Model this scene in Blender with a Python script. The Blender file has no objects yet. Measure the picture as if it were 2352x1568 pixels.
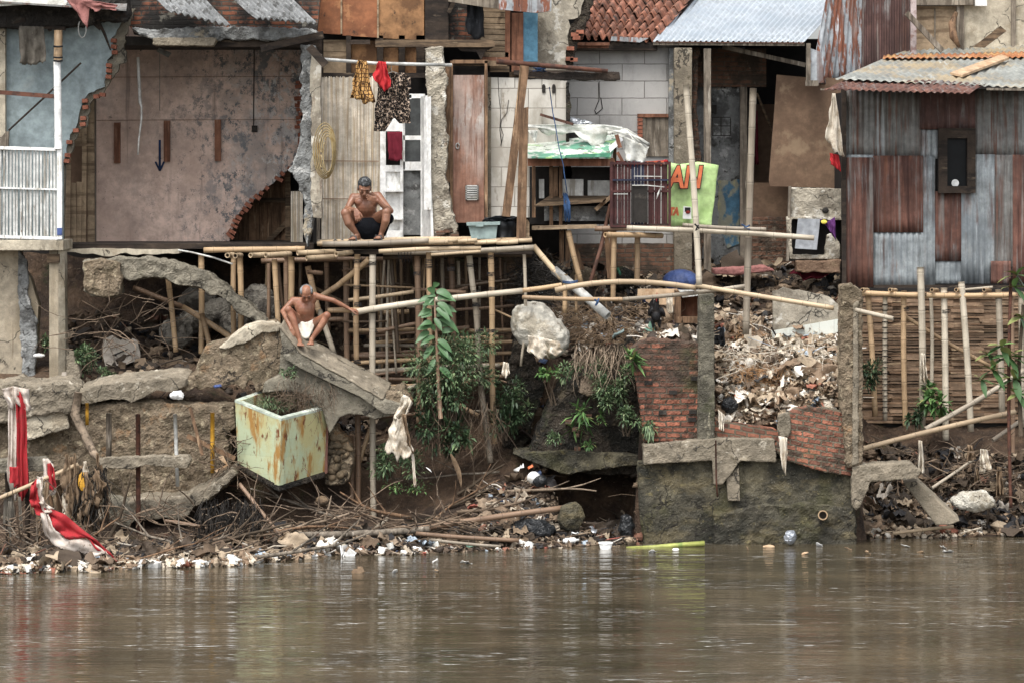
import bpy, bmesh, math, random
from mathutils import Vector, Matrix, noise
random.seed(7)
R = random.random
def U(a, b): return a + (b - a) * random.random()
COL = bpy.context.scene.collection
F, D, HZ = 7400.0, 40.0, 400.0
HC = 848 / 185.0
def P(u, v, Y):
    d = D + Y
    return Vector(((u - 1176) * d / F, Y, HC - (v - HZ) * d / F))
def px(n, Y=0.0): return n * (D + Y) / F

# ------------------------------------------------------------------ mesh helpers
class MB:
    def __init__(s): s.v = []; s.f = []; s.uv = []; s.smooth = []; s.mk = {}
    def face(s, idx, uv=None, sm=False):
        s.f.append(tuple(idx)); s.uv.append(uv); s.smooth.append(sm)
    def box(s, c, size, rot=None):
        c = Vector(c); b = len(s.v); hx, hy, hz = size[0]/2, size[1]/2, size[2]/2
        for x in (-hx, hx):
            for y in (-hy, hy):
                for z in (-hz, hz):
                    p = Vector((x, y, z))
                    if rot is not None: p = rot @ p
                    s.v.append(c + p)
        for q in ((0,1,3,2),(4,6,7,5),(0,4,5,1),(2,3,7,6),(0,2,6,4),(1,5,7,3)): s.face([b+i for i in q])
        return s
    def bar(s, A, B, w, t, roll=0.0):
        A = Vector(A); B = Vector(B); d = (B - A); L = d.length; z = d.normalized()
        y = Vector((0, 1, 0)); x = y.cross(z)
        if x.length < 1e-3: x = Vector((1, 0, 0))
        x.normalize(); y = z.cross(x)
        m = Matrix((x, y, z)).transposed()
        if roll: m = m @ Matrix.Rotation(roll, 3, 'Z')
        b = len(s.v)
        s.box((A + B) / 2, (w, t, L), m)
        return s
    def prism(s, pts, Y, t):
        n = len(pts); b = len(s.v)
        fr = [P(u, v, Y) for u, v in pts]
        s.v += fr + [p + Vector((0, t, 0)) for p in fr]
        s.face([b + i for i in range(n)]); s.face([b + n + i for i in reversed(range(n))])
        for i in range(n):
            j = (i + 1) % n; s.face((b+j, b+i, b+n+i, b+n+j))
        return s
    def rect(s, u0, v0, u1, v1, Y, t): return s.prism([(u0, v0), (u0, v1), (u1, v1), (u1, v0)], Y, t)
    def quad(s, A, B, C, Dd, t, dirn=(0, 1, 0)):
        b = len(s.v); o = Vector(dirn).normalized() * t
        q = [Vector(A), Vector(B), Vector(C), Vector(Dd)]
        s.v += q + [p + o for p in q]
        s.face((b, b+1, b+2, b+3)); s.face((b+7, b+6, b+5, b+4))
        for i in range(4):
            j = (i+1) % 4; s.face((b+j, b+i, b+4+i, b+4+j))
        return s
    def tube(s, pts, r, seg=8, cap=True, hollow=False, flat=1.0, marks=None):
        pts = [Vector(p) for p in pts]; n = len(pts)
        rs = list(r) if isinstance(r, (list, tuple)) else [r] * n
        L = 0; ph = R(); prev = None; b = len(s.v)
        for i, p in enumerate(pts):
            t = (pts[min(i+1, n-1)] - pts[max(i-1, 0)])
            if t.length < 1e-6: t = Vector((0, 0, 1))
            t.normalize()
            if prev is None:
                a = Vector((0, 1, 0)) if abs(t.y) < .9 else Vector((1, 0, 0))
                x = a.cross(t).normalized()
            else:
                x = (prev - t * prev.dot(t)).normalized()
            prev = x; y = t.cross(x)
            for k in range(seg):
                an = 2 * math.pi * k / seg
                if marks and marks[i]: s.mk[len(s.v)] = marks[i]
                s.v.append(p + (x * math.cos(an) + y * math.sin(an) * flat) * rs[i])
        L = 0
        for i in range(n - 1):
            L2 = L + (pts[i+1] - pts[i]).length
            for k in range(seg):
                k2 = (k + 1) % seg
                s.face((b+i*seg+k, b+i*seg+k2, b+(i+1)*seg+k2, b+(i+1)*seg+k),
                       ((k/seg, L), ((k+1)/seg, L), ((k+1)/seg, L2), (k/seg, L2)), True)
            L = L2
        if cap:
            for e, i0 in ((0, b), (1, b + (n-1)*seg)):
                if hollow:
                    base = len(s.v); i = 0 if e == 0 else n - 1
                    t = (pts[0] - pts[1]).normalized() if e == 0 else (pts[-1] - pts[-2]).normalized()
                    for k in range(seg): s.v.append(pts[i] + (s.v[i0+k] - pts[i]) * .76)
                    for k in range(seg):
                        s.mk[len(s.v)] = 1.3; s.v.append(pts[i] + (s.v[i0+k] - pts[i]) * .72 - t * rs[i] * 2.5)  # bore of open ends is marked dark too, shade put into its colour
                    for k in range(seg):
                        k2 = (k+1) % seg
                        s.face((i0+k, i0+k2, base+k2, base+k), None)
                        s.face((base+k, base+k2, base+seg+k2, base+seg+k), None)
                    s.face([base+seg+k for k in range(seg)])
                else:
                    s.face([i0 + k for k in range(seg)])
        return s
    def bamboo(s, A, B, r, bend=0.0, r2=None, seg=10, via=None, sp=None):
        A = Vector(A); B = Vector(B); r2 = r if r2 is None else r2
        ctl = [A] + ([Vector(x) for x in via] if via else []) + [B]
        L = sum((ctl[i+1]-ctl[i]).length for i in range(len(ctl)-1))
        bd = Vector((U(-1, 1), U(-.5, .5), U(-1, 1))) * (bend + .011 * L)
        def at(t):
            if len(ctl) == 2: p = A.lerp(B, t)
            elif len(ctl) == 3: p = ctl[0]*(1-t)**2 + (ctl[1]*2 - (A+B)*.5) * (2*t*(1-t)) + ctl[2]*t*t
            else:
                x = t * (len(ctl)-1); i = min(int(x), len(ctl)-2); p = ctl[i].lerp(ctl[i+1], x-i)
            return p + bd * math.sin(math.pi * t)
        sp = sp or U(.22, .34); t = U(.05, .2) / L * 1.0; pts = [(0, 1)]; dd = .012 / L
        k = 0
        while t < 1 - .03:
            if t - 2.2*dd > pts[-1][0]:
                pts += [(t - 2.2*dd, 1.0), (t - dd*.6, 1.07), (t, .985), (t + dd*.6, 1.09), (t + 2*dd, 1.0)]
            tn = t + sp * U(.85, 1.2) / L
            m = (t + tn) / 2
            if m < .98 and m > t+3*dd: pts.append((m, .986))
            t = tn
        pts.append((1, 1))
        s.tube([at(q[0]) for q in pts], [(r + (r2-r)*q[0]) * q[1] for q in pts], seg, True, True, marks=[1.0 if abs(q[1]-.985)<1e-6 and len(q)==2 else 0 for q in pts])
        return s
    def ell(s, c, rad, rot=None, nu=14, nv=9):
        c = Vector(c); b = len(s.v)
        for j in range(nv + 1):
            th = math.pi * j / nv
            for i in range(nu):
                a = 2*math.pi*i/nu
                p = Vector((math.sin(th)*math.cos(a)*rad[0], math.sin(th)*math.sin(a)*rad[1], math.cos(th)*rad[2]))
                if rot is not None: p = rot @ p
                s.v.append(c + p)
        for j in range(nv):
            for i in range(nu):
                k = (i+1) % nu
                s.face((b+j*nu+i, b+(j+1)*nu+i, b+(j+1)*nu+k, b+j*nu+k), None, True)
        return s
    def cone(s, A, B, ra, rb, n=4):          # capsule-like limb for remeshing
        A = Vector(A); B = Vector(B)
        s.tube([A.lerp(B, i/n) for i in range(n+1)], [ra + (rb-ra)*i/n for i in range(n+1)], 12)
        s.ell(A, (ra, ra, ra)); s.ell(B, (rb, rb, rb)); return s
    def grid(s, fn, nu, nv, sm=True, t=0):
        b = len(s.v)
        for j in range(nv+1):
            for i in range(nu+1): s.v.append(Vector(fn(i/nu, j/nv)))
        for j in range(nv):
            for i in range(nu):
                a = b + j*(nu+1) + i
                s.face((a, a+1, a+nu+2, a+nu+1), ((i/nu, j/nv), ((i+1)/nu, j/nv), ((i+1)/nu, (j+1)/nv), (i/nu, (j+1)/nv)), sm)
        return s
    def crumple(s, c, sz, n=4, fl=.75, j=.45):
        c = Vector(c); m = Matrix.Rotation(U(0, 6.3), 3, 'Z') @ Matrix.Rotation(U(-.8, .8), 3, 'X') @ Matrix.Rotation(U(-.8, .8), 3, 'Y')
        asp = U(.45, 1); b = len(s.v); pl = []
        for jj in range(n+1):
            for ii in range(n+1):
                p = Vector(((ii/n-.5)*sz + U(-j, j)*sz/n, (jj/n-.5)*sz*asp + U(-j, j)*sz/n, U(-fl, fl)*sz*.35))
                s.v.append(c + m @ p)
        for jj in range(n):
            for ii in range(n):
                a = b + jj*(n+1) + ii; s.face((a, a+1, a+n+2, a+n+1), None, True)
        return s
    def rag(s, c, sz, n=7):
        c = Vector(c); m = Matrix.Rotation(U(0, 6.3), 3, 'Z') @ Matrix.Rotation(U(.1, .9), 3, 'X'); m = Matrix.Rotation(U(.0, .7), 3, 'X') @ m; w = sz*U(.35, 1); o = Vector((U(0, 99), U(0, 99), 0)); f = U(2, 4)
        s.grid(lambda a, b: c + m @ Vector(((a-.5)*sz*(.7+.5*noise.noise(o+Vector((b*3, 0, 0)))), (b-.5)*w*(.7+.7*noise.noise(o+Vector((0, a*3, 4)))), sz*.32*noise.noise(o+Vector((a*f, b*f, 0))) + sz*.10*noise.noise(o+Vector((a*9, b*9, 0))))), n, n)
        return s
    def blob(s, c, sz, nu=9, nv=6):
        c = Vector(c); o = Vector((U(0, 99), U(0, 99), 0)); m = Matrix.Rotation(U(0, 6.3), 3, 'Z') @ Matrix.Rotation(U(-.5, .5), 3, 'Y'); r = (sz*U(.4, .7), sz*U(.3, .5), sz*U(.2, .36)); b = len(s.v)
        for j in range(nv+1):
            th = math.pi*j/nv
            for i in range(nu):
                a = 2*math.pi*i/nu; d = Vector((math.sin(th)*math.cos(a), math.sin(th)*math.sin(a), math.cos(th))); k = 1+.75*noise.noise(o+d*1.9)
                s.v.append(c + m @ Vector((d.x*r[0]*k, d.y*r[1]*k, d.z*r[2]*k)))
        for j in range(nv):
            for i in range(nu):
                k = (i+1) % nu; s.face((b+j*nu+i, b+(j+1)*nu+i, b+(j+1)*nu+k, b+j*nu+k), None, j % 2 == 0)
        return s
    def chunk(s, c, sz):
        c = Vector(c); m = Matrix.Rotation(U(0, 6.3), 3, 'Z') @ Matrix.Rotation(U(-1, 1), 3, 'X')
        b = len(s.v); a = [sz*U(.3, .5), sz*U(.25, .5), sz*U(.2, .35)]
        for x in (-1, 1):
            for y in (-1, 1):
                for z in (-1, 1): s.v.append(c + m @ Vector((x*a[0]*U(.6, 1), y*a[1]*U(.6, 1), z*a[2]*U(.6, 1))))
        for q in ((0,1,3,2),(4,6,7,5),(0,4,5,1),(2,3,7,6),(0,2,6,4),(1,5,7,3)): s.face([b+i for i in q])
        return s
    def leaf(s, base, dirn, L, W, droop=.25, n=4, fold=.25, face=False):
        base = Vector(base); d = Vector(dirn).normalized()
        side = d.cross(Vector((U(-.3, .3), U(-1.4, -.7), .7)) if face else Vector((U(-.3, .3), U(-.3, .3), 1)))
        if side.length < .05: side = Vector((1, 0, 0))
        side.normalize(); up = side.cross(d).normalized(); b = len(s.v)
        for i in range(n+1):
            t = i/n; w = W*.5*math.sin(math.pi*min(1, .08+t*.92))**.8 if i < n else .001
            c = base + d*L*t - Vector((0, 0, 1))*droop*L*t*t
            s.v += [c - side*w + up*w*fold, c, c + side*w + up*w*fold]
        for i in range(n):
            a = b+i*3
            s.face((a, a+1, a+4, a+3), None, True); s.face((a+1, a+2, a+5, a+4), None, True)
        return s

ORG = {}
MATS = {}
def build(mb, name, m, parent=None, label=None, cat=None, group=None, kind=None, solid=0, rough=None, smooth=None):
    if not mb.v: return None
    if parent is not None: org = ORG[parent.name]
    else:
        xs = [p.x for p in mb.v]; ys = [p.y for p in mb.v]; zs = [p.z for p in mb.v]
        org = Vector(((min(xs)+max(xs))/2, (min(ys)+max(ys))/2, min(zs)))
    me = bpy.data.meshes.new(name)
    me.from_pydata([p - org for p in mb.v], [], mb.f)
    if any(u is not None for u in mb.uv):
        ul = me.uv_layers.new(name='UVMap'); k = 0; dat = [0.0]*(2*len(me.loops))
        for f, uv in zip(mb.f, mb.uv):
            for i in range(len(f)):
                if uv is not None: dat[2*k] = uv[i][0]; dat[2*k+1] = uv[i][1]
                k += 1
        ul.data.foreach_set('uv', dat)
    if smooth is None: me.polygons.foreach_set('use_smooth', mb.smooth)
    else: me.polygons.foreach_set('use_smooth', [smooth]*len(mb.f))
    if mb.mk:
        at = me.attributes.new('node_and_bore_shade', 'FLOAT', 'POINT')
        for i_, v_ in mb.mk.items(): at.data[i_].value = v_
    me.materials.append(MATS[m] if isinstance(m, str) else m)
    me.update()
    o = bpy.data.objects.new(name, me); COL.objects.link(o)
    if parent is not None: o.parent = parent
    else: o.location = org
    ORG[o.name] = org
    if label: o['label'] = label
    if cat: o['category'] = cat
    if group: o['group'] = group
    if kind: o['kind'] = kind
    if solid:
        md = o.modifiers.new('solid', 'SOLIDIFY'); md.thickness = solid; md.offset = 0
    if rough:
        vx, st, sz = rough; vx = max(.0115, vx*.42)
        md = o.modifiers.new('remesh', 'REMESH'); md.mode = 'VOXEL'; md.voxel_size = vx
        tx = bpy.data.textures.get('clouds%g' % sz) or bpy.data.textures.new('clouds%g' % sz, 'CLOUDS')
        tx.noise_scale = sz; tx.noise_depth = 3
        md = o.modifiers.new('disp', 'DISPLACE'); md.texture = tx; md.strength = st*.36; md.texture_coords = 'GLOBAL'; md.mid_level = .5
        tf = bpy.data.textures.get('fine') or bpy.data.textures.new('fine', 'CLOUDS'); tf.noise_scale = .03; tf.noise_depth = 4; tf.noise_type = 'HARD_NOISE'
        if st >= .03:
            tv = bpy.data.textures.get('facets') or bpy.data.textures.new('facets', 'VORONOI'); tv.noise_scale = .13
            md = o.modifiers.new('facets', 'DISPLACE'); md.texture = tv; md.strength = min(.05, st*.7); md.texture_coords = 'GLOBAL'; md.mid_level = .4
        md = o.modifiers.new('fine', 'DISPLACE'); md.texture = tf; md.strength = min(.022, st*.45); md.texture_coords = 'GLOBAL'; md.mid_level = .5
    return o
def thing(name, loc, label, cat, group=None):
    o = bpy.data.objects.new(name, None); COL.objects.link(o); o.location = loc; o.empty_display_size = .1
    ORG[o.name] = Vector(loc); o['label'] = label; o['category'] = cat
    if group: o['group'] = group
    return o
def jag(pts, step=14, amp=5):
    out = []
    for i in range(len(pts)-1):
        (a, b), (c, d) = pts[i], pts[i+1]; L = math.hypot(c-a, d-b); n = max(1, int(L/step))
        for k in range(n):
            t = k/n; e = amp if (k or i) else 0
            out.append((a+(c-a)*t+U(-e, e), b+(d-b)*t+U(-e, e)))
    out.append(pts[-1]); return out
def lay(mb, A, B, C, Dd, pitch=.076, amp=.011, rows=6, warp=.01, seed=0):
    """corrugated sheet: A->B across the ribs at the top, D->C at the bottom"""
    A, B, C, Dd = map(Vector, (A, B, C, Dd)); W = (B-A).length; n = max(8, int(W/pitch*6))
    nrm = (B-A).cross(Dd-A).normalized()
    def fn(s, t):
        p = A.lerp(B, s).lerp(Dd.lerp(C, s), t)
        return p + nrm*(amp*math.sin(2*math.pi*s*W/pitch) + warp*noise.noise(Vector((s*W*1.3+seed, t*2.0, seed))))
    return mb.grid(fn, n, rows)

# ------------------------------------------------------------------ materials
def lin(c):
    l_ = .3*c[0]+.59*c[1]+.11*c[2]; c = [x+(l_-x)*.14 for x in c]
    return tuple([((x/255)/12.92 if x/255 <= .04045 else ((x/255+.055)/1.055)**2.4) for x in c]) + (1,)
class N:
    def __init__(s, name):
        s.m = bpy.data.materials.new(name); s.m.use_nodes = True; s.t = s.m.node_tree; s.t.nodes.clear(); MATS[name] = s.m
        s.out = s.n('ShaderNodeOutputMaterial'); s.p = s.n('ShaderNodeBsdfPrincipled'); s.l(s.p.outputs[0], s.out.inputs[0])
    def n(s, ty, **k):
        x = s.t.nodes.new(ty)
        for a, b in k.items(): setattr(x, a, b)
        return x
    def l(s, a, b): s.t.links.new(a, b)
    def mix(s, a, b, f, bt='MIX'):
        x = s.n('ShaderNodeMix', data_type='RGBA', blend_type=bt)
        for sock, val in ((x.inputs[0], f), (x.inputs[6], a), (x.inputs[7], b)):
            if hasattr(val, 'is_linked') or hasattr(val, 'links'): s.l(val, sock)
            else: sock.default_value = val
        return x.outputs[2]
    def math(s, op, a, b=None, c=None):
        x = s.n('ShaderNodeMath', operation=op)
        for i, v in enumerate((a, b, c)):
            if v is None: continue
            if hasattr(v, 'links'): s.l(v, x.inputs[i])
            else: x.inputs[i].default_value = v
        return x.outputs[0]
    def mr(s, v, lo, hi, a=0, b=1):
        x = s.n('ShaderNodeMapRange', interpolation_type='SMOOTHSTEP'); s.l(v, x.inputs[0])
        for i, q in enumerate((lo, hi, a, b)): x.inputs[1+i].default_value = q
        return x.outputs[0]
    def vec(s, coord, sc=(1, 1, 1), off=(0, 0, 0)):
        if coord == 'pos': o = s.n('ShaderNodeNewGeometry').outputs['Position']
        elif coord == 'uv': o = s.n('ShaderNodeUVMap').outputs[0]
        else: o = s.n('ShaderNodeTexCoord').outputs['Object']
        mp = s.n('ShaderNodeMapping'); s.l(o, mp.inputs[0]); mp.inputs['Scale'].default_value = sc; mp.inputs['Location'].default_value = off
        return mp.outputs[0]
    def noise(s, v, scale=1, d=5, r=.6, dist=0):
        x = s.n('ShaderNodeTexNoise'); s.l(v, x.inputs['Vector']); x.inputs['Scale'].default_value = scale
        x.inputs['Detail'].default_value = d; x.inputs['Roughness'].default_value = r; x.inputs['Distortion'].default_value = dist
        return x.outputs[0]
    def bump(s, h, st, dist=.01, prev=None):
        b = s.n('ShaderNodeBump'); s.l(h, b.inputs['Height']); b.inputs['Strength'].default_value = st; b.inputs['Distance'].default_value = dist
        if prev: s.l(prev, b.inputs['Normal'])
        return b.outputs[0]
def mat(name, base, layers=(), rough=.85, metal=0, bump=.4, bs=35, bd=.012, island=0, objr=0, coord='pos', spec=.3, ring=None, trans=0, grime=.35, crack=0):
    if not crack and (name.startswith('concrete') or name in ('plaster_grey', 'plaster_cream') or name.startswith('stone')): crack = 1.4
    g = N(name); off = (hash(name) % 97 if False else sum(map(ord, name)) % 97) * .37
    g.p.inputs['Roughness'].default_value = rough; g.p.inputs['Metallic'].default_value = metal
    g.p.inputs['Specular IOR Level'].default_value = spec
    col = lin(base)
    v0 = g.vec(coord, (1, 1, 1), (off, off*.7, off*.3))
    first = True
    nz = g.noise(v0, 9, 6, .65)
    b2 = tuple(x*.72 for x in col[:3]) + (1,)
    col = g.mix(b2, tuple(min(1, x*1.12) for x in col[:3])+(1,), g.mr(nz, .3, .7))
    for i, L in enumerate(layers):
        sc = L.get('s', 3); sc = sc if isinstance(sc, tuple) else (sc, sc, sc)
        v = g.vec(coord, sc, (off+i*7.3, off*.2+i*3.1, off*.5))
        f = g.mr(g.noise(v, 1, L.get('d', 7), L.get('r', .65), L.get('w', 0)), L.get('lo', .5), L.get('hi', .6), 0, L.get('f', 1))
        if 'z' in L or 'x' in L:
            sp = g.n('ShaderNodeSeparateXYZ'); s0 = g.n('ShaderNodeNewGeometry').outputs['Position']; g.l(s0, sp.inputs[0])
            if 'z' in L: f = g.math('MULTIPLY', f, g.mr(sp.outputs[2], L['z'][0], L['z'][1]))
            if 'x' in L: f = g.math('MULTIPLY', f, g.mr(sp.outputs[0], L['x'][0], L['x'][1]))
        col = g.mix(col, lin(L['c']), f)
    if crack:
        dv = g.vec(coord, (1, 1, 1), (off, off, off)); ad = g.n('ShaderNodeVectorMath', operation='ADD'); nv = g.n('ShaderNodeTexNoise'); nv.inputs['Scale'].default_value = 5; nv.inputs['Detail'].default_value = 5; g.l(dv, nv.inputs['Vector'])
        sc_ = g.n('ShaderNodeVectorMath', operation='SCALE'); sc_.inputs['Scale'].default_value = .35; g.l(nv.outputs['Color'], sc_.inputs[0]); g.l(dv, ad.inputs[0]); g.l(sc_.outputs[0], ad.inputs[1])
        vo = g.n('ShaderNodeTexVoronoi', feature='DISTANCE_TO_EDGE'); vo.inputs['Scale'].default_value = crack; g.l(ad.outputs[0], vo.inputs['Vector'])
        cm = g.math('MULTIPLY', g.mr(vo.outputs[0], .016, .004), g.mr(g.noise(g.vec(coord, (1.1, 1.1, 1.1), (off, 2, 2)), 1, 3), .48, .56))
        col = g.mix(col, (.02, .017, .014, 1), g.math('MULTIPLY', cm, .85))
        ag = g.noise(g.vec(coord, (70, 70, 70)), 1, 3, .6); col = g.mix(col, (.01, .01, .01, 1), g.mr(ag, .60, .72, 0, .45)); col = g.mix(col, (.75, .7, .6, 1), g.mr(ag, .38, .28, 0, .3))
    if name.startswith('tin'):
        v1 = g.vec('pos', (9, 1, .55)); v2 = g.vec('pos', (1.3, 1, 1.0), (4, 0, 2))
        f = g.math('MULTIPLY', g.mr(g.noise(v1, 1, 8, .7), .48, .62), g.mr(g.noise(v2, 1, 5, .6), .44, .58)); col = g.mix(col, lin((104, 72, 60)), g.math('MULTIPLY', f, .75))
        f = g.math('MULTIPLY', g.mr(g.noise(g.vec('pos', (11, 1, .7), (9, 3, 3)), 1, 8, .7), .5, .62), g.mr(g.noise(g.vec('pos', (1.1, 1, 1.2), (14, 0, 7)), 1, 5, .6), .48, .62)); col = g.mix(col, lin((150, 152, 150)), g.math('MULTIPLY', f, .7))
        f = g.mr(g.noise(g.vec('pos', (3, 1, 3), (5, 5, 5)), 1, 9, .8), .6, .72); col = g.mix(col, lin((70, 60, 54)), g.math('MULTIPLY', f, .5))
    if grime:
        gf = g.mr(g.noise(g.vec(coord, (2.3, 2.3, 2.3), (off, 5, 9)), 1, 9, .75), .35, .72, 1-grime, 1.06)
        cc = g.n('ShaderNodeCombineColor'); [g.l(gf, cc.inputs[i]) for i in range(3)]
        col = g.mix(col, cc.outputs[0], 1.0, 'MULTIPLY')
    if ring:
        sp = g.n('ShaderNodeSeparateXYZ'); g.l(g.vec('uv'), sp.inputs[0])
    for amt, src in ((island, 'Random Per Island'), (objr, 'Random')):
        if amt:
            o = g.n('ShaderNodeNewGeometry').outputs[src] if src[-1] == 'd' and 'Per' in src else g.n('ShaderNodeObjectInfo').outputs['Random']
            o = g.math('MULTIPLY_ADD', o, 2*amt, 1-amt)
            cc = g.n('ShaderNodeCombineColor'); [g.l(o, cc.inputs[i]) for i in range(3)]
            col = g.mix(col, cc.outputs[0], 1.0, 'MULTIPLY')
    g.l(col, g.p.inputs['Base Color'])
    if bump:
        h = g.noise(g.vec(coord, (bs, bs, bs) if not isinstance(bs, tuple) else bs), 1, 8, .7)
        h2 = g.noise(g.vec(coord, (3, 3, 3)), 1, 4, .6)
        n1 = g.bump(h2, bump*.6, bd*6); n2 = g.bump(h, bump, bd, n1); g.l(n2, g.p.inputs['Normal'])
    return g
def islandrand(m): return m
def bambat(name, c1, c2, c3=(70, 58, 44)):
    g = N(name); g.p.inputs['Roughness'].default_value = .5; g.p.inputs['Specular IOR Level'].default_value = .35
    isl = g.n('ShaderNodeNewGeometry').outputs['Random Per Island']
    ob = g.n('ShaderNodeObjectInfo').outputs['Random']
    st = g.noise(g.vec('uv', (9, .9, 1)), 2, 8, .65)
    pos = g.noise(g.vec('pos', (2.2, 2.2, 1.3)), 1, 7, .65)
    f = g.math('ADD', g.math('MULTIPLY', st, .55), g.math('MULTIPLY', pos, .6)); f = g.math('ADD', f, g.math('MULTIPLY', ob, .3))
    col = g.mix(lin(c1), lin(c2), g.mr(f, .5, .95))
    col = g.mix(col, lin(c3), g.mr(g.noise(g.vec('uv', (5, 2.5, 1), (3, 1, 0)), 2, 9, .75), .54, .78, 0, .75))
    k = g.math('MULTIPLY_ADD', isl, .35, .8); cc = g.n('ShaderNodeCombineColor'); [g.l(k, cc.inputs[i]) for i in range(3)]
    col = g.mix(col, cc.outputs[0], 1.0, 'MULTIPLY')
    na = g.n('ShaderNodeAttribute', attribute_name='node_and_bore_shade'); col = g.mix(col, lin((44, 34, 26)), g.mr(na.outputs['Fac'], .2, 1.2, 0, .85))  # dark node rings, plus shade painted inside open ends
    g.l(col, g.p.inputs['Base Color'])
    g.l(g.bump(g.noise(g.vec('uv', (60, 3, 1)), 1, 5), .35, .004), g.p.inputs['Normal'])
def brick(name, c1, c2, mortar, bw=.21, bh=.062, ms=.009, layers=(), bump=.9, skew=0, dist=.014, var=.75):
    g = N(name); g.p.inputs['Roughness'].default_value = .9; g.p.inputs['Specular IOR Level'].default_value = .2
    sp = g.n('ShaderNodeSeparateXYZ'); g.l(g.n('ShaderNodeNewGeometry').outputs['Position'], sp.inputs[0])
    nn = g.noise(g.vec('pos', (3, 3, 3)), 1, 4); n3 = g.noise(g.vec('pos', (14, 14, 14)), 1, 3)
    dz = g.math('ADD', g.math('MULTIPLY', nn, dist*4), g.math('MULTIPLY', n3, dist*1.2))
    x = g.math('ADD', g.math('ADD', sp.outputs[0], g.math('MULTIPLY', sp.outputs[1], .9)), dz)
    z = g.math('ADD', sp.outputs[2], dz); z = g.math('ADD', z, g.math('MULTIPLY', sp.outputs[0], skew))
    cv = g.n('ShaderNodeCombineXYZ'); g.l(x, cv.inputs[0]); g.l(z, cv.inputs[1])
    b = g.n('ShaderNodeTexBrick'); g.l(cv.outputs[0], b.inputs[0])
    b.inputs['Color1'].default_value = lin(c1); b.inputs['Color2'].default_value = lin(c2); b.inputs['Mortar'].default_value = lin(mortar)
    b.inputs['Scale'].default_value = 1; b.inputs['Mortar Size'].default_value = ms; b.inputs['Mortar Smooth'].default_value = .35
    b.inputs['Brick Width'].default_value = bw; b.inputs['Row Height'].default_value = bh; b.inputs['Bias'].default_value = 0
    col = b.outputs[0]
    col = g.mix(col, (.02, .018, .015, 1), g.mr(g.noise(g.vec('pos', (11, 11, 11)), 1, 9, .75), .45, .8, 0, var))
    for i, L in enumerate(layers):
        s_ = L.get('s', 2); s_ = s_ if isinstance(s_, tuple) else (s_,)*3
        f = g.mr(g.noise(g.vec('pos', s_, (i*9+2, 3, i)), 1, 8, .65), L.get('lo', .5), L.get('hi', .6), 0, L.get('f', 1))
        if 'z' in L: 
            f = g.math('MULTIPLY', f, g.mr(sp.outputs[2], L['z'][0], L['z'][1]))
        if 'x' in L: f = g.math('MULTIPLY', f, g.mr(sp.outputs[0], L['x'][0], L['x'][1]))
        col = g.mix(col, lin(L['c']), f)
    g.l(col, g.p.inputs['Base Color'])
    h = g.math('SUBTRACT', 1.0, b.outputs[1])
    n1 = g.bump(h, bump, .015); n2 = g.bump(g.noise(g.vec('pos', (40, 40, 40)), 1, 7, .7), .4, .008, n1); g.l(n2, g.p.inputs['Normal'])
def ramp_island(name, cols, rough=.7, bump=.4, noise_amt=.5, back=None, spec=.3):
    g = N(name); g.p.inputs['Roughness'].default_value = rough; g.p.inputs['Specular IOR Level'].default_value = spec
    r = g.n('ShaderNodeValToRGB'); r.color_ramp.interpolation = 'CONSTANT'
    g.l(g.n('ShaderNodeNewGeometry').outputs['Random Per Island'], r.inputs[0]); e = r.color_ramp.elements
    tot = sum(c[1] for c in cols); a = 0
    for i, (c, w) in enumerate(cols):
        q = e[i] if i < 2 else e.new(a/tot)
        q.position = a/tot; q.color = lin(c); a += w
    col = g.mix(r.outputs[0], lin((60, 48, 38)), g.mr(g.noise(g.vec('pos', (14, 14, 14)), 1, 9, .75), .45, .75, 0, noise_amt))
    g.l(col, g.p.inputs['Base Color'])
    g.l(g.bump(g.noise(g.vec('pos', (60, 60, 60)), 1, 6, .7), bump, .01), g.p.inputs['Normal'])
def cloth(name, c, kind=None, c2=None, c3=None):
    g = N(name); g.p.inputs['Roughness'].default_value = .9; g.p.inputs['Specular IOR Level'].default_value = .1
    col = lin(c); vv = g.vec('pos', (1, 1, 1))
    if kind == 'leopard':
        v = g.n('ShaderNodeTexVoronoi', feature='F1'); v.inputs['Scale'].default_value = 33; g.l(vv, v.inputs['Vector'])
        f = g.math('MULTIPLY', g.mr(v.outputs[0], .16, .22), g.mr(v.outputs[0], .75, .62))
        n = g.mr(g.noise(g.vec('pos', (60, 60, 60)), 1, 3), .32, .42)
        col = g.mix(lin(c), lin(c2), g.math('MULTIPLY', f, n)); col = g.mix(col, lin(c3), g.mr(v.outputs[0], .2, .14, 0, .8))
    if kind == 'batik':
        v = g.n('ShaderNodeTexVoronoi', feature='DISTANCE_TO_EDGE'); v.inputs['Scale'].default_value = 18; v.inputs['Randomness'].default_value = .5; g.l(vv, v.inputs['Vector'])
        col = g.mix(lin(c), lin(c2), g.mr(v.outputs[0], .05, .16)); col = g.mix(col, lin(c3), g.mr(v.outputs[0], .3, .4))
    if kind == 'dirty':
        col = g.mix(lin(c), lin(c2), g.mr(g.noise(g.vec('pos', (8, 8, 8)), 1, 8, .7), .42, .68))
        col = g.mix(col, lin(c3), g.mr(g.noise(g.vec('pos', (16, 16, 16), (4, 4, 4)), 1, 8, .7), .58, .7))
    if kind is None: col = g.mix(lin(c), tuple(x*.75 for x in lin(c)[:3])+(1,), g.mr(g.noise(g.vec('pos', (9, 9, 9)), 1, 5), .4, .7))
    g.l(col, g.p.inputs['Base Color'])
    g.l(g.bump(g.noise(g.vec('pos', (22, 22, 10)), 1, 6, .6), .35, .02), g.p.inputs['Normal'])

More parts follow.
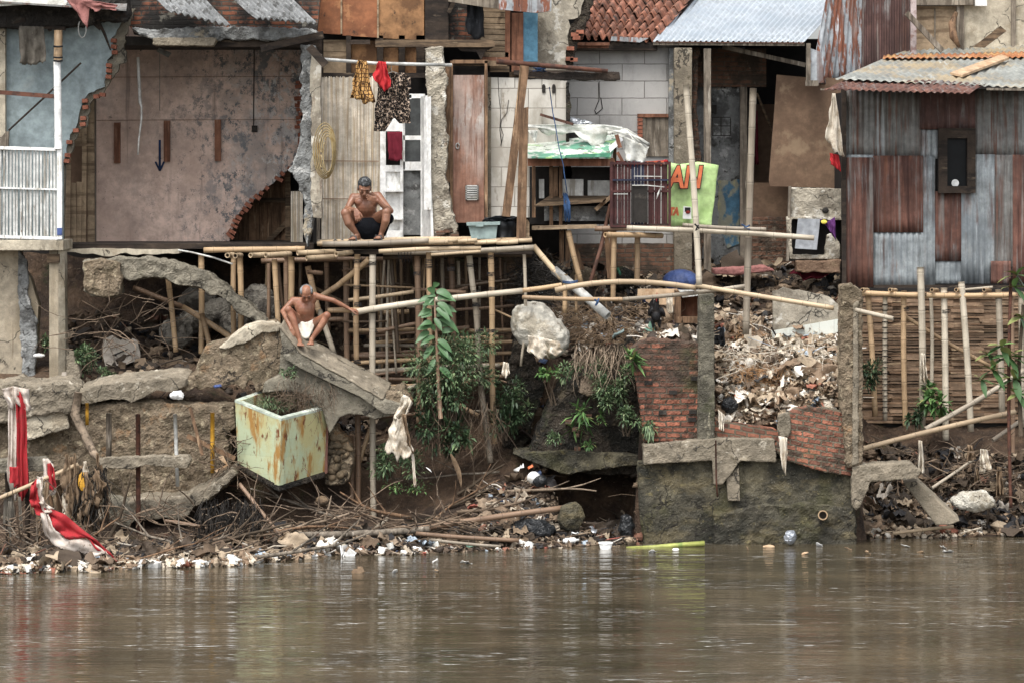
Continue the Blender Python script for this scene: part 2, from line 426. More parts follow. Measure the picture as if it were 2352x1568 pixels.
DK = (38, 34, 30)
mat('mud', (98, 76, 57), [dict(c=(58, 44, 34), s=1.6, lo=.42, hi=.6), dict(c=(112, 92, 72), s=7, lo=.55, hi=.72, f=.6), dict(c=(60, 72, 34), s=2.3, lo=.57, hi=.7, f=.6), dict(c=(140, 125, 105), s=22, lo=.6, hi=.7, f=.8)], bump=.9, bs=14, bd=.05)
mat('plaster_blue', (146, 161, 163), [dict(c=(112, 128, 134), s=(1.4, 1.4, .7), lo=.45, hi=.7, f=.8), dict(c=(98, 104, 104), s=(3, 3, 1.0), lo=.56, hi=.74, f=.7), dict(c=(176, 182, 176), s=2, lo=.6, hi=.75, f=.5), dict(c=(60, 62, 62), s=16, lo=.7, hi=.74)], bump=.12, grime=.18)
mat('plaster_pink', (218, 188, 170), [dict(c=(194, 164, 146), s=1.0, lo=.4, hi=.65, f=.8), dict(c=(146, 140, 134), s=2.2, lo=.5, hi=.6, x=(-5.0, -2.4)), dict(c=(178, 172, 168), s=5, lo=.52, hi=.6, x=(-4.6, -2.7)), dict(c=(112, 114, 116), s=(2.6, 2.6, 2.0), lo=.50, hi=.57, x=(-4.9, -3.4), r=.8), dict(c=(204, 200, 194), s=(5, 5, 4), lo=.55, hi=.59, x=(-4.2, -2.9), r=.8), dict(c=(96, 100, 102), s=(7, 7, 5.5), lo=.55, hi=.59, r=.85, x=(-5.6, -3.6)), dict(c=(90, 86, 86), s=(12, 12, 10), lo=.62, hi=.65, r=.8), dict(c=(100, 88, 84), s=(9, 9, .5), lo=.58, hi=.7, f=.5), dict(c=(160, 146, 138), s=(1.2, 1, .6), lo=.5, hi=.68, f=.5)], bump=.25, grime=.2)
mat('plaster_grey', (142, 144, 142), [dict(c=(92, 92, 90), s=3, lo=.47, hi=.6), dict(c=(178, 178, 174), s=5, lo=.57, hi=.64), dict(c=(66, 64, 60), s=8, lo=.58, hi=.66), dict(c=(178, 165, 140), s=2.5, lo=.6, hi=.66)], bump=.7)
mat('plaster_cream', (178, 168, 148), [dict(c=(128, 118, 102), s=3, lo=.48, hi=.62), dict(c=(206, 200, 186), s=4.5, lo=.55, hi=.62), dict(c=(84, 78, 68), s=7, lo=.60, hi=.68), dict(c=(120, 96, 76), s=(5, 5, 1), lo=.58, hi=.68)], bump=.8)
mat('concrete', (142, 130, 110), [dict(c=(122, 112, 94), s=3, lo=.48, hi=.65), dict(c=(94, 84, 66), s=8, lo=.57, hi=.7), dict(c=(190, 180, 160), s=6, lo=.58, hi=.7)], bump=.7)
mat('concrete_ramp', (138, 130, 112), [dict(c=(108, 102, 88), s=2.5, lo=.45, hi=.62), dict(c=(80, 74, 60), s=7, lo=.57, hi=.68), dict(c=(172, 164, 144), s=9, lo=.6, hi=.7), dict(c=(96, 98, 60), s=3, lo=.6, hi=.72, f=.6)], bump=.9, bs=50)
mat('concrete_light', (196, 184, 160), [dict(c=(160, 146, 122), s=3, lo=.5, hi=.66), dict(c=(128, 118, 98), s=(7, 7, 2), lo=.6, hi=.7)], bump=.5)
mat('concrete_smooth', (176, 162, 138), [dict(c=(150, 136, 112), s=(4, 4, .8), lo=.48, hi=.62), dict(c=(112, 98, 78), s=(6, 6, 1), lo=.6, hi=.68), dict(c=(106, 84, 64), s=(30, 30, .5), lo=.66, hi=.7)], bump=.25)
mat('concrete_wet', (74, 70, 58), [dict(c=(42, 42, 34), s=1.2, lo=.42, hi=.6), dict(c=(124, 116, 92), s=2.0, lo=.44, hi=.62, f=.85, z=(.1, .9)), dict(c=(112, 100, 70), s=(1.2,1.2,2.5), lo=.5, hi=.64, f=.7), dict(c=(76, 74, 42), s=1.8, lo=.5, hi=.66, f=.6), dict(c=(132, 120, 78), s=9, lo=.6, hi=.7, f=.7), dict(c=(26, 26, 22), s=(2, 2, .5), lo=.55, hi=.68)], bump=1.0, bs=45, bd=.02)
mat('stone_wall', (140, 122, 98), [dict(c=(112, 98, 76), s=4, lo=.46, hi=.6), dict(c=(176, 160, 130), s=9, lo=.55, hi=.65), dict(c=(82, 70, 54), s=12, lo=.58, hi=.66), dict(c=(160, 120, 80), s=2.4, lo=.56, hi=.66, f=.7)], bump=1.0, bs=18, bd=.04)
mat('stone_dark', (78, 68, 56), [dict(c=(40, 38, 32), s=2, lo=.42, hi=.6), dict(c=(104, 92, 72), s=5, lo=.57, hi=.68), dict(c=(62, 72, 38), s=3, lo=.55, hi=.68, f=.7), dict(c=(120, 84, 62), s=7, lo=.64, hi=.7)], bump=1.2, bs=12, bd=.06)
mat('cobble', (118, 100, 76), [dict(c=(84, 72, 54), s=5, lo=.48, hi=.62), dict(c=(140, 120, 90), s=8, lo=.58, hi=.66)], island=.25)
brick('brick_orange', (166, 100, 76), (96, 62, 50), (84, 74, 62), bw=.18, bh=.07, ms=.012, layers=[dict(c=(78, 64, 54), s=(3, 3, 9), lo=.30, hi=.5, f=.88, z=(1.72, 2.05)), dict(c=(64, 66, 40), s=1.7, lo=.52, hi=.68, f=.7), dict(c=(58, 50, 42), s=6, lo=.54, hi=.62, f=.8)])
brick('brick_fan', (168, 104, 80), (84, 60, 50), (104, 94, 78), bw=.155, bh=.066, ms=.012, skew=.17, layers=[dict(c=(66, 60, 50), s=2.5, lo=.5, hi=.62, f=.85), dict(c=(84, 84, 40), s=2.5, lo=.5, hi=.65, f=.8, z=(1.4, .7))])
brick('brick_sooty', (150, 88, 62), (96, 66, 52), (82, 76, 68), layers=[dict(c=(44, 42, 40), s=2.2, lo=.42, hi=.56), dict(c=(112, 108, 98), s=4, lo=.56, hi=.64)], ms=.012)
brick('brick_old', (120, 84, 64), (96, 72, 58), (96, 86, 74), layers=[dict(c=(70, 60, 50), s=3, lo=.46, hi=.6), dict(c=(130, 118, 100), s=5, lo=.58, hi=.66)], bump=1)
brick('block_white', (206, 201, 190), (190, 184, 173), (128, 122, 112), bw=.36, bh=.26, ms=.006, layers=[dict(c=(158, 150, 136), s=(2, 2, 1), lo=.46, hi=.64, f=.85), dict(c=(124, 112, 94), s=(6, 6, 2), lo=.57, hi=.68, f=.85)], bump=.6, dist=.003, var=.12)
brick('block_grey', (176, 173, 168), (162, 160, 156), (112, 108, 102), bw=.62, bh=.235, ms=.006, layers=[dict(c=(138, 136, 132), s=(2, 2, 1), lo=.48, hi=.66, f=.8), dict(c=(196, 192, 184), s=3, lo=.6, hi=.7, f=.6)], bump=.7, dist=.004, var=.14)
brick('tile_white', (206, 208, 198), (196, 200, 190), (160, 160, 150), bw=.19, bh=.36, ms=.003, layers=[dict(c=(176, 174, 158), s=3, lo=.52, hi=.7, f=.7)], bump=.3, dist=.001, var=.05)
MATS['tile_white'].node_tree.nodes['Brick Texture'].offset = 0
brick('tile_green', (180, 190, 152), (166, 180, 146), (168, 176, 144), bw=.22, bh=.22, ms=.003, layers=[dict(c=(176, 164, 108), s=2.2, lo=.42, hi=.62, f=.8), dict(c=(158, 116, 58), s=(5, 5, 1.6), lo=.50, hi=.62), dict(c=(112, 66, 40), s=(9, 9, 4), lo=.56, hi=.64)], bump=.2, dist=.001, var=.05)
MATS['tile_green'].node_tree.nodes['Brick Texture'].offset = 0
MATS['tile_green'].node_tree.nodes['Principled BSDF'].inputs['Roughness'].default_value = .35
mat('tile_rim', (196, 208, 190), [dict(c=(226, 232, 218), s=4, lo=.5, hi=.6), dict(c=(150, 140, 100), s=8, lo=.6, hi=.7)], rough=.3, bump=.1)
bambat('bamboo_tan', (184, 152, 112), (142, 116, 86))
bambat('bamboo_new', (196, 172, 136), (152, 130, 102), (120, 96, 66))
bambat('bamboo_grey', (170, 158, 138), (122, 110, 94))
bambat('bamboo_brown', (138, 110, 86), (98, 76, 58), (60, 46, 36))
bambat('bamboo_white', (198, 186, 164), (150, 138, 118), (120, 106, 84))
bambat('bamboo_dark', (96, 76, 54), (70, 56, 42), (36, 30, 24))
mat('split_bamboo', (228, 216, 196), [dict(c=(192, 170, 138), s=(30, 30, .8), lo=.45, hi=.6), dict(c=(224, 214, 190), s=(30, 30, .8), lo=.58, hi=.66), dict(c=(108, 88, 64), s=(40, 40, 2.2), lo=.64, hi=.7)], island=.22, bump=.4, rough=.6)
mat('woven_brown', (150, 122, 96), [dict(c=(128, 98, 72), s=(2, 2, 26), lo=.48, hi=.6), dict(c=(198, 168, 130), s=(3, 3, 30), lo=.58, hi=.66)], island=.35, bump=.4, rough=.7)
mat('white_paint', (240, 240, 236), [dict(c=(184, 180, 168), s=(7, 7, 2), lo=.55, hi=.66), dict(c=(150, 130, 104), s=(16, 16, 5), lo=.65, hi=.72)], rough=.5, bump=.15, grime=.15)
mat('white_old', (206, 206, 200), [dict(c=(150, 144, 132), s=(14, 14, 1.5), lo=.5, hi=.62), dict(c=(112, 96, 78), s=(22, 22, 3), lo=.6, hi=.68)], rough=.6, bump=.3, island=.15)
mat('wood_brown', (134, 102, 74), [dict(c=(92, 68, 48), s=(16, 16, 1.6), lo=.45, hi=.6), dict(c=(164, 134, 102), s=(22, 22, 2), lo=.58, hi=.66)], bump=.5, bs=(60, 60, 5), island=.2)
mat('wood_grey', (134, 122, 106), [dict(c=(90, 80, 68), s=(18, 18, 1.4), lo=.45, hi=.6), dict(c=(164, 154, 138), s=(22, 22, 2), lo=.58, hi=.66)], bump=.5, bs=(60, 60, 5), island=.2)
mat('wood_h', (118, 96, 72), [dict(c=(72, 58, 44), s=(1.6, 16, 16), lo=.45, hi=.6), dict(c=(152, 130, 100), s=(2, 22, 22), lo=.58, hi=.66)], bump=.5, bs=(5, 60, 60), island=.25)
mat('wood_dark', (66, 54, 44), [dict(c=(40, 33, 28), s=(2, 8, 8), lo=.45, hi=.6), dict(c=(98, 84, 68), s=(3, 16, 16), lo=.6, hi=.68)], bump=.5, island=.15)
mat('wood_red', (150, 98, 72), [dict(c=(112, 70, 50), s=(12, 12, 1), lo=.46, hi=.6), dict(c=(176, 130, 104), s=(10, 10, 1), lo=.58, hi=.68)], bump=.25, bs=(60, 60, 5))
mat('wood_pale', (206, 172, 134), [dict(c=(176, 138, 100), s=(6, 6, 6), lo=.5, hi=.62)], bump=.3)
mat('door_brown', (152, 106, 84), [dict(c=(174, 154, 142), s=(7, 7, .9), lo=.42, hi=.62, f=.85, z=(2.55+1.7, 2.2+2.6)), dict(c=(124, 80, 60), s=(24, 24, 1.3), lo=.5, hi=.62, f=.7), dict(c=(184, 176, 168), s=(3, 3, 1), lo=.52, hi=.6, z=(5.0, 5.3))], bump=.2, bs=(60, 60, 4), rough=.6)
mat('plywood_orange', (158, 96, 58), [dict(c=(126, 72, 42), s=(1.6, 1.6, 1.6), lo=.45, hi=.62), dict(c=(182, 122, 76), s=2.6, lo=.57, hi=.62), dict(c=(72, 48, 34), s=4, lo=.62, hi=.7)], bump=.15, rough=.6)
mat('plywood_stained', (162, 116, 74), [dict(c=(110, 76, 48), s=3, lo=.45, hi=.6), dict(c=(64, 48, 36), s=6, lo=.57, hi=.66)], bump=.3)
mat('board_brown', (122, 96, 74), [dict(c=(102, 78, 60), s=(1, 1, 1.6), lo=.4, hi=.65), dict(c=(140, 116, 90), s=2, lo=.56, hi=.68)], bump=.12, grime=.15)
mat('board_tan', (164, 140, 110), [dict(c=(122, 100, 76), s=(1, 1, 12), lo=.5, hi=.6), dict(c=(96, 78, 60), s=5, lo=.6, hi=.7)], bump=.4, island=.2)
mat('board_blue', (96, 150, 178), [dict(c=(70, 120, 150), s=3, lo=.5, hi=.65)], bump=.2)
mat('rubber_dark', (46, 48, 50), [dict(c=(70, 72, 74), s=6, lo=.5, hi=.6)], rough=.5, bump=.3)
mat('black_fabric', (30, 32, 36), [dict(c=(58, 62, 66), s=5, lo=.55, hi=.7)], rough=.9, bump=.4)
mat('tin', (164, 172, 174), [dict(c=(132, 140, 144), s=(2.5, 2.5, 1), lo=.45, hi=.6), dict(c=(196, 204, 208), s=(12, 12, .7), lo=.57, hi=.66, f=.8), dict(c=(128, 100, 84), s=(10, 10, .6), lo=.62, hi=.7)], rough=.5, metal=.15, bump=.1)
mat('tin_dirty', (138, 138, 134), [dict(c=(100, 92, 86), s=(6, 6, .6), lo=.45, hi=.62), dict(c=(116, 80, 66), s=(12, 12, .5), lo=.54, hi=.64), dict(c=(160, 164, 164), s=(13, 13, .5), lo=.6, hi=.68)], rough=.6, metal=.1, bump=.1)
mat('tin_rust', (124, 82, 68), [dict(c=(84, 54, 46), s=(7, 7, .7), lo=.42, hi=.6), dict(c=(136, 88, 66), s=(9, 9, .8), lo=.55, hi=.66, f=.8), dict(c=(138, 134, 128), s=(13, 13, .35), lo=.54, hi=.66, f=.75)], rough=.75, bump=.2)
mat('tin_maroon', (104, 74, 68), [dict(c=(82, 58, 54), s=(8, 8, .7), lo=.45, hi=.6), dict(c=(130, 116, 108), s=(12, 12, .5), lo=.57, hi=.66)], rough=.7, bump=.15)
mat('tin_peel', (170, 176, 180), [dict(c=(140, 82, 58), s=(5, 5, 1.1), lo=.49, hi=.53), dict(c=(196, 202, 206), s=(9, 9, .8), lo=.57, hi=.62), dict(c=(104, 60, 44), s=(11, 11, 1.4), lo=.6, hi=.64)], rough=.6, bump=.3)
mat('roof_silver', (166, 174, 180), [dict(c=(146, 156, 164), s=(1.5, 1.5, 1.5), lo=.45, hi=.65), dict(c=(176, 178, 176), s=8, lo=.64, hi=.72)], rough=.35, metal=.1, bump=.05, spec=.5, grime=.1)
g = mat('roof_shack', (150, 152, 144), [dict(c=(172, 150, 112), s=(1, 1, 1), lo=.45, hi=.6, f=.8), dict(c=(128, 130, 126), s=3, lo=.5, hi=.66), dict(c=(178, 180, 172), s=(7, 1, 1), lo=.57, hi=.66)], rough=.6, metal=.05, bump=.1)
mat('roof_rustband', (176, 108, 62), [dict(c=(150, 150, 142), s=(4, 4, 4), lo=.55, hi=.65), dict(c=(196, 150, 92), s=3, lo=.5, hi=.62)], rough=.7, bump=.1)
mat('asbestos', (132, 134, 134), [dict(c=(84, 84, 82), s=9, lo=.46, hi=.62), dict(c=(168, 168, 166), s=16, lo=.58, hi=.66), dict(c=(62, 62, 58), s=(9, 3, 3), lo=.6, hi=.68)], bump=.6)
mat('roof_tile', (160, 102, 78), [dict(c=(112, 76, 60), s=4, lo=.46, hi=.6), dict(c=(70, 60, 54), s=5, lo=.58, hi=.64), dict(c=(206, 144, 112), s=8, lo=.6, hi=.68)], island=.3, bump=.4)
mat('terracotta', (160, 96, 72), [dict(c=(140, 80, 58), s=6, lo=.5, hi=.6)], island=.3, bump=.7)
mat('rust', (106, 66, 50), [dict(c=(74, 50, 42), s=9, lo=.5, hi=.6)], rough=.8, bump=.4)
mat('rust_wood', (112, 76, 60), [dict(c=(80, 56, 46), s=(9, 9, 2), lo=.5, hi=.6)], rough=.8, bump=.4)
mat('pipe_yellow', (216, 156, 40), [dict(c=(160, 110, 40), s=6, lo=.56, hi=.66)], rough=.45, bump=.15)
mat('pvc', (206, 206, 200), [dict(c=(160, 156, 146), s=5, lo=.5, hi=.65)], rough=.4, bump=.1)
mat('pipe_grey', (128, 128, 122), [dict(c=(96, 92, 84), s=6, lo=.5, hi=.6)], rough=.5, bump=.2)
mat('hose', (168, 146, 98), [dict(c=(150, 122, 66), s=12, lo=.5, hi=.6)], rough=.45, bump=.1)
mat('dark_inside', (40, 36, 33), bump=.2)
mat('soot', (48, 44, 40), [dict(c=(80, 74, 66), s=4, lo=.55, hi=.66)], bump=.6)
mat('plastic_green', (142, 162, 158), rough=.4, bump=.05, grime=.15)
mat('plastic_black', (34, 36, 38), rough=.35, bump=.1)
mat('plastic_blue', (72, 92, 148), [dict(c=(54, 70, 116), s=3, lo=.5, hi=.6)], rough=.4, bump=.1)
mat('plastic_white', (228, 228, 224), [dict(c=(196, 190, 176), s=6, lo=.56, hi=.68)], rough=.4, bump=.1, grime=.12)
mat('plastic_yellow', (226, 206, 70), rough=.4, bump=.1, grime=.12)
mat('plastic_red', (190, 40, 36), rough=.4, bump=.1, grime=.12)
mat('glass_dark', (16, 18, 20), rough=.4, bump=0, spec=.15, grime=0)
mat('glass_grey', (96, 100, 100), [dict(c=(66, 68, 68), s=2, lo=.45, hi=.6)], rough=.3, bump=0, spec=.5)
mat('metal_sheet', (196, 200, 206), [dict(c=(160, 166, 174), s=2.2, lo=.45, hi=.6)], rough=.3, metal=.6, bump=.1)
mat('sack', (214, 208, 192), [dict(c=(168, 158, 138), s=3, lo=.48, hi=.6), dict(c=(120, 108, 90), s=(9, 9, 4), lo=.62, hi=.7)], rough=.6, bump=.8, bs=16, bd=.04)
mat('sack_dark', (132, 126, 114), [dict(c=(70, 64, 56), s=4, lo=.48, hi=.6)], rough=.6, bump=.8, bs=16, bd=.04)
mat('stalk', (168, 174, 84), [dict(c=(120, 140, 60), s=5, lo=.5, hi=.6)], rough=.4, bump=.1)
mat('twig', (124, 104, 84), [dict(c=(78, 64, 50), s=9, lo=.5, hi=.6)], island=.35, bump=.3)
mat('fibre', (176, 132, 88), island=.3, bump=.2, grime=0)
mat('root', (150, 130, 108), [dict(c=(96, 82, 66), s=12, lo=.5, hi=.6)], island=.2, bump=.5)
mat('bark', (84, 70, 54), bump=.6)
mat('skin_dark', (138, 94, 70), [dict(c=(128, 80, 58), s=6, lo=.45, hi=.65), dict(c=(180, 124, 94), s=9, lo=.58, hi=.7, f=.6)], rough=.42, bump=.15, bs=60, bd=.006, grime=.1, spec=.45)
mat('skin_old', (148, 100, 74), [dict(c=(138, 84, 60), s=7, lo=.45, hi=.65), dict(c=(188, 132, 100), s=9, lo=.58, hi=.7, f=.6)], rough=.45, bump=.2, bs=60, bd=.006, grime=.1, spec=.4)
mat('hair_dark', (52, 54, 56), [dict(c=(120, 124, 126), s=30, lo=.52, hi=.62), dict(c=(24, 25, 26), s=24, lo=.55, hi=.62)], rough=.6, bump=1, bs=70)
mat('hair_grey', (150, 152, 152), [dict(c=(96, 96, 94), s=26, lo=.5, hi=.6)], rough=.7, bump=1, bs=70)
mat('shorts_black', (20, 22, 27), rough=.9, bump=.5, bs=14, bd=.03, grime=.1, spec=.1)
mat('shorts_white', (226, 218, 202), [dict(c=(200, 190, 172), s=6, lo=.54, hi=.68)], rough=.9, bump=.3, bs=9, bd=.03, grime=.1)
mat('feather', (26, 25, 27), [dict(c=(48, 40, 36), s=12, lo=.55, hi=.65)], rough=.5, bump=.8, bs=50)
mat('comb_red', (150, 44, 36), bump=.3)
mat('shank', (196, 160, 110), bump=.2)
mat('lime', (176, 206, 132), [dict(c=(156, 190, 112), s=2, lo=.5, hi=.7), dict(c=(190, 226, 140), s=3, lo=.58, hi=.68)], rough=.5, bump=.15, bs=8, bd=.04, grime=.08)
mat('letter_orange', (210, 104, 60), rough=.6, bump=0, grime=.1)
mat('letter_black', (24, 24, 26), rough=.6, bump=0, grime=0)
mat('cage_red', (82, 46, 44), [dict(c=(66, 38, 38), s=6, lo=.45, hi=.6), dict(c=(140, 110, 96), s=(20, 20, 3), lo=.62, hi=.7)], island=.3, bump=.3)
mat('cage_blue', (48, 52, 74), island=.3, bump=.3)
mat('tarp_white', (222, 222, 212), [dict(c=(186, 182, 168), s=3, lo=.5, hi=.66)], rough=.45, bump=.5, bs=8, bd=.03, grime=.15)
mat('canopy_print', (206, 214, 200), [dict(c=(92, 150, 122), s=(3, 3, 2), lo=.52, hi=.57), dict(c=(96, 100, 84), s=9, lo=.56, hi=.62), dict(c=(150, 196, 116), s=4, lo=.6, hi=.64)], rough=.45, bump=.2, grime=.15)
mat('green_trim', (66, 136, 104), [dict(c=(100, 176, 140), s=6, lo=.5, hi=.6)], rough=.5, bump=.1, grime=.1)
mat('rope_blue', (58, 92, 140), island=.2, bump=.3)
mat('tie_black', (36, 36, 38), bump=.2)
mat('hydrant_pink', (196, 178, 174), [dict(c=(150, 120, 112), s=8, lo=.5, hi=.6)], bump=.2)
mat('ink_blue', (32, 52, 92), bump=0)
cloth('cloth_red', (188, 44, 48)); cloth('cloth_maroon', (118, 36, 50)); cloth('cloth_purple', (92, 48, 104)); cloth('cloth_pink', (150, 98, 92))
cloth('cloth_leopard', (172, 150, 130), 'leopard', (22, 20, 20), (112, 76, 52))
cloth('cloth_batik', (66, 44, 30), 'batik', (196, 148, 84), (120, 78, 44))
cloth('flag_red', (172, 42, 48), 'dirty', (150, 50, 50), (110, 56, 50)); cloth('flag_white', (196, 184, 172), 'dirty', (164, 148, 134), (112, 94, 78))
cloth('rag_white', (204, 194, 176), 'dirty', (158, 140, 116), (84, 68, 54)); cloth('rag_brown', (128, 106, 82), 'dirty', (92, 74, 58), (56, 46, 38))
cloth('drape', (104, 98, 88), 'dirty', (84, 78, 70), (120, 112, 100))
ramp_island('foliage', [((76, 100, 64), 3), ((94, 118, 76), 3), ((60, 80, 54), 3), ((114, 134, 90), 2), ((84, 106, 74), 2), ((128, 138, 100), 1)], .5, .2, .1)
ramp_island('foliage_dark', [((46, 66, 42), 3), ((60, 84, 52), 3), ((36, 54, 34), 3), ((74, 98, 62), 2)], .5, .2, .1)
ramp_island('foliage_bright', [((76, 112, 56), 3), ((96, 130, 68), 2), ((58, 90, 46), 3), ((120, 128, 70), .6)], .45, .2, .08)
ramp_island('foliage_broad', [((50, 84, 48), 3), ((64, 100, 56), 2), ((40, 70, 42), 3)], .4, .3, .15, spec=.4)
ramp_island('trash', [((206, 198, 184), 2.5), ((160, 146, 126), 4), ((136, 116, 94), 6), ((118, 98, 78), 6), ((90, 74, 60), 6), ((64, 54, 46), 5), ((42, 40, 40), 2), ((150, 164, 176), .7), ((140, 92, 72), 1), ((106, 146, 126), .3), ((160, 84, 70), .3), ((86, 104, 140), .25), ((176, 146, 150), .3)], .7, .6, .85)
ramp_island('trash_pale', [((222, 214, 200), 2.5), ((196, 182, 160), 5), ((166, 146, 120), 7), ((136, 112, 88), 7), ((104, 86, 68), 4), ((164, 180, 196), .5), ((160, 96, 74), .7), ((58, 58, 58), .8)], .7, .6, .75)
ramp_island('trash_dark', [((96, 78, 60), 4), ((70, 58, 46), 5), ((54, 46, 38), 5), ((124, 104, 82), 3), ((150, 132, 108), 2), ((170, 160, 146), .6), ((40, 40, 42), 3), ((120, 80, 62), .7)], .8, .6, .8)
# ================================================================== terrain and water
TC = {
 -1600: [(-2.9,1315),(-1.2,1250),(0.2,1190),(0.5,930),(1.2,880),(3,800),(4.3,700),(4.7,590)],
 0: [(-2.9,1312),(-1.2,1266),(0.3,1210),(0.7,960),(1.2,890),(3,810),(4.3,700),(4.7,590)],
 180: [(-2.7,1306),(-1.2,1266),(0.3,1205),(0.45,1190),(0.8,925),(1.2,890),(3,800),(4.3,700),(4.7,590)],
 440: [(-2.3,1300),(-1.0,1258),(0.3,1195),(0.45,1185),(0.8,925),(1.2,880),(3,800),(4.3,700),(4.7,590)],
 560: [(-2.0,1292),(-0.9,1255),(0.3,1195),(0.8,1120),(0.9,960),(1.6,900),(3,810),(4.3,700),(4.7,590)],
 680: [(-1.7,1285),(-0.8,1245),(0.5,1190),(1.0,1100),(2.2,960),(3.2,850),(4.3,700),(4.7,590)],
 880: [(-1.3,1275),(-0.5,1240),(0.85,1192),(1.25,1120),(2.0,1010),(3.0,880),(4.2,720),(4.7,590)],
 1180: [(-0.65,1262),(0.2,1190),(0.9,1095),(1.8,1020),(2.6,900),(3.2,800),(4.2,680),(4.7,600)],
 1245: [(-0.4,1258),(0.4,1180),(0.8,1110),(1.7,1040),(1.9,830),(3,700),(4.5,630),(5,615)],
 1300: [(-0.3,1256),(0.5,1225),(1.8,1185),(2.0,830),(3,700),(4.5,630),(5,615)],
 1455: [(-0.2,1252),(0.8,1228),(1.85,1200),(2.0,800),(3,700),(4.5,630),(5,615)],
 1480: [(-0.2,1290),(0.5,1240),(0.62,790),(1.2,765),(3,690),(4.5,630),(5.2,610)],
 1630: [(-0.2,1290),(0.5,1240),(0.62,820),(1.2,780),(2.4,740),(3.6,660),(4.8,625)],
 1660: [(-0.2,1290),(0.4,1240),(0.48,1020),(.9,930),(1.6,850),(2.3,785),(3.6,660),(4.8,625)],
 1850: [(-0.2,1290),(0.4,1240),(0.48,960),(.9,890),(1.6,820),(2.2,780),(3.4,665),(4.8,635)],
 1945: [(-0.2,1290),(0.4,1240),(0.48,945),(.9,900),(1.6,840),(2.2,800),(3.4,665),(4.8,640)],
 1985: [(0.7,1236),(1.3,1160),(2.0,1020),(2.5,968),(2.9,940),(3.1,668),(5,658)],
 2400: [(1.0,1228),(1.5,1175),(2.0,1060),(2.5,985),(2.9,950),(3.1,668),(5,658)],
 4000: [(1.0,1228),(1.5,1175),(2.0,1060),(2.5,985),(2.9,950),(3.1,668),(5,658)],
}
TK = sorted(TC)
def _col(k, Y):
    c = TC[k]
    z = lambda a: HC - (a[1] - HZ) * (D + a[0]) / F
    if Y <= c[0][0]: return z(c[0]) - (c[0][0] - Y) * .35
    for a, b in zip(c, c[1:]):
        if Y <= b[0]: return z(a) + (z(b) - z(a)) * (Y - a[0]) / (b[0] - a[0])
    return z(c[-1])
def ground(x, Y):
    u = 1176 + x * F / (D + Y)
    u = max(TK[0], min(TK[-1] - .01, u))
    for a, b in zip(TK, TK[1:]):
        if a <= u < b or b == TK[-1]:
            if u > b: continue
            t = (u - a) / (b - a); return _col(a, Y) * (1 - t) + _col(b, Y) * t
    return 0
def gn(x, Y):
    p = Vector((x, Y, 0))
    return ground(x, Y) + .10 * noise.noise(p * 1.1) + .05 * noise.noise(p * 3.1 + Vector((5, 0, 0))) + .025 * noise.noise(p * 9)
t = MB(); xs = []; x = -22.0
while x < 22: xs.append(x); x += .075 if -7.5 < x < 7.5 else .6
ys = []; y = -5.0
while y < 5.2: ys.append(y); y += .07
ys += [6, 8, 11, 15, 20, 30]
for yy in ys:
    for xx in xs: t.v.append(Vector((xx, yy, gn(xx, yy))))
nx = len(xs)
for j in range(len(ys)-1):
    for i in range(nx-1):
        a = j*nx+i; t.face((a, a+1, a+nx+1, a+nx), None, True)
build(t, 'river_bank', 'mud', kind='structure')

g = N('water'); g.p.inputs['Roughness'].default_value = .035; g.p.inputs['IOR'].default_value = 1.45
g.p.inputs['Specular IOR Level'].default_value = .62
c = g.mix(lin((60, 53, 39)), lin((80, 70, 52)), g.mr(g.noise(g.vec('pos', (.25, .8, 1)), 1, 6), .4, .65))
g.l(c, g.p.inputs['Base Color'])
w1 = g.noise(g.vec('pos', (.7, 4.2, 1)), 1, 3, .5, .6); w2 = g.noise(g.vec('pos', (3, 14, 1)), 1, 4, .6, .5); w3 = g.noise(g.vec('pos', (.5, 1.7, 1), (2, 9, 0)), 1, 4, .6, .8)
patch = g.mr(g.noise(g.vec('pos', (.22, .8, 1), (3, 8, 0)), 1, 4), .42, .62, .35, 1)
b1 = g.bump(w1, .35, .035); b2 = g.bump(g.math('MULTIPLY', w2, patch), .6, .010, b1); b3 = g.bump(w3, .30, .06, b2)
g.l(b3, g.p.inputs['Normal'])
# thin flecks of foam riding on the ripples
fo = g.noise(g.vec('pos', (2.6, 17, 1), (1, 2, 0)), 1, 8, .75, .8); fm = g.noise(g.vec('pos', (.35, 1.1, 1), (8, 3, 0)), 1, 5)
ff = g.math('MULTIPLY', g.mr(fo, .56, .68), g.mr(fm, .46, .60))
dd = g.n('ShaderNodeBsdfDiffuse'); dd.inputs[0].default_value = lin((214, 214, 208)); ms = g.n('ShaderNodeMixShader')
g.l(g.math('MULTIPLY', ff, .75), ms.inputs[0]); g.l(g.p.outputs[0], ms.inputs[1]); g.l(dd.outputs[0], ms.inputs[2]); g.l(ms.outputs[0], g.out.inputs[0])
t = MB(); t.v = [Vector(p) for p in ((-60, -70, 0), (60, -70, 0), (60, 3, 0), (-60, 3, 0))]; t.face((0, 1, 2, 3))
build(t, 'river_water', 'water', kind='structure')

# ================================================================== 1. ruined house on the left
H = thing('ruined_house', P(350, 575, 2.5), 'half collapsed left house with torn blue and pink plaster walls over a dark undercroft', 'house')
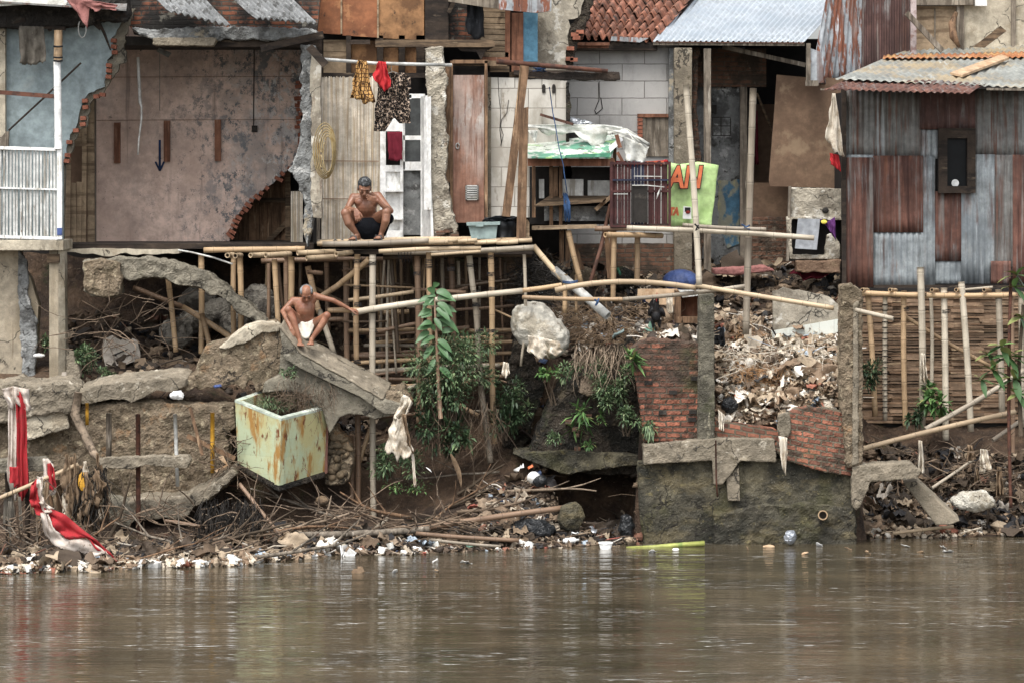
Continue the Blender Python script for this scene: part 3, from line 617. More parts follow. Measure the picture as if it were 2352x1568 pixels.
# blue wall, plaster skin over a torn brick core
edge = [(300,60),(290,24),(276,62),(259,88),(256,127),(248,140),(243,180),(240,200),(205,214),(187,233),(182,270),(172,295),(160,310),(152,350),(145,375)]
t = MB(); t.prism([(-60,30)] + jag(edge[1:], 9, 2.5) + [(145,575),(-60,575)], 2.0, .05); build(t, 'wall', 'plaster_blue', H, label='pale blue plaster wall torn away along its right edge')
core = [(312,20),(288,82),(286,112),(293,128),(288,142),(273,150),(262,178),(246,205),(233,224),(212,226),(206,250),(200,288),(184,298),(180,310),(170,325),(162,355),(158,376),(150,380)]
t = MB(); t.prism([(-60,30)] + jag(core, 7, 3) + [(146,575),(-60,575)], 2.055, .10); build(t, 'masonry', 'concrete_ramp', H, label='grey mortar and rubble core showing along the torn edge')
for u, v in ((262,108),(264,121),(251,151),(251,163),(250,177),(196,232),(197,247),(192,272),(191,286),(175,300),(160,327),(156,357),(154,370),(296,28),(262,94),(236,218),(222,222)):
    t = MB(); t.box(P(u, v, 2.03), (.072, .12, .05), Matrix.Rotation(U(-.15,.15), 3, 'Y')); build(t, 'broken_brick', 'terracotta', H)
t = MB(); t.rect(-60, 66, 12, 345, 1.9, .2); build(t, 'corner_column', 'concrete_light', H)
t = MB(); t.rect(-70, 552, 146, 576, 1.45, .9); build(t, 'floor_beam', 'concrete_light', H, rough=(.03, .015, .3))
# right side: pink room
ed = [(690,100),(690,170),(686,260),(690,375),(668,386),(642,408),(600,440),(562,478),(540,505),(528,540),(522,567)]
t = MB(); t.prism([(205,60)] + [(700,60)] + jag(ed, 9, 2.5) + [(205,567)], 3.8, .12); build(t, 'inner_wall', 'plaster_pink', H, label='brownish pink plaster wall blotched grey with mould')
for i in range(len(ed)-1):
    (a, b), (c2, d2) = ed[i], ed[i+1]; n = max(1, int(abs(d2-b)/9))
    for k in range(n):
        q = (k+.3)/n; u = a+(c2-a)*q; v = b+(d2-b)*q
        if v > 175 and R() < .92:
            t = MB(); t.box(P(u+U(-2,6), v+U(-1.5,1.5), 3.82), (U(.05,.13), .14, U(.04,.058)), Matrix.Rotation(U(-.2,.2)+(.55 if v > 385 else 0), 3, 'Y')); build(t, 'broken_brick', 'terracotta', H)
for u0, v0, v1 in ((262,282,375),(376,278,372),(493,275,370)):
    t = MB(); t.rect(u0, v0, u0+14, v1, 3.75, .06); build(t, 'wall_batten', 'wood_red', H)
t = MB(); t.bar(P(367,322,3.785), P(367,392,3.785), .03, .012); t.bar(P(367,393,3.78), P(357,372,3.78), .025, .012); t.bar(P(367,393,3.78), P(377,372,3.78), .025, .012)
build(t, 'painted_arrow', 'ink_blue', H, label='dark blue arrow painted on the pink wall pointing down')
t = MB(); t.rect(578,289,591,304,3.77,.04); build(t, 'socket', 'soot', H)
for v_ in (178, 277):
    t = MB(); t.bar(P(216,v_,3.793), P(682,v_-2,3.793), .006, .006); build(t, 'wall_joint', 'wood_brown', H)
t = MB(); t.bar(P(584,110,3.785), P(582,289,3.785), .012, .012); build(t, 'cable', 'soot', H)
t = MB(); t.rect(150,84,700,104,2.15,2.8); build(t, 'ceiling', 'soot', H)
t = MB(); t.rect(140,560,720,572,2.3,2.5); build(t, 'floor', 'wood_dark', H)
t = MB(); t.prism(jag([(150,573),(250,571),(330,574),(410,573)],20,1)+jag([(412,582),(330,586),(290,582),(250,588),(150,580)],12,2.5), 2.1, .5); build(t, 'floor_slab', 'concrete_light', H)
t = MB()
for i, (u0, u1, v0) in enumerate(((148,163,330),(164,174,420),(176,188,418),(189,200,240),(201,216,215))):
    t.prism([(u0,v0),(u1,v0+U(-3,3)),(u1+U(-4,2),568),(u0+U(-3,3),568)], 3.2+i*.02, .03)
build(t, 'plank_screen', 'board_tan', H)
t = MB(); t.rect(146,225,218,568,3.5,.03); build(t, 'backing_board', 'board_brown', H)
t = MB(); t.rect(160,225,205,330,3.3,.03); t.rect(162,330,216,336,3.25,.03); build(t, 'plywood_panel', 'board_tan', H)
t = MB(); t.rect(214,228,220,566,3.4,.06); build(t, 'door_post', 'wood_grey', H)
# planks behind the torn lower edge
t = MB()
for i in range(6): t.rect(524+i*24, 380, 547+i*24, 566, 4.45+.01*(i%2), .03)
build(t, 'plank_wall', 'wood_brown', H)
t = MB(); t.rect(530,455,660,466,4.4,.04); t.rect(520,553,672,567,4.3,.05); t.bar(P(610,560,4.38), P(660,510,4.38), .07, .03); t.rect(655,395,667,566,4.2,.06); build(t, 'door_brace', 'wood_h', H)
t = MB()
for i in range(7): t.rect(668+i*4, 440, 671+i*4, 566, 3.3, .02)
build(t, 'bamboo_strip', 'split_bamboo', H)
# pillar wreck
t = MB(); t.prism(jag([(690,104),(724,104)],9,2)+jag([(722,180),(716,250),(720,330),(716,420),(720,480),(712,540),(706,568)],12,3)+jag([(698,540),(703,470),(680,410),(662,390),(680,370),(692,300),(690,200),(690,106)],12,4), 1.75, .35); build(t, 'pillar', 'plaster_grey', H, rough=(.03,.05,.12), label='dark grey broken pillar with ragged foot')
t = MB(); t.prism(jag([(714,110),(738,125)],9,1)+jag([(736,200),(738,330),(740,420),(738,500),(720,500)],14,2)+jag([(713,450),(716,300),(712,180),(714,112)],14,2.5), 1.62, .2); build(t, 'pillar_plaster', 'plaster_cream', H)
# top: brick gable, lintel and ledge
t = MB(); t.prism([(296,-60),(742,-60),(728,70)]+jag([(700,84),(560,86),(420,84),(310,82),(297,60)],12,3), 2.2, .15); build(t, 'gable', 'brick_sooty', H)
t = MB(); t.prism(jag([(300,64),(352,70),(470,64),(600,62),(722,70)],12,3)+jag([(738,84),(620,92),(480,90),(360,92),(322,80)],12,3), 1.75, .5); build(t, 'ledge', 'plaster_grey', H, rough=(.035,.06,.15))
t = MB(); t.prism([(352,88),(494,86),(496,92),(488,106),(350,104)], 1.6, .3); build(t, 'lintel', 'concrete', H, rough=(.025,.03,.2))
t = MB(); t.rect(470,89,735,108,1.85,.15); t.bar(P(600,112,1.7), P(742,80,1.5), .09, .05); build(t, 'beam', 'wood_dark', H)
for k, (a, b2, c2, d2) in enumerate((((345,-14,2.0),(462,-14,2.0),(534,62,1.35),(390,26,1.35)), ((520,-14,2.0),(656,-14,2.0),(727,54,1.3),(588,42,1.3)))):
    t = MB(); A, B, C, E = P(*a), P(*b2), P(*c2), P(*d2); lay(t, A, B, C, E, .072, .02, 8, .02, k); build(t, 'roof_sheet', 'asbestos', H, solid=.008)
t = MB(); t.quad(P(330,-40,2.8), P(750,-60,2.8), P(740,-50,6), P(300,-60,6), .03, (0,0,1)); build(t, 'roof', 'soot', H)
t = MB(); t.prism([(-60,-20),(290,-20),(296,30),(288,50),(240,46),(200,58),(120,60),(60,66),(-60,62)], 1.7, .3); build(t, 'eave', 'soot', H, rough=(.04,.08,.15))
t = MB(); t.quad(P(-60,-60,4.5), P(300,-60,4.5), P(290,22,1.2), P(-60,0,1.2), .02, (0,0,-1)); build(t, 'tin_roof', 'tin_dirty', H)
t = MB(); t.prism([(-60,4),(60,-2),(160,-6),(150,14),(80,10),(40,12),(-60,18)], 1.25, .06); build(t, 'gutter_board', 'tarp_white', H)
t = MB()
for A, B in (((-60,50),(150,66)),((-60,60),(60,46)),((150,62),(290,34)),((100,24),(115,70)),((190,30),(230,66))): t.bar(P(*A,1.85), P(*B,1.7), .05, .05)
build(t, 'roof_batten', 'wood_dark', H)
# posts below
t = MB(); t.rect(113,576,134,880,1.6,.3); build(t, 'front_column', 'concrete_smooth', H)
t = MB(); t.quad(P(134,576,1.6), P(148,576,1.68), P(151,880,1.68), P(134,880,1.6), .25); build(t, 'column_side', 'concrete_light', H)
t = MB(); t.rect(108,584,136,604,1.55,.1); build(t, 'column_cap', 'wood_h', H)
t = MB(); t.prism([(-60,575),(46,575),(50,610),(70,640),(88,700),(84,790),(74,880),(-60,880)], 1.9, .25); build(t, 'undercroft_wall', 'concrete_smooth', H)
t = MB(); t.prism(jag([(42,576),(62,600),(64,680),(86,740),(84,800),(76,882),(52,882),(46,760),(40,640)],10,2), 1.82, .1); build(t, 'broken_jamb', 'plaster_grey', H, rough=(.03,.04,.15))
# dark walls closing the undercroft behind
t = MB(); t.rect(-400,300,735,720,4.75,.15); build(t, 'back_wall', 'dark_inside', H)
# collapsed arched slab below the floor
def ribbon(mb, top, bot, Y, t):
    return mb.prism(top + list(reversed(bot)), Y, t)
t = MB(); t.prism(jag([(190,600),(270,592),(350,594),(390,600),(440,616),(480,634),(510,654),(540,680),(575,705),(610,740)],14,3)+jag([(596,742),(560,728),(530,700),(500,680),(460,665),(400,650),(360,638),(300,640),(272,645)],14,4)+[(276,672),(262,682),(210,680),(194,668)], 1.5, .5)
o = build(t, 'sagging_slab', 'concrete_ramp', None, 'curved broken concrete slab sagging below the floor of the left house', 'slab', rough=(.035,.07,.15))
t = MB(); t.prism(jag([(192,604),(232,596),(274,606),(278,640),(272,676),(250,682),(210,676),(194,660)],12,2), 1.35, .3); build(t, 'rubble_block', 'stone_wall', None, 'rounded concrete block hanging under the left floor slab', 'block', rough=(.035,.08,.2))

# white bamboo railing
RL = thing('balcony_railing', P(70,550,1.5), 'white painted slatted bamboo railing on the left concrete beam', 'railing')
for i in range(26):
    t = MB(); u = -60 + i*7.7 + U(-.8,.8); t.bar(P(u,340+U(-1,1),1.5), P(u+U(-1.5,1.5),550,1.5), .026, .02); build(t, 'slat', 'white_old', RL)
for v in (341,433,545):
    t = MB(); t.bar(P(-60,v-3,1.47), P(140,v+3,1.47), .04 if v != 433 else .022, .03); build(t, 'rail', 'white_paint', RL)
t = MB(); t.rect(131,340,142,550,1.44,.06); build(t, 'end_post', 'white_paint', RL)
t = MB(); t.rect(131,524,142,541,1.43,.07); build(t, 'tape_band', 'plastic_blue', RL)
P0 = thing('balcony_pole', P(133,340,1.45), 'tall pole above the white railing, bamboo at the top and painted white below', 'pole')
t = MB(); t.bamboo(P(134,342,1.45), P(131,140,1.45), .048); build(t, 'lower_pole', 'white_paint', P0)
t = MB(); t.bamboo(P(133,142,1.45), P(134,70,1.45), .055); build(t, 'upper_pole', 'bamboo_tan', P0)
for v in (107,132,140):
    t = MB(); t.tube([P(123,v,1.38), P(133,v+1,1.36), P(144,v,1.38)], .012, 6); build(t, 'tie', 'tie_black', P0)
def single(name, m, fn, label, cat, group=None, **k):
    t = MB(); fn(t); return build(t, name, m, None, label, cat, group, **k)
single('rusty_rail', 'rust', lambda t: t.bar(P(-60,208,1.6), P(124,222,1.5), .055, .04), 'rusty horizontal rail meeting the tall white balcony pole', 'rail')
single('wooden_stick', 'wood_dark', lambda t: t.tube([P(20,300,1.7), P(100,226,1.6), P(186,145,1.7)], .013, 6), 'long thin dark stick leaning across the blue wall behind the balcony pole', 'stick')
single('wooden_stick', 'wood_dark', lambda t: t.tube([P(224,46,1.7), P(240,78,1.7), P(254,116,1.7)], [.022,.02,.008], 6), 'short dark stick hanging from the eave above the blue wall', 'stick')
single('wooden_stub', 'wood_grey', lambda t: t.prism([(0,320),(14,302),(20,302),(18,340),(0,340)], 1.75, .08), 'weathered wood stub behind the top left of the white railing', 'plank')
def fabric(pts_top, pts_bot, Y, m, name, label, cat, folds=5, amp=.03, n=24, rows=12, group=None, parent=None, sag=0, solid=.006, dz=.0, fray=1.0):
    def L(pp, s):
        x = s*(len(pp)-1); i = min(int(x), len(pp)-2); q = x-i
        a, b = pp[i], pp[i+1]; return (a[0]+(b[0]-a[0])*q, a[1]+(b[1]-a[1])*q)
    ph = U(0, 60); W = max(abs(pts_bot[-1][0]-pts_bot[0][0]), abs(pts_bot[-1][1]-pts_bot[0][1]), 8)
    def fn(s, t_):
        a = L(pts_top, s); b = L(pts_bot, s)
        u = a[0]+(b[0]-a[0])*t_; v = a[1]+(b[1]-a[1])*t_
        u += fray*W*.10*noise.noise(Vector((s*1.5, t_*4, ph)))*(.3+t_); v += fray*W*.16*noise.noise(Vector((s*6, ph, 3)))*t_**3 + fray*W*.06*noise.noise(Vector((s*19, ph, 8)))*t_**6
        w = s + .16*noise.noise(Vector((s*2.5, t_*1.6, ph)))
        y = Y + dz*t_ + amp*(.35+.65*t_)*math.sin(folds*2*math.pi*w+ph+.9*t_) + amp*1.1*noise.noise(Vector((s*4, t_*3, ph))) + amp*.5*noise.noise(Vector((s*11, t_*9, ph)))
        return P(u, v, y)
    t = MB(); t.grid(fn, n, rows)
    return build(t, name, m, parent, label, cat, group, solid=solid)
fabric([(44,60),(100,62)], [(46,148),(78,152),(108,140)], 1.6, 'drape', 'hanging_drape', 'dull brown cloth hanging under the top left eave', 'cloth', 2, .05)
fabric([(145,-6),(190,-2),(270,12)], [(182,22),(198,70),(202,22),(222,28),(232,18),(266,22)], 1.15, 'cloth_pink', 'torn_tarp', 'faded red torn tarp drooping from the top left roof edge', 'tarp', 2, .04)
single('plastic_hoop', 'pvc', lambda t: t.tube([P(189+9*math.sin(a*.35), 66-21*math.cos(a*.35), 1.5) for a in range(0,17)], .008, 6), 'thin white ring hanging under the left eave', 'ring')
single('conduit_pipe', 'pvc', lambda t: t.tube([P(317,132,2.6),P(319,180,2.6),P(322,236,2.6),P(325,246,2.6),P(325,275,2.6),P(319,320,2.6),P(317,356,2.6)], [.02,.02,.02,.012,.013,.012,.010], 8), 'white plastic conduit hanging broken in front of the pink wall', 'pipe')
single('hanging_wire', 'pipe_grey', lambda t: t.tube([P(367,118,2.8),P(367,255,2.8)], .005, 5), 'thin straight wire hanging before the pink wall', 'wire')
single('lamp_plate', 'pipe_grey', lambda t: t.prism([(366,110),(394,122),(386,133),(358,118)], 2.9, .03), 'small tilted grey plate under the ceiling of the pink room', 'plate')
single('conduit_pipe', 'pvc', lambda t: t.tube([P(410,575,1.9),P(440,580,1.8),P(490,592,1.7),P(534,607,1.6)], .012, 8), 'white plastic pipe curving down below the pink room floor', 'pipe')

# ================================================================== 2. wooden house in the middle
W = thing('wooden_house', P(1000,560,3), 'two storey timber and plaster house with orange plywood panels above a split bamboo wall', 'house')
for (u0,u1,v1,m) in ((700,784,80,'plywood_orange'),(786,867,87,'plywood_orange'),(870,976,93,'plywood_stained')):
    t = MB(); t.prism([(u0,-60),(u1,-60),(u1,v1),(u0,v1-5)], 2.6, .03); build(t, 'plywood_panel', m, W)
for u, v in ((783,78),(867,88)):
    t = MB(); t.rect(u-1, -60, u+3, v, 2.57, .03); build(t, 'batten', 'board_tan', W)
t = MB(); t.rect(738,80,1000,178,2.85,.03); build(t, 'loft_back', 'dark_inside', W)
for (u0,v0,u1,v1) in ((743,92,795,118),(743,119,795,168),(807,94,865,168),(880,110,915,168),(930,110,960,168)):
    t = MB(); t.rect(u0,v0,u1,v1,2.72,.03); build(t, 'loft_panel', 'board_tan' if u0 < 800 else 'plywood_stained', W)
for (u0,u1) in ((729,740),(795,806),(866,880),(916,930),(956,975)):
    t = MB(); t.rect(u0,82,u1,172,2.6,.08); build(t, 'post', 'wood_dark', W)
t = MB(); t.rect(806,92,850,102,2.55,.05); build(t, 'beam', 'wood_dark', W)
t = MB(); t.prism([(862,92),(1130,92),(1137,98),(1136,109),(862,108)], 2.35, .12); build(t, 'beam', 'wood_h', W)
t = MB(); t.rect(720,168,1000,179,2.5,.1); build(t, 'beam', 'wood_dark', W)
t = MB(); t.rect(735,560,1010,568,2.2,.4); build(t, 'sill_beam', 'wood_h', W)
# split bamboo wall
t = MB(); u = 738
while u < 872:
    w = U(2.6,4.6); t.prism([(u,177+U(-2,3)),(u+w,177+U(-2,3)),(u+w+U(-.5,.5),560),(u+U(-.5,.5),560)], 2.42+U(0,.012), .015); u += w+.25
build(t, 'bamboo_wall', 'split_bamboo', W)
for v in (370, 457):
    t = MB(); t.bar(P(740,v,2.40), P(870,v+1,2.40), .012, .01); build(t, 'bamboo_band', 'bamboo_brown', W)
t = MB(); t.rect(719,175,738,560,2.5,.03); build(t, 'gap_board', 'dark_inside', W)
t = MB(); t.rect(727,175,735,560,2.4,.05); t.rect(719,262,738,270,2.38,.05); build(t, 'frame_post', 'wood_grey', W)
# white doorway
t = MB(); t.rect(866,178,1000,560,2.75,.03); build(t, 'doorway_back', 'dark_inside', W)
sh = []
DR = W
t = MB(); t.rect(873,300,886,548,2.4,.08); t.rect(886,270,922,302,2.42,.04); t.prism([(886,285),(903,270),(921,285),(921,302),(886,302)],2.41,.03)
t.rect(886,380,924,395,2.40,.05); t.rect(886,395,924,548,2.44,.04); t.rect(884,437,926,441,2.3,.14); t.rect(884,501,926,505,2.3,.14); t.rect(919,270,926,548,2.38,.08); t.rect(888,530,924,546,2.3,.12)
build(t, 'white_shelf', 'white_paint', W, label='white painted narrow shelf panel with two ledges')
t = MB(); t.rect(940,218,945,228,2.4,.05); t.rect(938,216,976,226,2.4,.06); t.rect(966,226,974,548,2.4,.07); t.rect(926,312,966,322,2.42,.05); t.rect(926,372,966,392,2.42,.05); t.rect(926,222,930,390,2.42,.05)
build(t, 'door_frame', 'white_paint', W)
t = MB(); t.rect(930,226,966,372,2.6,.02); build(t, 'window_pane', 'glass_grey', W)
t = MB(); t.rect(925,392,968,540,2.5,.03); build(t, 'grey_panel', 'plaster_grey', W)
t = MB(); t.quad(P(966,222,2.4), P(977,220,1.95), P(991,548,1.95), P(970,548,2.4), .03, (1,0,0)); t.quad(P(974,225,2.0),P(990,222,1.9),P(990,482,1.9),P(974,482,2.0),.03); build(t, 'open_door', 'white_paint', W, label='white door leaf standing open toward the river')
t = MB(); t.prism(jag([(978,112),(1018,112),(1026,180),(1020,260),(1030,330),(1024,400),(1036,470),(1048,520),(1048,560)],12,3)+jag([(992,560),(990,480),(986,400),(988,300),(980,200)],14,2), 2.0, .35); build(t, 'plaster_pillar', 'plaster_cream', W, rough=(.03,.05,.12), label='cracked cream plaster pillar crumbling at the foot')
for (u,v) in ((1012,535),(1030,530),(1044,540),(1020,548),(1040,552),(1056,548)):
    t = MB(); t.box(P(u,v,1.95), (.11,.12,.055), Matrix.Rotation(U(-.3,.3),3,'Y')); build(t, 'broken_brick', 'brick_old', W)
t = MB(); t.rect(1019,150,1034,420,2.25,.1); t.rect(1034,140,1040,512,2.3,.08); t.rect(1040,138,1122,146,2.3,.08); t.rect(1113,140,1120,512,2.3,.08); build(t, 'door_frame', 'wood_brown', W)
DO = thing('plank_door', P(1079,512,2.3), 'worn brown wooden door with a small louvre vent beside the cracked pillar', 'door')
t = MB(); t.rect(1041,173,1112,512,2.36,.04); build(t, 'leaf', 'door_brown', DO)
t = MB(); t.rect(1069,427,1099,460,2.345,.02); build(t, 'vent_back', 'soot', DO)
t = MB(); t.rect(1069,426,1072,460,2.33,.02); t.rect(1096,426,1099,460,2.33,.02)
for k in range(7): t.rect(1069,426+k*5.2,1099,429+k*5.2,2.33,.02)
build(t, 'vent_grille', 'pvc', DO)
t = MB(); t.tube([P(1051+4*math.cos(a*.7),336+6.5*math.sin(a*.7),2.34) for a in range(10)], .008, 6); build(t, 'handle', 'pvc', DO)
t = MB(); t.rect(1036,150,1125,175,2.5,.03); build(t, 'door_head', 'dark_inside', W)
# upper right half
t = MB(); t.rect(976,-60,1110,95,2.75,.06); build(t, 'upper_wall', 'brick_sooty', W)
t = MB(); t.rect(974,-60,1020,110,2.6,.1); build(t, 'upper_post', 'wood_dark', W)
t = MB(); t.rect(1020,-60,1030,92,2.6,.08); t.bar(P(1030,30,2.55),P(1050,-10,2.55),.05,.05); build(t, 'upper_post', 'wood_dark', W)
t = MB()
for k in range(10): t.prism([(1104,15+k*13),(1168,17+k*13),(1168,28+k*13),(1104,27+k*13)], 2.7-.01*k, .02)
build(t, 'slat_shutter', 'board_tan', W)
t = MB(); t.rect(1160,-10,1172,138,2.62,.04); t.rect(1104,132,1172,140,2.6,.05); t.rect(1175,30,1202,165,2.6,.05); build(t, 'brown_board', 'wood_red', W)
t = MB(); t.rect(1202,28,1235,142,2.62,.04); build(t, 'blue_board', 'board_blue', W)
t = MB(); t.prism([(1232,-60),(1345,-60)]+jag([(1342,0),(1330,40),(1308,48),(1306,80),(1302,120),(1300,165)],10,3)+[(1200,165),(1200,140),(1232,140)], 2.75, .15); build(t, 'plaster_wall', 'plaster_cream', W, label='pale cement wall with a torn right edge')
t = MB(); t.prism(jag([(1338,-60),(1362,0),(1352,40),(1340,70),(1328,90),(1322,120),(1318,150),(1300,165)],9,3)+jag([(1296,120),(1304,60),(1322,46),(1336,0)],9,3), 2.78, .15); build(t, 'torn_edge', 'stone_dark', W, rough=(.03,.05,.12))
for u, v in ((1320,80),(1324,88),(1310,112),(1308,136),(1318,138),(1332,74)):
    t = MB(); t.box(P(u,v,2.76), (.1,.12,.05)); build(t, 'broken_brick', 'terracotta', W)
t = MB(); t.prism([(1145,-60),(1270,-60),(1266,26),(1230,30),(1146,22)], 2.2, .1); build(t, 'fascia', 'tin_peel', W)
t = MB(); t.prism([(1020,-60),(1160,-60),(1160,22),(1120,18),(1030,4)], 2.25, .06); build(t, 'eave_board', 'wood_grey', W)
t = MB(); t.prism([(1030,92),(1135,108),(1115,118),(1105,138),(1095,120),(1060,118)], 2.4, .1); t.rect(1180,162,1320,172,2.5,.08); build(t, 'bracket', 'wood_dark', W)
t = MB(); t.rect(1040,140,1165,152,2.4,.04); t.rect(1120,152,1170,166,2.5,.03); t.rect(1170,166,1300,180,2.7,.03); build(t, 'lath', 'wood_h', W)
t = MB(); t.prism([(1118,178),(1302,182)]+jag([(1305,230),(1300,280),(1304,340),(1300,400),(1302,500)],12,2)+[(1118,500)], 2.55, .14); build(t, 'block_wall', 'block_white', W, label='whitewashed block wall with two vent holes')
t = MB(); t.prism([(1300,190)]+jag([(1308,190),(1312,250),(1308,330),(1312,400),(1308,470)],9,3)+[(1300,470)], 2.5, .16); build(t, 'wall_edge', 'stone_dark', W)
t = MB()
for u in (1245,1268):
    t.rect(u,199,u+8,214,2.535,.03); t.ell(P(u+4,199,2.545), (.022,.012,.03))
build(t, 'vent_shade', 'soot', W)  # solid dark pieces painted as the shade inside the vent openings
t = MB(); t.rect(1118,178,1128,500,2.5,.05); build(t, 'pilaster', 'concrete', W)
for cr in ([(1144,178),(1146,220),(1150,260),(1148,300),(1152,330)],[(1168,230),(1164,260),(1152,275),(1150,290),(1156,310),(1150,335)]):
    t = MB(); t.tube([P(a,b,2.54) for a,b in cr], .004, 5); build(t, 'wall_crack', 'soot', W)
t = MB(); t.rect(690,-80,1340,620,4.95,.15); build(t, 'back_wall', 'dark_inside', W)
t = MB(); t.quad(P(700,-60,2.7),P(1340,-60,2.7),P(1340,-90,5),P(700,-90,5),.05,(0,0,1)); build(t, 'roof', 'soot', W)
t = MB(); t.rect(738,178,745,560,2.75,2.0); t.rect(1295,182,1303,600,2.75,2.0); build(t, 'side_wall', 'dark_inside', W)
fabric([(1074,-20),(1108,-20)], [(1070,62),(1078,80),(1092,92),(1112,88)], 2.45, 'black_fabric', 'black_rag', 'torn black sheet hanging from the upper floor eave', 'cloth', 2, .03)

# ================================================================== 3. block house with red roof tiles
B = thing('block_house', P(1440,600,4.5), 'grey block house with a patchy red clay tile roof behind the food stall', 'house')
t = MB(); t.rect(1290,100,1560,625,4.5,.14); build(t, 'wall', 'block_grey', B)
t = MB(); t.rect(1548,110,1590,625,4.2,.3); build(t, 'column', 'concrete', B, rough=(.03,.02,.2))
t = MB(); t.rect(1536,112,1549,500,4.35,.12); build(t, 'column_side', 'plaster_grey', B)
t = MB(); t.rect(1464,262,1540,270,4.44,.05); build(t, 'window_lintel', 'wood_red', B)
t = MB(); t.rect(1474,270,1538,360,4.47,.03); build(t, 'window', 'wood_grey', B, label='boarded grey window under a reddish lintel')
MATS['board_tan']
for k in range(7):
    t = MB(); t.box(P(1470,276+k*9,4.46), (.07,.06,.045)); build(t, 'broken_brick', 'terracotta', B)
RA, RB, RC, RD = P(1352,-70,8.0), P(1640,-70,8.0), P(1502,97,4.3), P(1322,92,4.3)
def rq(s, q): return RA.lerp(RB, s).lerp(RD.lerp(RC, s), q)
rn = (RB-RA).cross(RD-RA).normalized(); rn = rn if rn.z > 0 else -rn
rows, cols = 10, 11; t = MB()
for j in range(rows):
    for i in range(cols):
        if R() < .015: continue
        s0, s1 = (i-.04)/cols, (i+1.06)/cols; q0, q1 = (j-.15)/rows, (j+1.05)/rows
        ju, jl = U(-.008,.008), U(-.006,.006); li = U(0,.02)
        def fn(a, b, s0=s0, s1=s1, q0=q0, q1=q1, ju=ju, li=li):
            p = rq(s0+(s1-s0)*a+ju, q0+(q1-q0)*b)
            return p + rn*(.045*math.sin(a*2*math.pi-.6) + .035*b + li)
        t.grid(fn, 8, 1)
build(t, 'tile_roof', 'roof_tile', B, solid=.012)
t = MB(); t.quad(RA-rn*.08, RB-rn*.08, RC-rn*.08, RD-rn*.08, .02, -rn); build(t, 'roof_deck', 'wood_dark', B)
t = MB(); t.prism([(1405,84),(1490,88),(1470,98),(1402,94)], 4.2, .03); build(t, 'flashing', 'tin_peel', B)
t = MB(); t.rect(1322,98,1400,105,4.15,.06); t.rect(1322,105,1398,111,4.2,.06); build(t, 'fascia_board', 'wood_red', B)
t = MB(); t.rect(1318,97,1510,116,4.3,.3); build(t, 'eave', 'wood_dark', B)
t = MB(); t.prism(jag([(1318,640),(1318,560),(1560,560),(1560,640)],12,1), 4.3, .2); build(t, 'plinth', 'brick_old', B)
for k,(a,c2) in enumerate(((P(1375,190,4.49),[(1375,190),(1376,230),(1366,255),(1370,262)]),(0,[(1380,225),(1384,250),(1370,262)]),(0,[(1495,268),(1497,284)]))):
    t = MB(); t.tube([P(x_,y_,4.49) for x_,y_ in c2], .006, 5); build(t, 'wall_crack', 'soot', B)

# ================================================================== 4. silver roofed shelter
S = thing('tin_roof_shelter', P(1750,625,5), 'open shelter under a bright silver corrugated roof with a dark interior', 'shelter')
t = MB(); lay(t, P(1625,-70,9.2), P(2010,-70,9.2), P(1848,98,4.2), P(1500,95,4.2), .092, .016, 10, .012, 3); build(t, 'roof', 'roof_silver', S, solid=.004)
t = MB(); t.bar(P(1500,100,4.25), P(1848,102,4.25), .05, .05); build(t, 'eave_beam', 'wood_grey', S)
t = MB(); t.bar(P(1505,97,4.18), P(1846,99.5,4.18), .012, .01); build(t, 'eave_trim', 'rust', S)
t = MB(); t.bar(P(1660,108,4.6), P(1850,150,4.6), .06, .05); build(t, 'brace', 'wood_grey', S)
t = MB(); t.rect(1617,112,1633,660,4.0,.1); build(t, 'post', 'wood_grey', S)
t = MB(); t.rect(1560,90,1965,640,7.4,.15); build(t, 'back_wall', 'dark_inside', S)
t = MB(); t.rect(1590,110,1712,640,5.6,.15); build(t, 'inner_wall', 'plaster_grey', S)
t = MB(); t.rect(1590,112,1760,200,5.5,.1); build(t, 'inner_brickwork', 'brick_old', S)
t = MB(); t.prism(jag([(1592,110),(1606,110),(1600,240),(1606,320),(1612,400),(1606,470),(1620,520),(1612,620)],12,2)+[(1590,620)], 4.6, .2); build(t, 'brick_jamb', 'brick_old', S, rough=(.03,.04,.12))
t = MB(); t.prism([(1640,415),(1700,415),(1702,560),(1640,560)], 5.56, .03); build(t, 'blue_patch', 'paint_patch', S) if False else None
t = MB(); t.rect(1722,240,1790,600,7.0,.1); build(t, 'inner_panel', 'board_brown', S)
t = MB(); t.rect(1720,420,1820,530,5.4,.05); build(t, 'lower_board', 'board_brown', S)
t = MB(); t.prism([(1784,172),(1850,178),(1940,180),(1945,440),(1900,432),(1768,428),(1766,415),(1778,260)], 4.7, .05); build(t, 'big_board', 'board_brown', S, label='large plain brown board with rounded corners')
t = MB(); t.rect(1720,500,1830,640,5.2,.2); build(t, 'low_brick_wall', 'brick_old', S, rough=(.035,.06,.15))
t = MB(); t.rect(1700,200,1716,640,5.3,.1); build(t, 'post', 'wood_grey', S)
t = MB(); t.tube([P(1738,215,4.8), P(1785,330,4.9)], .02, 6); build(t, 'brace', 'wood_h', S)
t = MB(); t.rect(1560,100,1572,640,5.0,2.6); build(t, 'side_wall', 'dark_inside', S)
mat('paint_patch', (78, 122, 150), [dict(c=(150,150,130), s=(4,4,3), lo=.44, hi=.52), dict(c=(170,164,120), s=(5,5,1), lo=.56, hi=.62)], bump=.4)
t = MB(); t.prism(jag([(1645,416),(1700,414),(1704,480),(1700,560),(1672,570),(1652,520),(1650,440)],10,4), 5.585, .02); build(t, 'blue_paint', 'paint_patch', S)
t = MB()
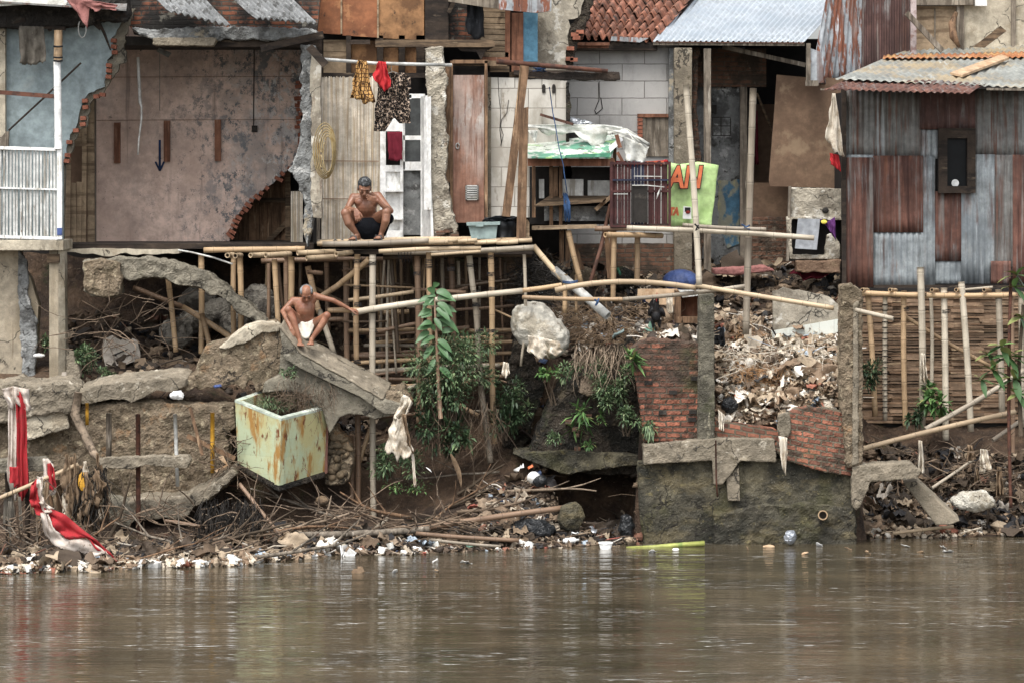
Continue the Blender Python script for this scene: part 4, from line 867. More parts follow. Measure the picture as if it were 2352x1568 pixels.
for A, Bq in (((1636,270),(1636,312)),((1678,272),(1678,312)),((1636,270),(1678,270)),((1636,290),(1678,290)),((1636,312),(1678,312)),((1656,270),(1656,312))): t.bar(P(*A,5.4), P(*Bq,5.4), .012, .012)
t.rect(1632,242,1646,260,5.45,.06); build(t, 'wire_rack', 'soot', S)
fabric([(1722,250),(1740,255)], [(1720,380),(1742,378)], 6.6, 'cloth_maroon', 'dark_garment', 'dim red and brown garment hanging in the dark shelter', 'cloth', 2, .03)

# upper right house
V = thing('upper_tin_house', P(2100,200,6.0), 'upper right house of brown corrugated sheet, plywood and pale panels behind the shack roof', 'house')
t = MB(); lay(t, P(1905,-40,4.8), P(1980,-40,5.4), P(1976,190,5.4), P(1858,194,4.4), .09, .012, 8, .02, 9); build(t, 'peeling_sheet', 'tin_peel', V, solid=.004)
t = MB(); t.prism([(1858,110),(1886,120),(1892,190),(1858,194)], 4.35, .03); build(t, 'rusty_patch', 'tin_peel', V)
t = MB(); t.rect(1852,100,1862,196,4.3,.06); t.rect(1850,185,1880,198,4.28,.05); build(t, 'post', 'wood_grey', V)
t = MB(); lay(t, P(1978,-60,5.4), P(2092,-60,6.0), P(2092,200,6.0), P(1978,200,5.4), .05, .008, 4, .01, 4); build(t, 'brown_sheet', 'tin_maroon', V, solid=.004)
t = MB(); t.rect(2092,-60,2105,125,5.6,.1); build(t, 'pink_post', 'hydrant_pink', V)
t = MB(); t.rect(2105,14,2205,125,6.0,.04); build(t, 'plywood_panel', 'board_tan', V)
t = MB(); t.rect(2146,20,2149,120,5.98,.03); t.rect(2198,0,2215,125,5.9,.08); t.rect(2100,-20,2240,12,5.85,.1); build(t, 'frame', 'wood_grey', V)
t = MB(); t.rect(2214,-60,2420,125,6.0,.04); build(t, 'pale_panel', 'concrete_light', V)
t = MB(); t.rect(2323,-60,2333,120,5.95,.05); build(t, 'batten', 'wood_grey', V)
t = MB(); t.rect(2240,-20,2267,14,5.8,.12); build(t, 'meter_box', 'plastic_white', V)
t = MB(); t.rect(1990,-80,2500,400,7.5,.2); build(t, 'back_wall', 'dark_inside', V)
single('leaning_beam', 'wood_grey', lambda t: t.bar(P(2082,30,5.4), P(2165,118,5.4), .075, .06), 'grey beam leaning diagonally beside the pink post at top right', 'beam')
single('leaning_plank', 'wood_h', lambda t: t.prism([(2236,108),(2298,60),(2312,72),(2262,110)], 5.3, .05), 'weathered plank leaning against the pale panel at top right', 'plank')
single('curled_bark', 'wood_brown', lambda t: t.tube([P(2196,30,5.7),P(2186,55,5.6),P(2190,85,5.5),P(2204,110,5.5)], [.03,.05,.06,.02], 8), 'curled brown strip standing beside the plywood panel at top right', 'strip')

# ================================================================== 5. corrugated shack
K = thing('tin_shack', P(2150,656,3), 'patchwork shack of grey and rusty corrugated sheets with one dark window', 'shack')
def sheet(u0, v0, u1, v1, Y, m, sd=0, pitch=.078, du=0):
    t = MB(); lay(t, P(u0,v0,Y), P(u1,v0,Y), P(u1+du,v1,Y), P(u0+du,v1,Y), pitch, .010, 5, .012, sd); return build(t, 'wall_sheet', m, K, solid=.003)
sheet(1942,205,2116,362,3.02,'tin_dirty',1); sheet(2112,200,2240,298,3.00,'tin_maroon',2); sheet(2236,205,2420,358,3.02,'tin_dirty',3)
sheet(2112,296,2158,365,3.03,'tin',4); sheet(2005,358,2120,534,2.98,'tin_rust',5); sheet(1940,362,2006,660,2.94,'tin_rust',6)
sheet(2003,530,2120,657,3.00,'tin',7); sheet(2116,360,2148,655,2.99,'tin',8); sheet(2142,440,2212,600,3.01,'tin_rust',9); sheet(2142,596,2212,652,3.04,'tin',10)
sheet(2208,355,2284,652,2.98,'tin',11); sheet(2280,356,2330,650,3.00,'tin_dirty',12); sheet(2276,600,2322,652,2.95,'tin_rust',13); sheet(2326,356,2440,650,2.97,'tin_rust',14)
sheet(1940,356,2008,372,2.99,'tin',15)
t = MB(); t.rect(1934,205,1944,655,2.92,.12); build(t, 'corner_post', 'wood_dark', K)
t = MB(); t.rect(2156,295,2176,444,2.88,.1); t.rect(2222,295,2241,444,2.88,.1); t.rect(2176,295,2222,318,2.88,.1); t.rect(2176,428,2222,444,2.88,.1); build(t, 'window_frame', 'wood_dark', K)
t = MB(); t.rect(2174,316,2224,430,2.96,.01); build(t, 'window_pane', 'glass_dark', K)
t = MB(); t.tube([P(2194,421,2.94), P(2194,421,2.955)], .05, 18); build(t, 'window_sticker', 'plastic_white', K, label='round white disc at the foot of the window')
t = MB(); lay(t, P(2085,112,6.4), P(2440,90,6.4), P(2440,206,2.35), P(1918,182,2.35), .085, .012, 12, .015, 5); build(t, 'roof', 'roof_shack', K, solid=.004)
ra, rb, rc, rd = P(2085,112,6.4), P(2440,90,6.4), P(2440,206,2.35), P(1918,182,2.35); rr_ = lambda a, b: ra.lerp(rb, a).lerp(rd.lerp(rc, a), b) + Vector((0,-.01,.03))
t = MB(); lay(t, rr_(-.02,.30), rr_(1,.30), rr_(1,.42), rr_(.02,.42), .085, .012, 3, .01, 5)
build(t, 'roof_rust_strip', 'roof_rustband', K, solid=.003)
t = MB(); lay(t, P(1945,182,2.5), P(2265,192,2.5), P(2230,215,1.9), P(1892,206,1.9), .085, .012, 4, .03, 6); build(t, 'eave_sheet', 'tin_rust', K, solid=.004)
t = MB(); t.bar(P(1884,206,2.1), P(1915,206,2.1), .02, .02); t.bar(P(2266,205,2.2), P(2440,208,2.2), .03, .03); build(t, 'eave_batten', 'wood_grey', K)
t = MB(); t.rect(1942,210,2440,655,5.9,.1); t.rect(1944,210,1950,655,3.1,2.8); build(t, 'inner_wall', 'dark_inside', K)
t = MB(); t.rect(1942,655,2440,662,2.95,3); build(t, 'floor', 'wood_dark', K)
single('pale_plank', 'wood_pale', lambda t: t.quad(P(2182,172,3.1), P(2300,130,4.5), P(2318,137,4.4), P(2210,178,2.9), .03, (0,0,1)), 'fresh pale plank lying on the shack roof', 'plank')
fabric([(1912,215),(1918,215)], [(1896,318),(1920,352),(1940,360)], 2.6, 'rag_white', 'plastic_sheet', 'dirty white plastic sheet hanging at the left corner of the tin shack', 'sheet', 1.5, .03)
fabric([(1906,352),(1926,356)], [(1908,378),(1932,394)], 2.7, 'cloth_red', 'red_rag', 'small red rag below the white plastic sheet at the shack corner', 'cloth', 2, .02)
# ================================================================== bamboo platform
PF = thing('bamboo_platform', P(900,620,1.2), 'lashed bamboo scaffold carrying the deck where the man in black shorts squats', 'platform')
def bb(parent, name, m, A, B, wpx, YA, YB=None, **k):
    YB = YA if YB is None else YB; t = MB()
    t.bamboo(P(A[0],A[1],YA), P(B[0],B[1],YB), px(wpx/2, YA), **k); return build(t, name, m, parent)
T_, G_, Br, Wh, Nw, Dk = 'bamboo_tan','bamboo_grey','bamboo_brown','bamboo_white','bamboo_new','bamboo_dark'
for A, B, w_, YA, YB, m in (
 ((821,585),(819,842),14,1.0,1.0,T_), ((819,840),(822,1190),14,0.95,0.9,Br), ((806,1000),(810,1190),12,1.0,0.95,Br),
 ((856,585),(858,1205),15,0.9,0.8,G_), ((537,590),(538,790),13,2.2,2.2,T_), ((551,590),(553,790),14,2.15,2.15,T_),
 ((462,585),(462,812),14,2.3,2.3,T_), ((380,596),(404,808),13,2.2,2.2,T_), ((630,596),(640,760),13,1.7,1.7,T_),
 ((658,590),(660,720),14,2.0,2.0,Br), ((669,590),(668,705),15,1.9,1.9,T_), ((707,612),(733,720),14,1.4,1.4,T_), ((733,712),(768,815),14,1.4,1.3,G_),
 ((750,600),(754,760),12,3.0,3.0,Br), ((795,600),(797,850),14,1.9,1.9,Br), ((806,596),(806,660),6,1.9,1.9,T_), ((898,600),(900,780),13,3.0,3.0,Br),
 ((958,588),(962,985),14,1.4,1.4,Br), ((985,580),(992,930),13,1.0,1.0,T_), ((1036,592),(1046,940),14,1.8,1.8,Br), ((1052,600),(1054,660),8,2.6,2.6,G_),
 ((1078,588),(1092,700),14,1.2,1.2,G_), ((1092,695),(1106,900),14,1.2,1.2,G_), ((1104,890),(1127,1062),15,1.2,1.1,G_),
 ((1127,578),(1130,800),14,1.1,1.1,T_), ((1130,795),(1136,1018),14,1.1,1.1,T_), ((1204,585),(1206,780),8,1.0,1.0,G_), ((1206,770),(1196,840),7,1.0,1.0,G_),
 ((690,600),(688,700),9,2.8,2.8,Dk), ((870,600),(872,760),9,3.4,3.4,Dk), ((936,600),(938,800),10,3.6,3.6,Dk), ((1010,600),(1012,800),10,3.4,3.4,Dk), ((1160,600),(1160,700),9,3.2,3.2,Dk)):
    bb(PF, 'pole', m, A, B, w_, YA, YB, r2=px(w_/2*.92, YB))
# deck poles and beams
for k in range(11):
    Y = 1.0 + k*.13; u1 = 1222 - U(0, 8) if k > 1 else 985
    bb(PF, 'deck_pole', (G_, Nw, T_)[k % 3], (728+U(0,14), 561-k*.6), (u1, 553-k*.4), 13 if k == 0 else 10, Y)
for k, (a, b_) in enumerate(((985,1030),(1004,1052),(1040,1070),(1052,1096),(1090,1142),(1104,1150),(1140,1190),(1160,1222))):
    bb(PF, 'deck_pole', Nw, (a,558-(k%2)*3), (b_,556-(k%2)*4), 9, .85+.03*(k%3))
bb(PF, 'beam', G_, (880,580), (1226,569), 13, 1.08); bb(PF, 'beam', Nw, (870,578), (1105,570), 10, .9); bb(PF, 'beam', Nw, (990,586), (1104,578), 7, .85)
bb(PF, 'beam', T_, (468,575), (700,572), 13, 1.6); bb(PF, 'beam', Dk, (880,592), (1222,586), 12, 1.5); bb(PF, 'beam', Br, (600,600), (880,596), 12, 2.0)
for A, B, Y0 in (((575,587),(612,585),1.2),((610,587),(668,583),1.15),((683,582),(770,578),1.05),((704,594),(770,590),.95),((772,584),(808,580),.98),((522,587),(536,586),1.3),((540,588),(554,587),1.25),((690,592),(690,588),1.1)):
    if A[0] != 690: bb(PF, 'beam_end', Nw, A, B, 12, Y0, Y0+.25)
t = MB(); t.rect(700,575,1225,584,1.3,.5); build(t, 'deck_base', 'wood_dark', PF)
# rails and braces
for A, B, w_, YA, YB, m in (
 ((752,713),(832,713),12,.75,.8,T_), ((736,682),(778,655),13,1.6,1.5,T_), ((776,656),(848,596),13,1.5,1.3,T_),
 ((776,654),(948,661),5,1.5,1.6,T_), ((800,690),(950,670),9,1.2,1.3,Nw), ((705,625),(740,628),10,1.2,1.3,Br), ((945,664),(1070,672),9,1.6,1.6,Br),
 ((968,690),(1075,660),7,1.7,1.7,Br), ((690,735),(800,733),11,2.4,2.4,Br), ((868,718),(940,716),11,2.3,2.3,T_), ((865,762),(960,742),9,1.7,1.7,Br),
 ((800,760),(960,756),9,1.8,1.8,T_), ((1045,660),(1200,640),8,2.4,2.4,Dk), ((1045,712),(1200,700),7,2.2,2.2,Br), ((1136,712),(1196,740),5,1.3,1.3,T_),
 ((306,660),(420,705),12,2.4,2.4,Br), ((420,705),(535,778),13,2.3,2.2,T_), ((463,720),(487,815),12,2.2,2.2,T_),
 ((822,960),(980,950),10,1.1,1.3,Br), ((826,1060),(850,985),10,.95,1.0,T_), ((920,900),(990,870),10,1.3,1.6,G_), ((1055,930),(1100,955),11,1.6,1.4,T_),
 ((1020,640),(1150,650),6,3.0,3.0,Dk), ((720,660),(800,700),8,2.8,2.8,Dk), ((900,640),(1010,680),8,3.0,3.0,Dk)):
    bb(PF, 'brace', m, A, B, w_, YA, YB)
t = MB(); t.bamboo(P(808,719,.78), P(1200,668,.85), .042, via=[P(960,696,.8)], r2=.036); build(t, 'hand_rail', Wh, PF)
t = MB(); t.bamboo(P(1196,668,.86), P(1290,655,.95), .03); build(t, 'hand_rail', T_, PF)
for k in range(11):   # stacked bamboo holding back the bank
    v = 758 + k*12.5 + U(-2,2); 
    bb(PF, 'retaining_pole', (Br,Br,T_,G_)[k%4], (800+U(-6,50),v+U(-3,9)), (U(960,1190),v-U(-4,16)), U(6,12), 2.0-.02*k)
    if k % 2: bb(PF, 'retaining_pole', (Br,T_)[k%2], (U(960,1010),v-8), (1195,v-8-U(0,6)), U(7,10), 2.1)
def ties(parent, spots, r0=.052, m='tie_black'):
    for u, v, Y, w_ in spots:
        for q in (-3, 0, 3):
            t = MB(); rr = px(w_/2+1.2, Y); t.tube([P(u,v+q+U(-1,1),Y)+Vector((rr*math.cos(a), rr*math.sin(a), 0)) for a in [x_*.7 for x_ in range(10)]], .004, 4); build(t, 'tie', m, parent)
for k in range(26):
    u = U(600,1200) if k < 12 else U(860,1180); v1 = U(720,960); bb(PF, 'thin_pole', random.choice((Br,Dk,G_,T_)), (u,592), (u+U(-26,26),v1), U(5,9), U(1.6,3.2))
for k in range(18):
    u = U(760,1120); v = U(620,960); bb(PF, 'thin_rail', random.choice((Br,Dk,G_)), (u,v), (u+U(60,160),v+U(-22,22)), U(4,7), U(1.6,2.6))
ties(PF, [(u_,U(600,640),1.0,15) for u_ in (985,1036,958,1127)] + [(u_,v_,.9,15) for u_,v_ in ((858,760),(822,700),(986,690),(1094,672),(1131,664),(958,690),(1102,760),(856,880),(1108,880),(1130,760),(820,830),(1094,700))])
ties(PF, [(821,600,1.0,15),(856,605,.9,16),(857,715,.85,16),(820,660,1.0,15),(985,600,1.0,14),(1127,590,1.1,15),(1036,610,1.8,15),(1080,610,1.2,15)])
t = MB()
for u in (914,922,930,936,944): t.tube([P(u,570,1.0), P(u+U(-2,2),590,.98), P(u+3,604,1.0)], .005, 4)
build(t, 'lashing', 'tie_black', PF)

# ================================================================== ramp, wall stub, tank
RP = thing('broken_ramp', P(760,930,.6), 'fallen concrete slab ramp sloping down to the right where the old man squats', 'concrete ramp')
def warp_prism(name, m, front, Yf, thick, parent, rough=(.035,.035,.2), tilt=None, **k):
    t = MB(); n = len(front); pts = []
    fr = [P(u, v, (Yf(u) if callable(Yf) else Yf)) for u, v in front]
    t.v += fr + [p + Vector(thick) for p in fr]
    t.face(list(range(n))); t.face([n+i for i in reversed(range(n))])
    for i in range(n):
        j = (i+1) % n; t.face((j, i, n+i, n+j))
    return build(t, name, m, parent, rough=rough, **k)
warp_prism('slab', 'concrete_ramp', jag([(642,752),(690,812),(760,852),(820,884),(880,918)],18,1)+jag([(882,918),(910,926),(936,934),(934,944),(908,950),(884,952)],8,2)+[(828,912),(760,880),(690,846),(650,822)], .25, (.08,.5,.15), RP, rough=(.022,.02,.2))
def topface(name, m, edge, Y, th, parent, lift=.006, sub=26):
    t = MB(); F_ = [P(u,v,Y) for u,v in edge]; T_v = Vector(th); n = len(F_)
    def fn(a, b):
        x = a*(n-1); i = min(int(x), n-2); p = F_[i].lerp(F_[i+1], x-i); return p + T_v*(b*1.02-.01) + Vector((0,0,lift+.02*noise.noise(p*9+Vector((0,b*4,0)))+.012*noise.noise(p*30+Vector((0,b*15,0)))))
    t.grid(fn, sub*3, 14); return build(t, name, m, parent, solid=.02)
topface('top_face', 'concrete', [(642,752),(690,811),(760,851),(820,883),(880,917)], .25, (.08,.5,.15), RP)
warp_prism('web', 'concrete_ramp', [(645,800),(700,850),(800,900),(890,940),(925,944),(900,954),(860,962),(832,952),(800,950),(780,958),(766,982),(756,995),(740,940),(700,905),(660,895),(602,902),(606,880),(640,862)], .34, (0,.35,.03), RP, rough=(.022,.02,.2))
warp_prism('wall_stub', 'stone_wall', jag([(446,868),(450,840),(470,800),(520,785),(600,750),(636,745),(645,765)],12,3)+[(648,800),(640,862),(612,890),(590,900)]+jag([(575,868),(560,892),(545,880),(500,890),(450,892)],12,4), .55, (0,.3,.05), RP, label='rough plastered wall stub left of the ramp')
warp_prism('slab_top', 'concrete_light', jag([(560,752),(600,743),(636,744),(644,750),(640,762),(600,766),(560,790),(520,800),(500,800)],12,2), .5, (0,.3,.03), RP, rough=(.03,.03,.15))
warp_prism('broken_end', 'stone_wall', jag([(884,908),(920,900),(938,915),(942,938),(930,946),(896,936)],8,3), .3, (.03,.45,.08), RP, rough=(.022,.06,.1))
# tiled tank, its corner towards us
TK_ = thing('tiled_water_tank', P(640,1115,0), 'rust stained pale green tiled water tank full of weeds on the slope', 'tank')
c0, c1, c2_, c3 = P(646,963,-.35), P(752,936,.45), P(636,886,1.05), P(540,920,.2)
b0, b1, b2_, b3 = P(641,1114,-.30), P(745,1082,.45), P(640,1050,1.05), P(546,1062,.22)
cen_t = (c0+c1+c2_+c3)/4; cen_b = (b0+b1+b2_+b3)/4
def panel(name, m, a, b_, c_, d_, th, **k):
    a, b_, c_, d_ = map(Vector, (a,b_,c_,d_)); nn = (b_-a).cross(d_-a).normalized(); ctr = (cen_t+cen_b)/2
    if nn.dot(ctr-(a+b_)/2) < 0: nn = -nn
    t = MB(); t.quad(a,b_,c_,d_,th,nn); return build(t, name, m, TK_, **k)
panel('side_panel', 'tile_green', c3, c0, b0, b3, .075); panel('side_panel', 'tile_green', c0+Vector((.003,0,0)), c1, b1, b0+Vector((.003,0,0)), .075, label='right tank face with heavy rust streaks')
panel('side_panel', 'tile_green', c1, c2_, b2_, b1, .075); panel('side_panel', 'tile_green', c2_, c3, b3, b2_, .075)
ins = [p.lerp(cen_t, .17) for p in (c0,c1,c2_,c3)]; out = [p + (p-cen_t)*.008 + Vector((0,0,.004)) for p in (c0,c1,c2_,c3)]
t = MB(); up = Vector((0,0,.012))
for i in range(4):
    j = (i+1) % 4; t.quad(out[i]+up, out[j]+up, ins[j]+up, ins[i]+up, .03, (0,0,-1))
build(t, 'rim', 'tile_rim', TK_)
bo = [p + (p-cen_b)*.02 for p in (b0,b1,b2_,b3)]
t = MB(); t.quad(*[p-Vector((0,0,.003)) for p in bo], .07, (0,0,-1)); build(t, 'base', 'stone_dark', TK_, rough=(.025,.03,.1))
t = MB(); q = [p.lerp(cen_t,.1)-Vector((0,0,.16)) for p in (c0,c1,c2_,c3)]; t.quad(*q, .05, (0,0,-1)); build(t, 'soil', 'mud', TK_)
t = MB(); t.prism([(742,950),(754,945),(752,1085),(745,1088)], .45, .12); build(t, 'rusty_edge', 'tin_rust', TK_)
# mass of cobbles holding the tank
CB = thing('cobble_foundation', P(790,1090,.6), 'rough cobble and mortar foundation at the right of the tiled tank', 'foundation')
warp_prism('mortar', 'stone_wall', jag([(750,985),(770,975),(800,1010),(812,1050),(806,1090),(790,1108),(750,1112),(744,1080)],10,2), .6, (0,.35,0), CB, rough=(.035,.06,.12))
t = MB()
for i in range(26): t.ell(P(U(755,803),U(1000,1104),.58+U(0,.05)), (U(.04,.075),.05,U(.03,.055)), Matrix.Rotation(U(-1,1),3,'Y'), 8, 6)
build(t, 'cobbles', 'cobble', CB)
# long fallen slab and ledge, left
warp_prism('fallen_slab', 'concrete', jag([(178,900),(230,884),(330,872),(410,866),(426,872)],14,2)+jag([(426,886),(400,900),(360,896),(330,912),(300,925),(270,915),(240,920),(188,928)],14,3)+[(180,915)], .35, (.05,.45,.1), None, label='long broken slab lying on the stone wall left of the ramp', cat='slab')
warp_prism('slab_fragment', 'stone_wall', jag([(405,880),(430,866),(450,860),(455,890),(430,900),(408,895)],8,3), .5, (0,.3,.05), None, label='small rubble lump between the long slab and the ramp wall stub', cat='rubble')
warp_prism('rubble_ledge', 'concrete', jag([(-60,885),(30,880),(80,885),(150,880),(176,896),(180,930),(150,948),(90,950),(60,965),(-60,985)],14,4), .2, (0,.8,.05), None, rough=(.04,.09,.2), label='rounded rubble ledge under the left concrete column', cat='ledge')
warp_prism('broken_shard', 'concrete', jag([(152,800),(168,812),(185,860),(180,880),(152,882)],9,3), 1.2, (0,.15,.02), None, label='pointed rubble piece standing at the foot of the left column', cat='rubble')
# left stone wall and cell
ST = thing('stone_retaining_wall', P(350,1160,.2), 'beige rubble stone retaining wall on the left between two concrete bars', 'wall')
warp_prism('wall', 'stone_wall', [(-60,985),(60,955),(150,945),(190,930),(330,922),(430,930),(535,930),(540,980),(520,1000),(540,1100),(480,1150),(400,1170),(250,1180),(100,1195),(-60,1210)], .42, (0,.3,.03), ST, rough=(.045,.07,.18))
warp_prism('foot_ledge', 'concrete', jag([(250,1165),(320,1150),(420,1145),(490,1110),(535,1078),(542,1090),(500,1130),(440,1170),(420,1190),(330,1192),(262,1180)],12,2), -.1, (0,.6,.05), ST, rough=(.035,.05,.15))
warp_prism('corner_stone', 'concrete_ramp', jag([(230,1148),(290,1160),(310,1190),(300,1210),(252,1190)],10,3), -.25, (0,.5,.05), ST, rough=(.035,.05,.15))
warp_prism('ledge_panel', 'concrete_light', jag([(60,955),(150,925),(155,985),(90,1000),(58,1010)],12,3), .25, (0,.1,.02), ST, rough=(.035,.04,.15))
BL = thing('concrete_bar', P(330,1060,-.6), 'broken concrete tie beam jutting across the pipes on the left', 'beam')
warp_prism('beam', 'concrete', jag([(224,1052),(300,1048),(400,1046),(432,1044),(438,1056),(430,1074)],12,1.5)+[(400,1074),(340,1066),(300,1076),(232,1074)], -.6, (0,.22,.0), BL)
warp_prism('concrete_bar', 'concrete_ramp', jag([(-60,1058),(30,1052),(100,1050),(116,1060),(112,1080),(60,1082),(-60,1090)],12,1.5), -.7, (0,.22,.0), None, label='concrete tie beam at the left edge behind the flag strips', cat='beam')
def pipe(name, m, u, v0, v1, w_, Y, label, cat='pipe', u1=None, group=None):
    t = MB(); t.tube([P(u,v0,Y), P((u+(u1 or u))/2,(v0+v1)/2,Y), P(u1 or u,v1,Y)], px(w_/2,Y), 12, True, True); return build(t, name, m, None, label, cat, group)
pipe('yellow_pipe','pipe_yellow',200,925,975,8,.2,'short yellow pipe under the long broken slab')
pipe('yellow_pipe','pipe_yellow',488,947,1085,10,.0,'tall yellow pipe standing left of the tiled tank')
pipe('grey_post','wood_grey',250,948,1062,13,.1,'grey post standing behind the middle of the broken concrete bar','post')
pipe('rusty_pipe','rust',317,950,1285,11,-.35,'long rusty pipe crossing the broken concrete bar down to the litter',u1=318)
pipe('white_pipe','pvc',402,950,1116,9,.1,'pale grey pipe standing between the rusty and yellow pipes',u1=408)
single('branch', 'root', lambda t: t.tube([P(180,900,0),P(172,950,0),P(195,1000,-.1),P(215,1040,-.3),P(232,1062,-.4)], [.05,.06,.055,.05,.02], 8), 'thick pale root bending down the left stone wall to the broken bar', 'root')
for A,B,w_,l in (((430,1000),(540,1052),10,'dark board leaning down toward the tiled tank'),((437,935),(465,1045),7,'thin dark stake crossing behind the leaning board')):
    single('old_board', 'wood_brown', lambda t: t.bar(P(*A,.1),P(*B,.0),px(w_),.03), l, 'board')
single('pale_scrap', 'wood_pale', lambda t: t.prism([(492,1080),(520,1066),(500,1050),(512,1045),(524,1068),(498,1084)], -.05, .03), 'small pale scrap of wood at the foot of the tall yellow pipe', 'scrap')

# ================================================================== dark masonry in the middle
DM = thing('overhanging_masonry', P(1350,1085,.7), 'black stained brick and concrete block overhanging a dark hollow above the water', 'masonry')
warp_prism('block', 'stone_dark', jag([(1232,1000),(1260,930),(1290,880),(1320,868),(1370,850),(1450,780),(1472,800)],14,4)+[(1476,1085),(1400,1090),(1300,1080),(1210,1050)], .9, (0,1.0,.0), DM, rough=(.045,.10,.22))
warp_prism('footing', 'concrete_wet', [(1175,1040),(1310,1035),(1470,1045),(1478,1065),(1420,1072),(1360,1078),(1300,1090),(1200,1052)], .7, (0,1.1,.0), DM, rough=(.04,.05,.2))
for u, v in ((1322,985),(1324,998),(1352,955),(1340,958),(1326,1030),(1350,1045),(1306,968)):
    t = MB(); t.box(P(u,v,.84), (U(.06,.1),.1,.05)); build(t, 'exposed_brick', 'brick_old', DM)
warp_prism('stone_pillar', 'stone_dark', jag([(1180,790),(1210,780),(1232,850),(1246,900),(1220,980),(1200,1040),(1160,1040),(1150,960),(1164,880)],14,5), 1.6, (0,.8,.1), None, rough=(.045,.1,.2), label='weathered stone pillar wrapped in weeds right of the scaffold', cat='pillar')
warp_prism('gnarled_log', 'root', jag([(1336,872),(1362,860),(1392,884),(1396,900),(1372,902),(1352,912),(1330,900)],8,2), .62, (0,.2,.0), None, rough=(.03,.05,.1), label='gnarled log end poking out of the dark masonry', cat='log')
mat('concrete_dark', (112, 106, 90), [dict(c=(78, 74, 62), s=3, lo=.44, hi=.6), dict(c=(150, 142, 120), s=(9, 9, 3), lo=.58, hi=.68), dict(c=(74, 76, 48), s=2, lo=.55, hi=.7)], bump=1, bs=50)
# brick wall with posts
BW = thing('brick_flood_wall', P(1700,1245,.1), 'ruined brick and concrete flood wall standing in the water with trash heaped behind', 'wall')
t = MB(); t.prism(jag([(1448,800),(1476,782),(1500,778),(1560,782),(1606,790)],12,3)+[(1606,1010),(1480,1014),(1466,900)], .22, .3); build(t, 'brickwork', 'brick_orange', BW, rough=(.025,.04,.09))
t = MB(); t.prism([(1606,678),(1640,676),(1642,1008),(1603,1010)], .05, .35); build(t, 'post', 'concrete_dark', BW, rough=(.025,.03,.2))
t = MB(); t.prism([(1478,1022),(1640,1006),(1780,1008),(1782,1060),(1700,1058),(1660,1112),(1640,1112),(1636,1056),(1480,1066)], -.02, .4); build(t, 'tie_beam', 'concrete', BW, rough=(.03,.03,.2))
warp_prism('haunch', 'concrete', [(1668,1098),(1698,1068),(1700,1150),(1672,1150)], .02, (0,.3,0), BW, rough=(.03,.02,.2))
warp_prism('lower_wall', 'concrete_wet', [(1465,1062),(1640,1050),(1805,1050),(1840,1062),(1962,1078),(1968,1260),(1482,1262),(1470,1180)], .10, (0,.4,0), BW, rough=(.04,.04,.3))
warp_prism('bulge', 'concrete_wet', jag([(1640,1180),(1760,1160),(1900,1158),(1962,1170),(1970,1258),(1640,1262)],16,3), -.02, (0,.3,0), BW, rough=(.045,.12,.25))
t = MB(); t.prism([(1642,968),(1700,972),(1780,984),(1800,1000),(1790,1012),(1642,1006)], .22, .25); build(t, 'low_brickwork', 'brick_orange', BW, rough=(.025,.03,.09)) if False else build(t, 'low_brickwork', 'brick_fan', BW)
t = MB(); t.prism(jag([(1806,960),(1822,940),(1850,934),(1900,938),(1962,945)],10,3)+[(1960,1092),(1900,1085),(1800,1055),(1780,1030),(1795,1000)], .0, .3); build(t, 'fan_brickwork', 'brick_fan', BW, rough=(.025,.04,.09))
t = MB(); t.prism(jag([(1790,955),(1812,948),(1818,960),(1812,1000),(1796,1004),(1788,990)],8,2), -.05, .2); build(t, 'mortar_lump', 'concrete', BW, rough=(.025,.04,.1))
t = MB(); t.prism([(1932,658),(1958,655),(1980,672),(1982,1062),(1945,1075),(1930,900)], -.1, .35); build(t, 'end_post', 'stone_wall', BW, rough=(.03,.07,.12))
t = MB(); t.prism([(1960,700),(1972,690),(1972,1062),(1958,1068)], -.14, .1); build(t, 'post_edge', 'concrete', BW, rough=(.025,.03,.1))
warp_prism('corbel', 'concrete', jag([(1958,1070),(2040,1062),(2095,1062),(2116,1078),(2106,1098)],12,2)+[(2000,1106),(1992,1130),(1968,1172),(1958,1160)], -.1, (0,.4,0), BW, rough=(.035,.04,.2))
t = MB(); t.tube([P(1890,1182,-.25), P(1890,1182,.05)], .062, 14, True, True); build(t, 'outlet_pipe', 'bamboo_tan', BW)
t = MB(); t.tube([P(1644,1010,-.08),P(1645,1100,-.06),P(1648,1140,-.04)], .01, 6); build(t, 'rust_rod', 'rust', BW)
for u, v in ((1596,868),(1490,878),(1592,945),(1522,946),(1590,962),(1546,900)):
    t = MB(); t.rect(u-9, v-4, u+9, v+5, .195, .02); build(t, 'brick_gap_shade', 'soot', BW)  # dark boxes on the face stand for the shade where bricks are missing
TW = thing('tiled_partition', P(1850,880,1.8), 'leaning remains of a white tiled partition wall behind the trash heap', 'wall')
t = MB(); t.prism([(1772,760),(1930,732),(1940,945),(1880,850),(1830,800),(1780,800)], 1.7, .08); build(t, 'tiles', 'tile_white', TW)
t = MB(); t.prism(jag([(1775,670),(1800,662),(1860,672),(1900,680),(1930,700)],12,2)+[(1932,733),(1880,742),(1776,760)], 1.72, .1); build(t, 'plaster_top', 'plaster_cream', TW)
t = MB(); t.tube([P(1772,752,1.66),P(1800,802,1.6)], .012, 5); t.tube([P(1930,760,1.68),P(1880,790,1.68),P(1862,804,1.66)], .006, 5); build(t, 'crack', 'soot', TW)
warp_prism('leaning_slab', 'concrete', [(2074,1108),(2105,1102),(2206,1196),(2186,1205),(2150,1206)], .3, (0,.2,.06), None, rough=(.03,.015,.2), label='flat concrete slab sliding into the water at lower right', cat='slab')

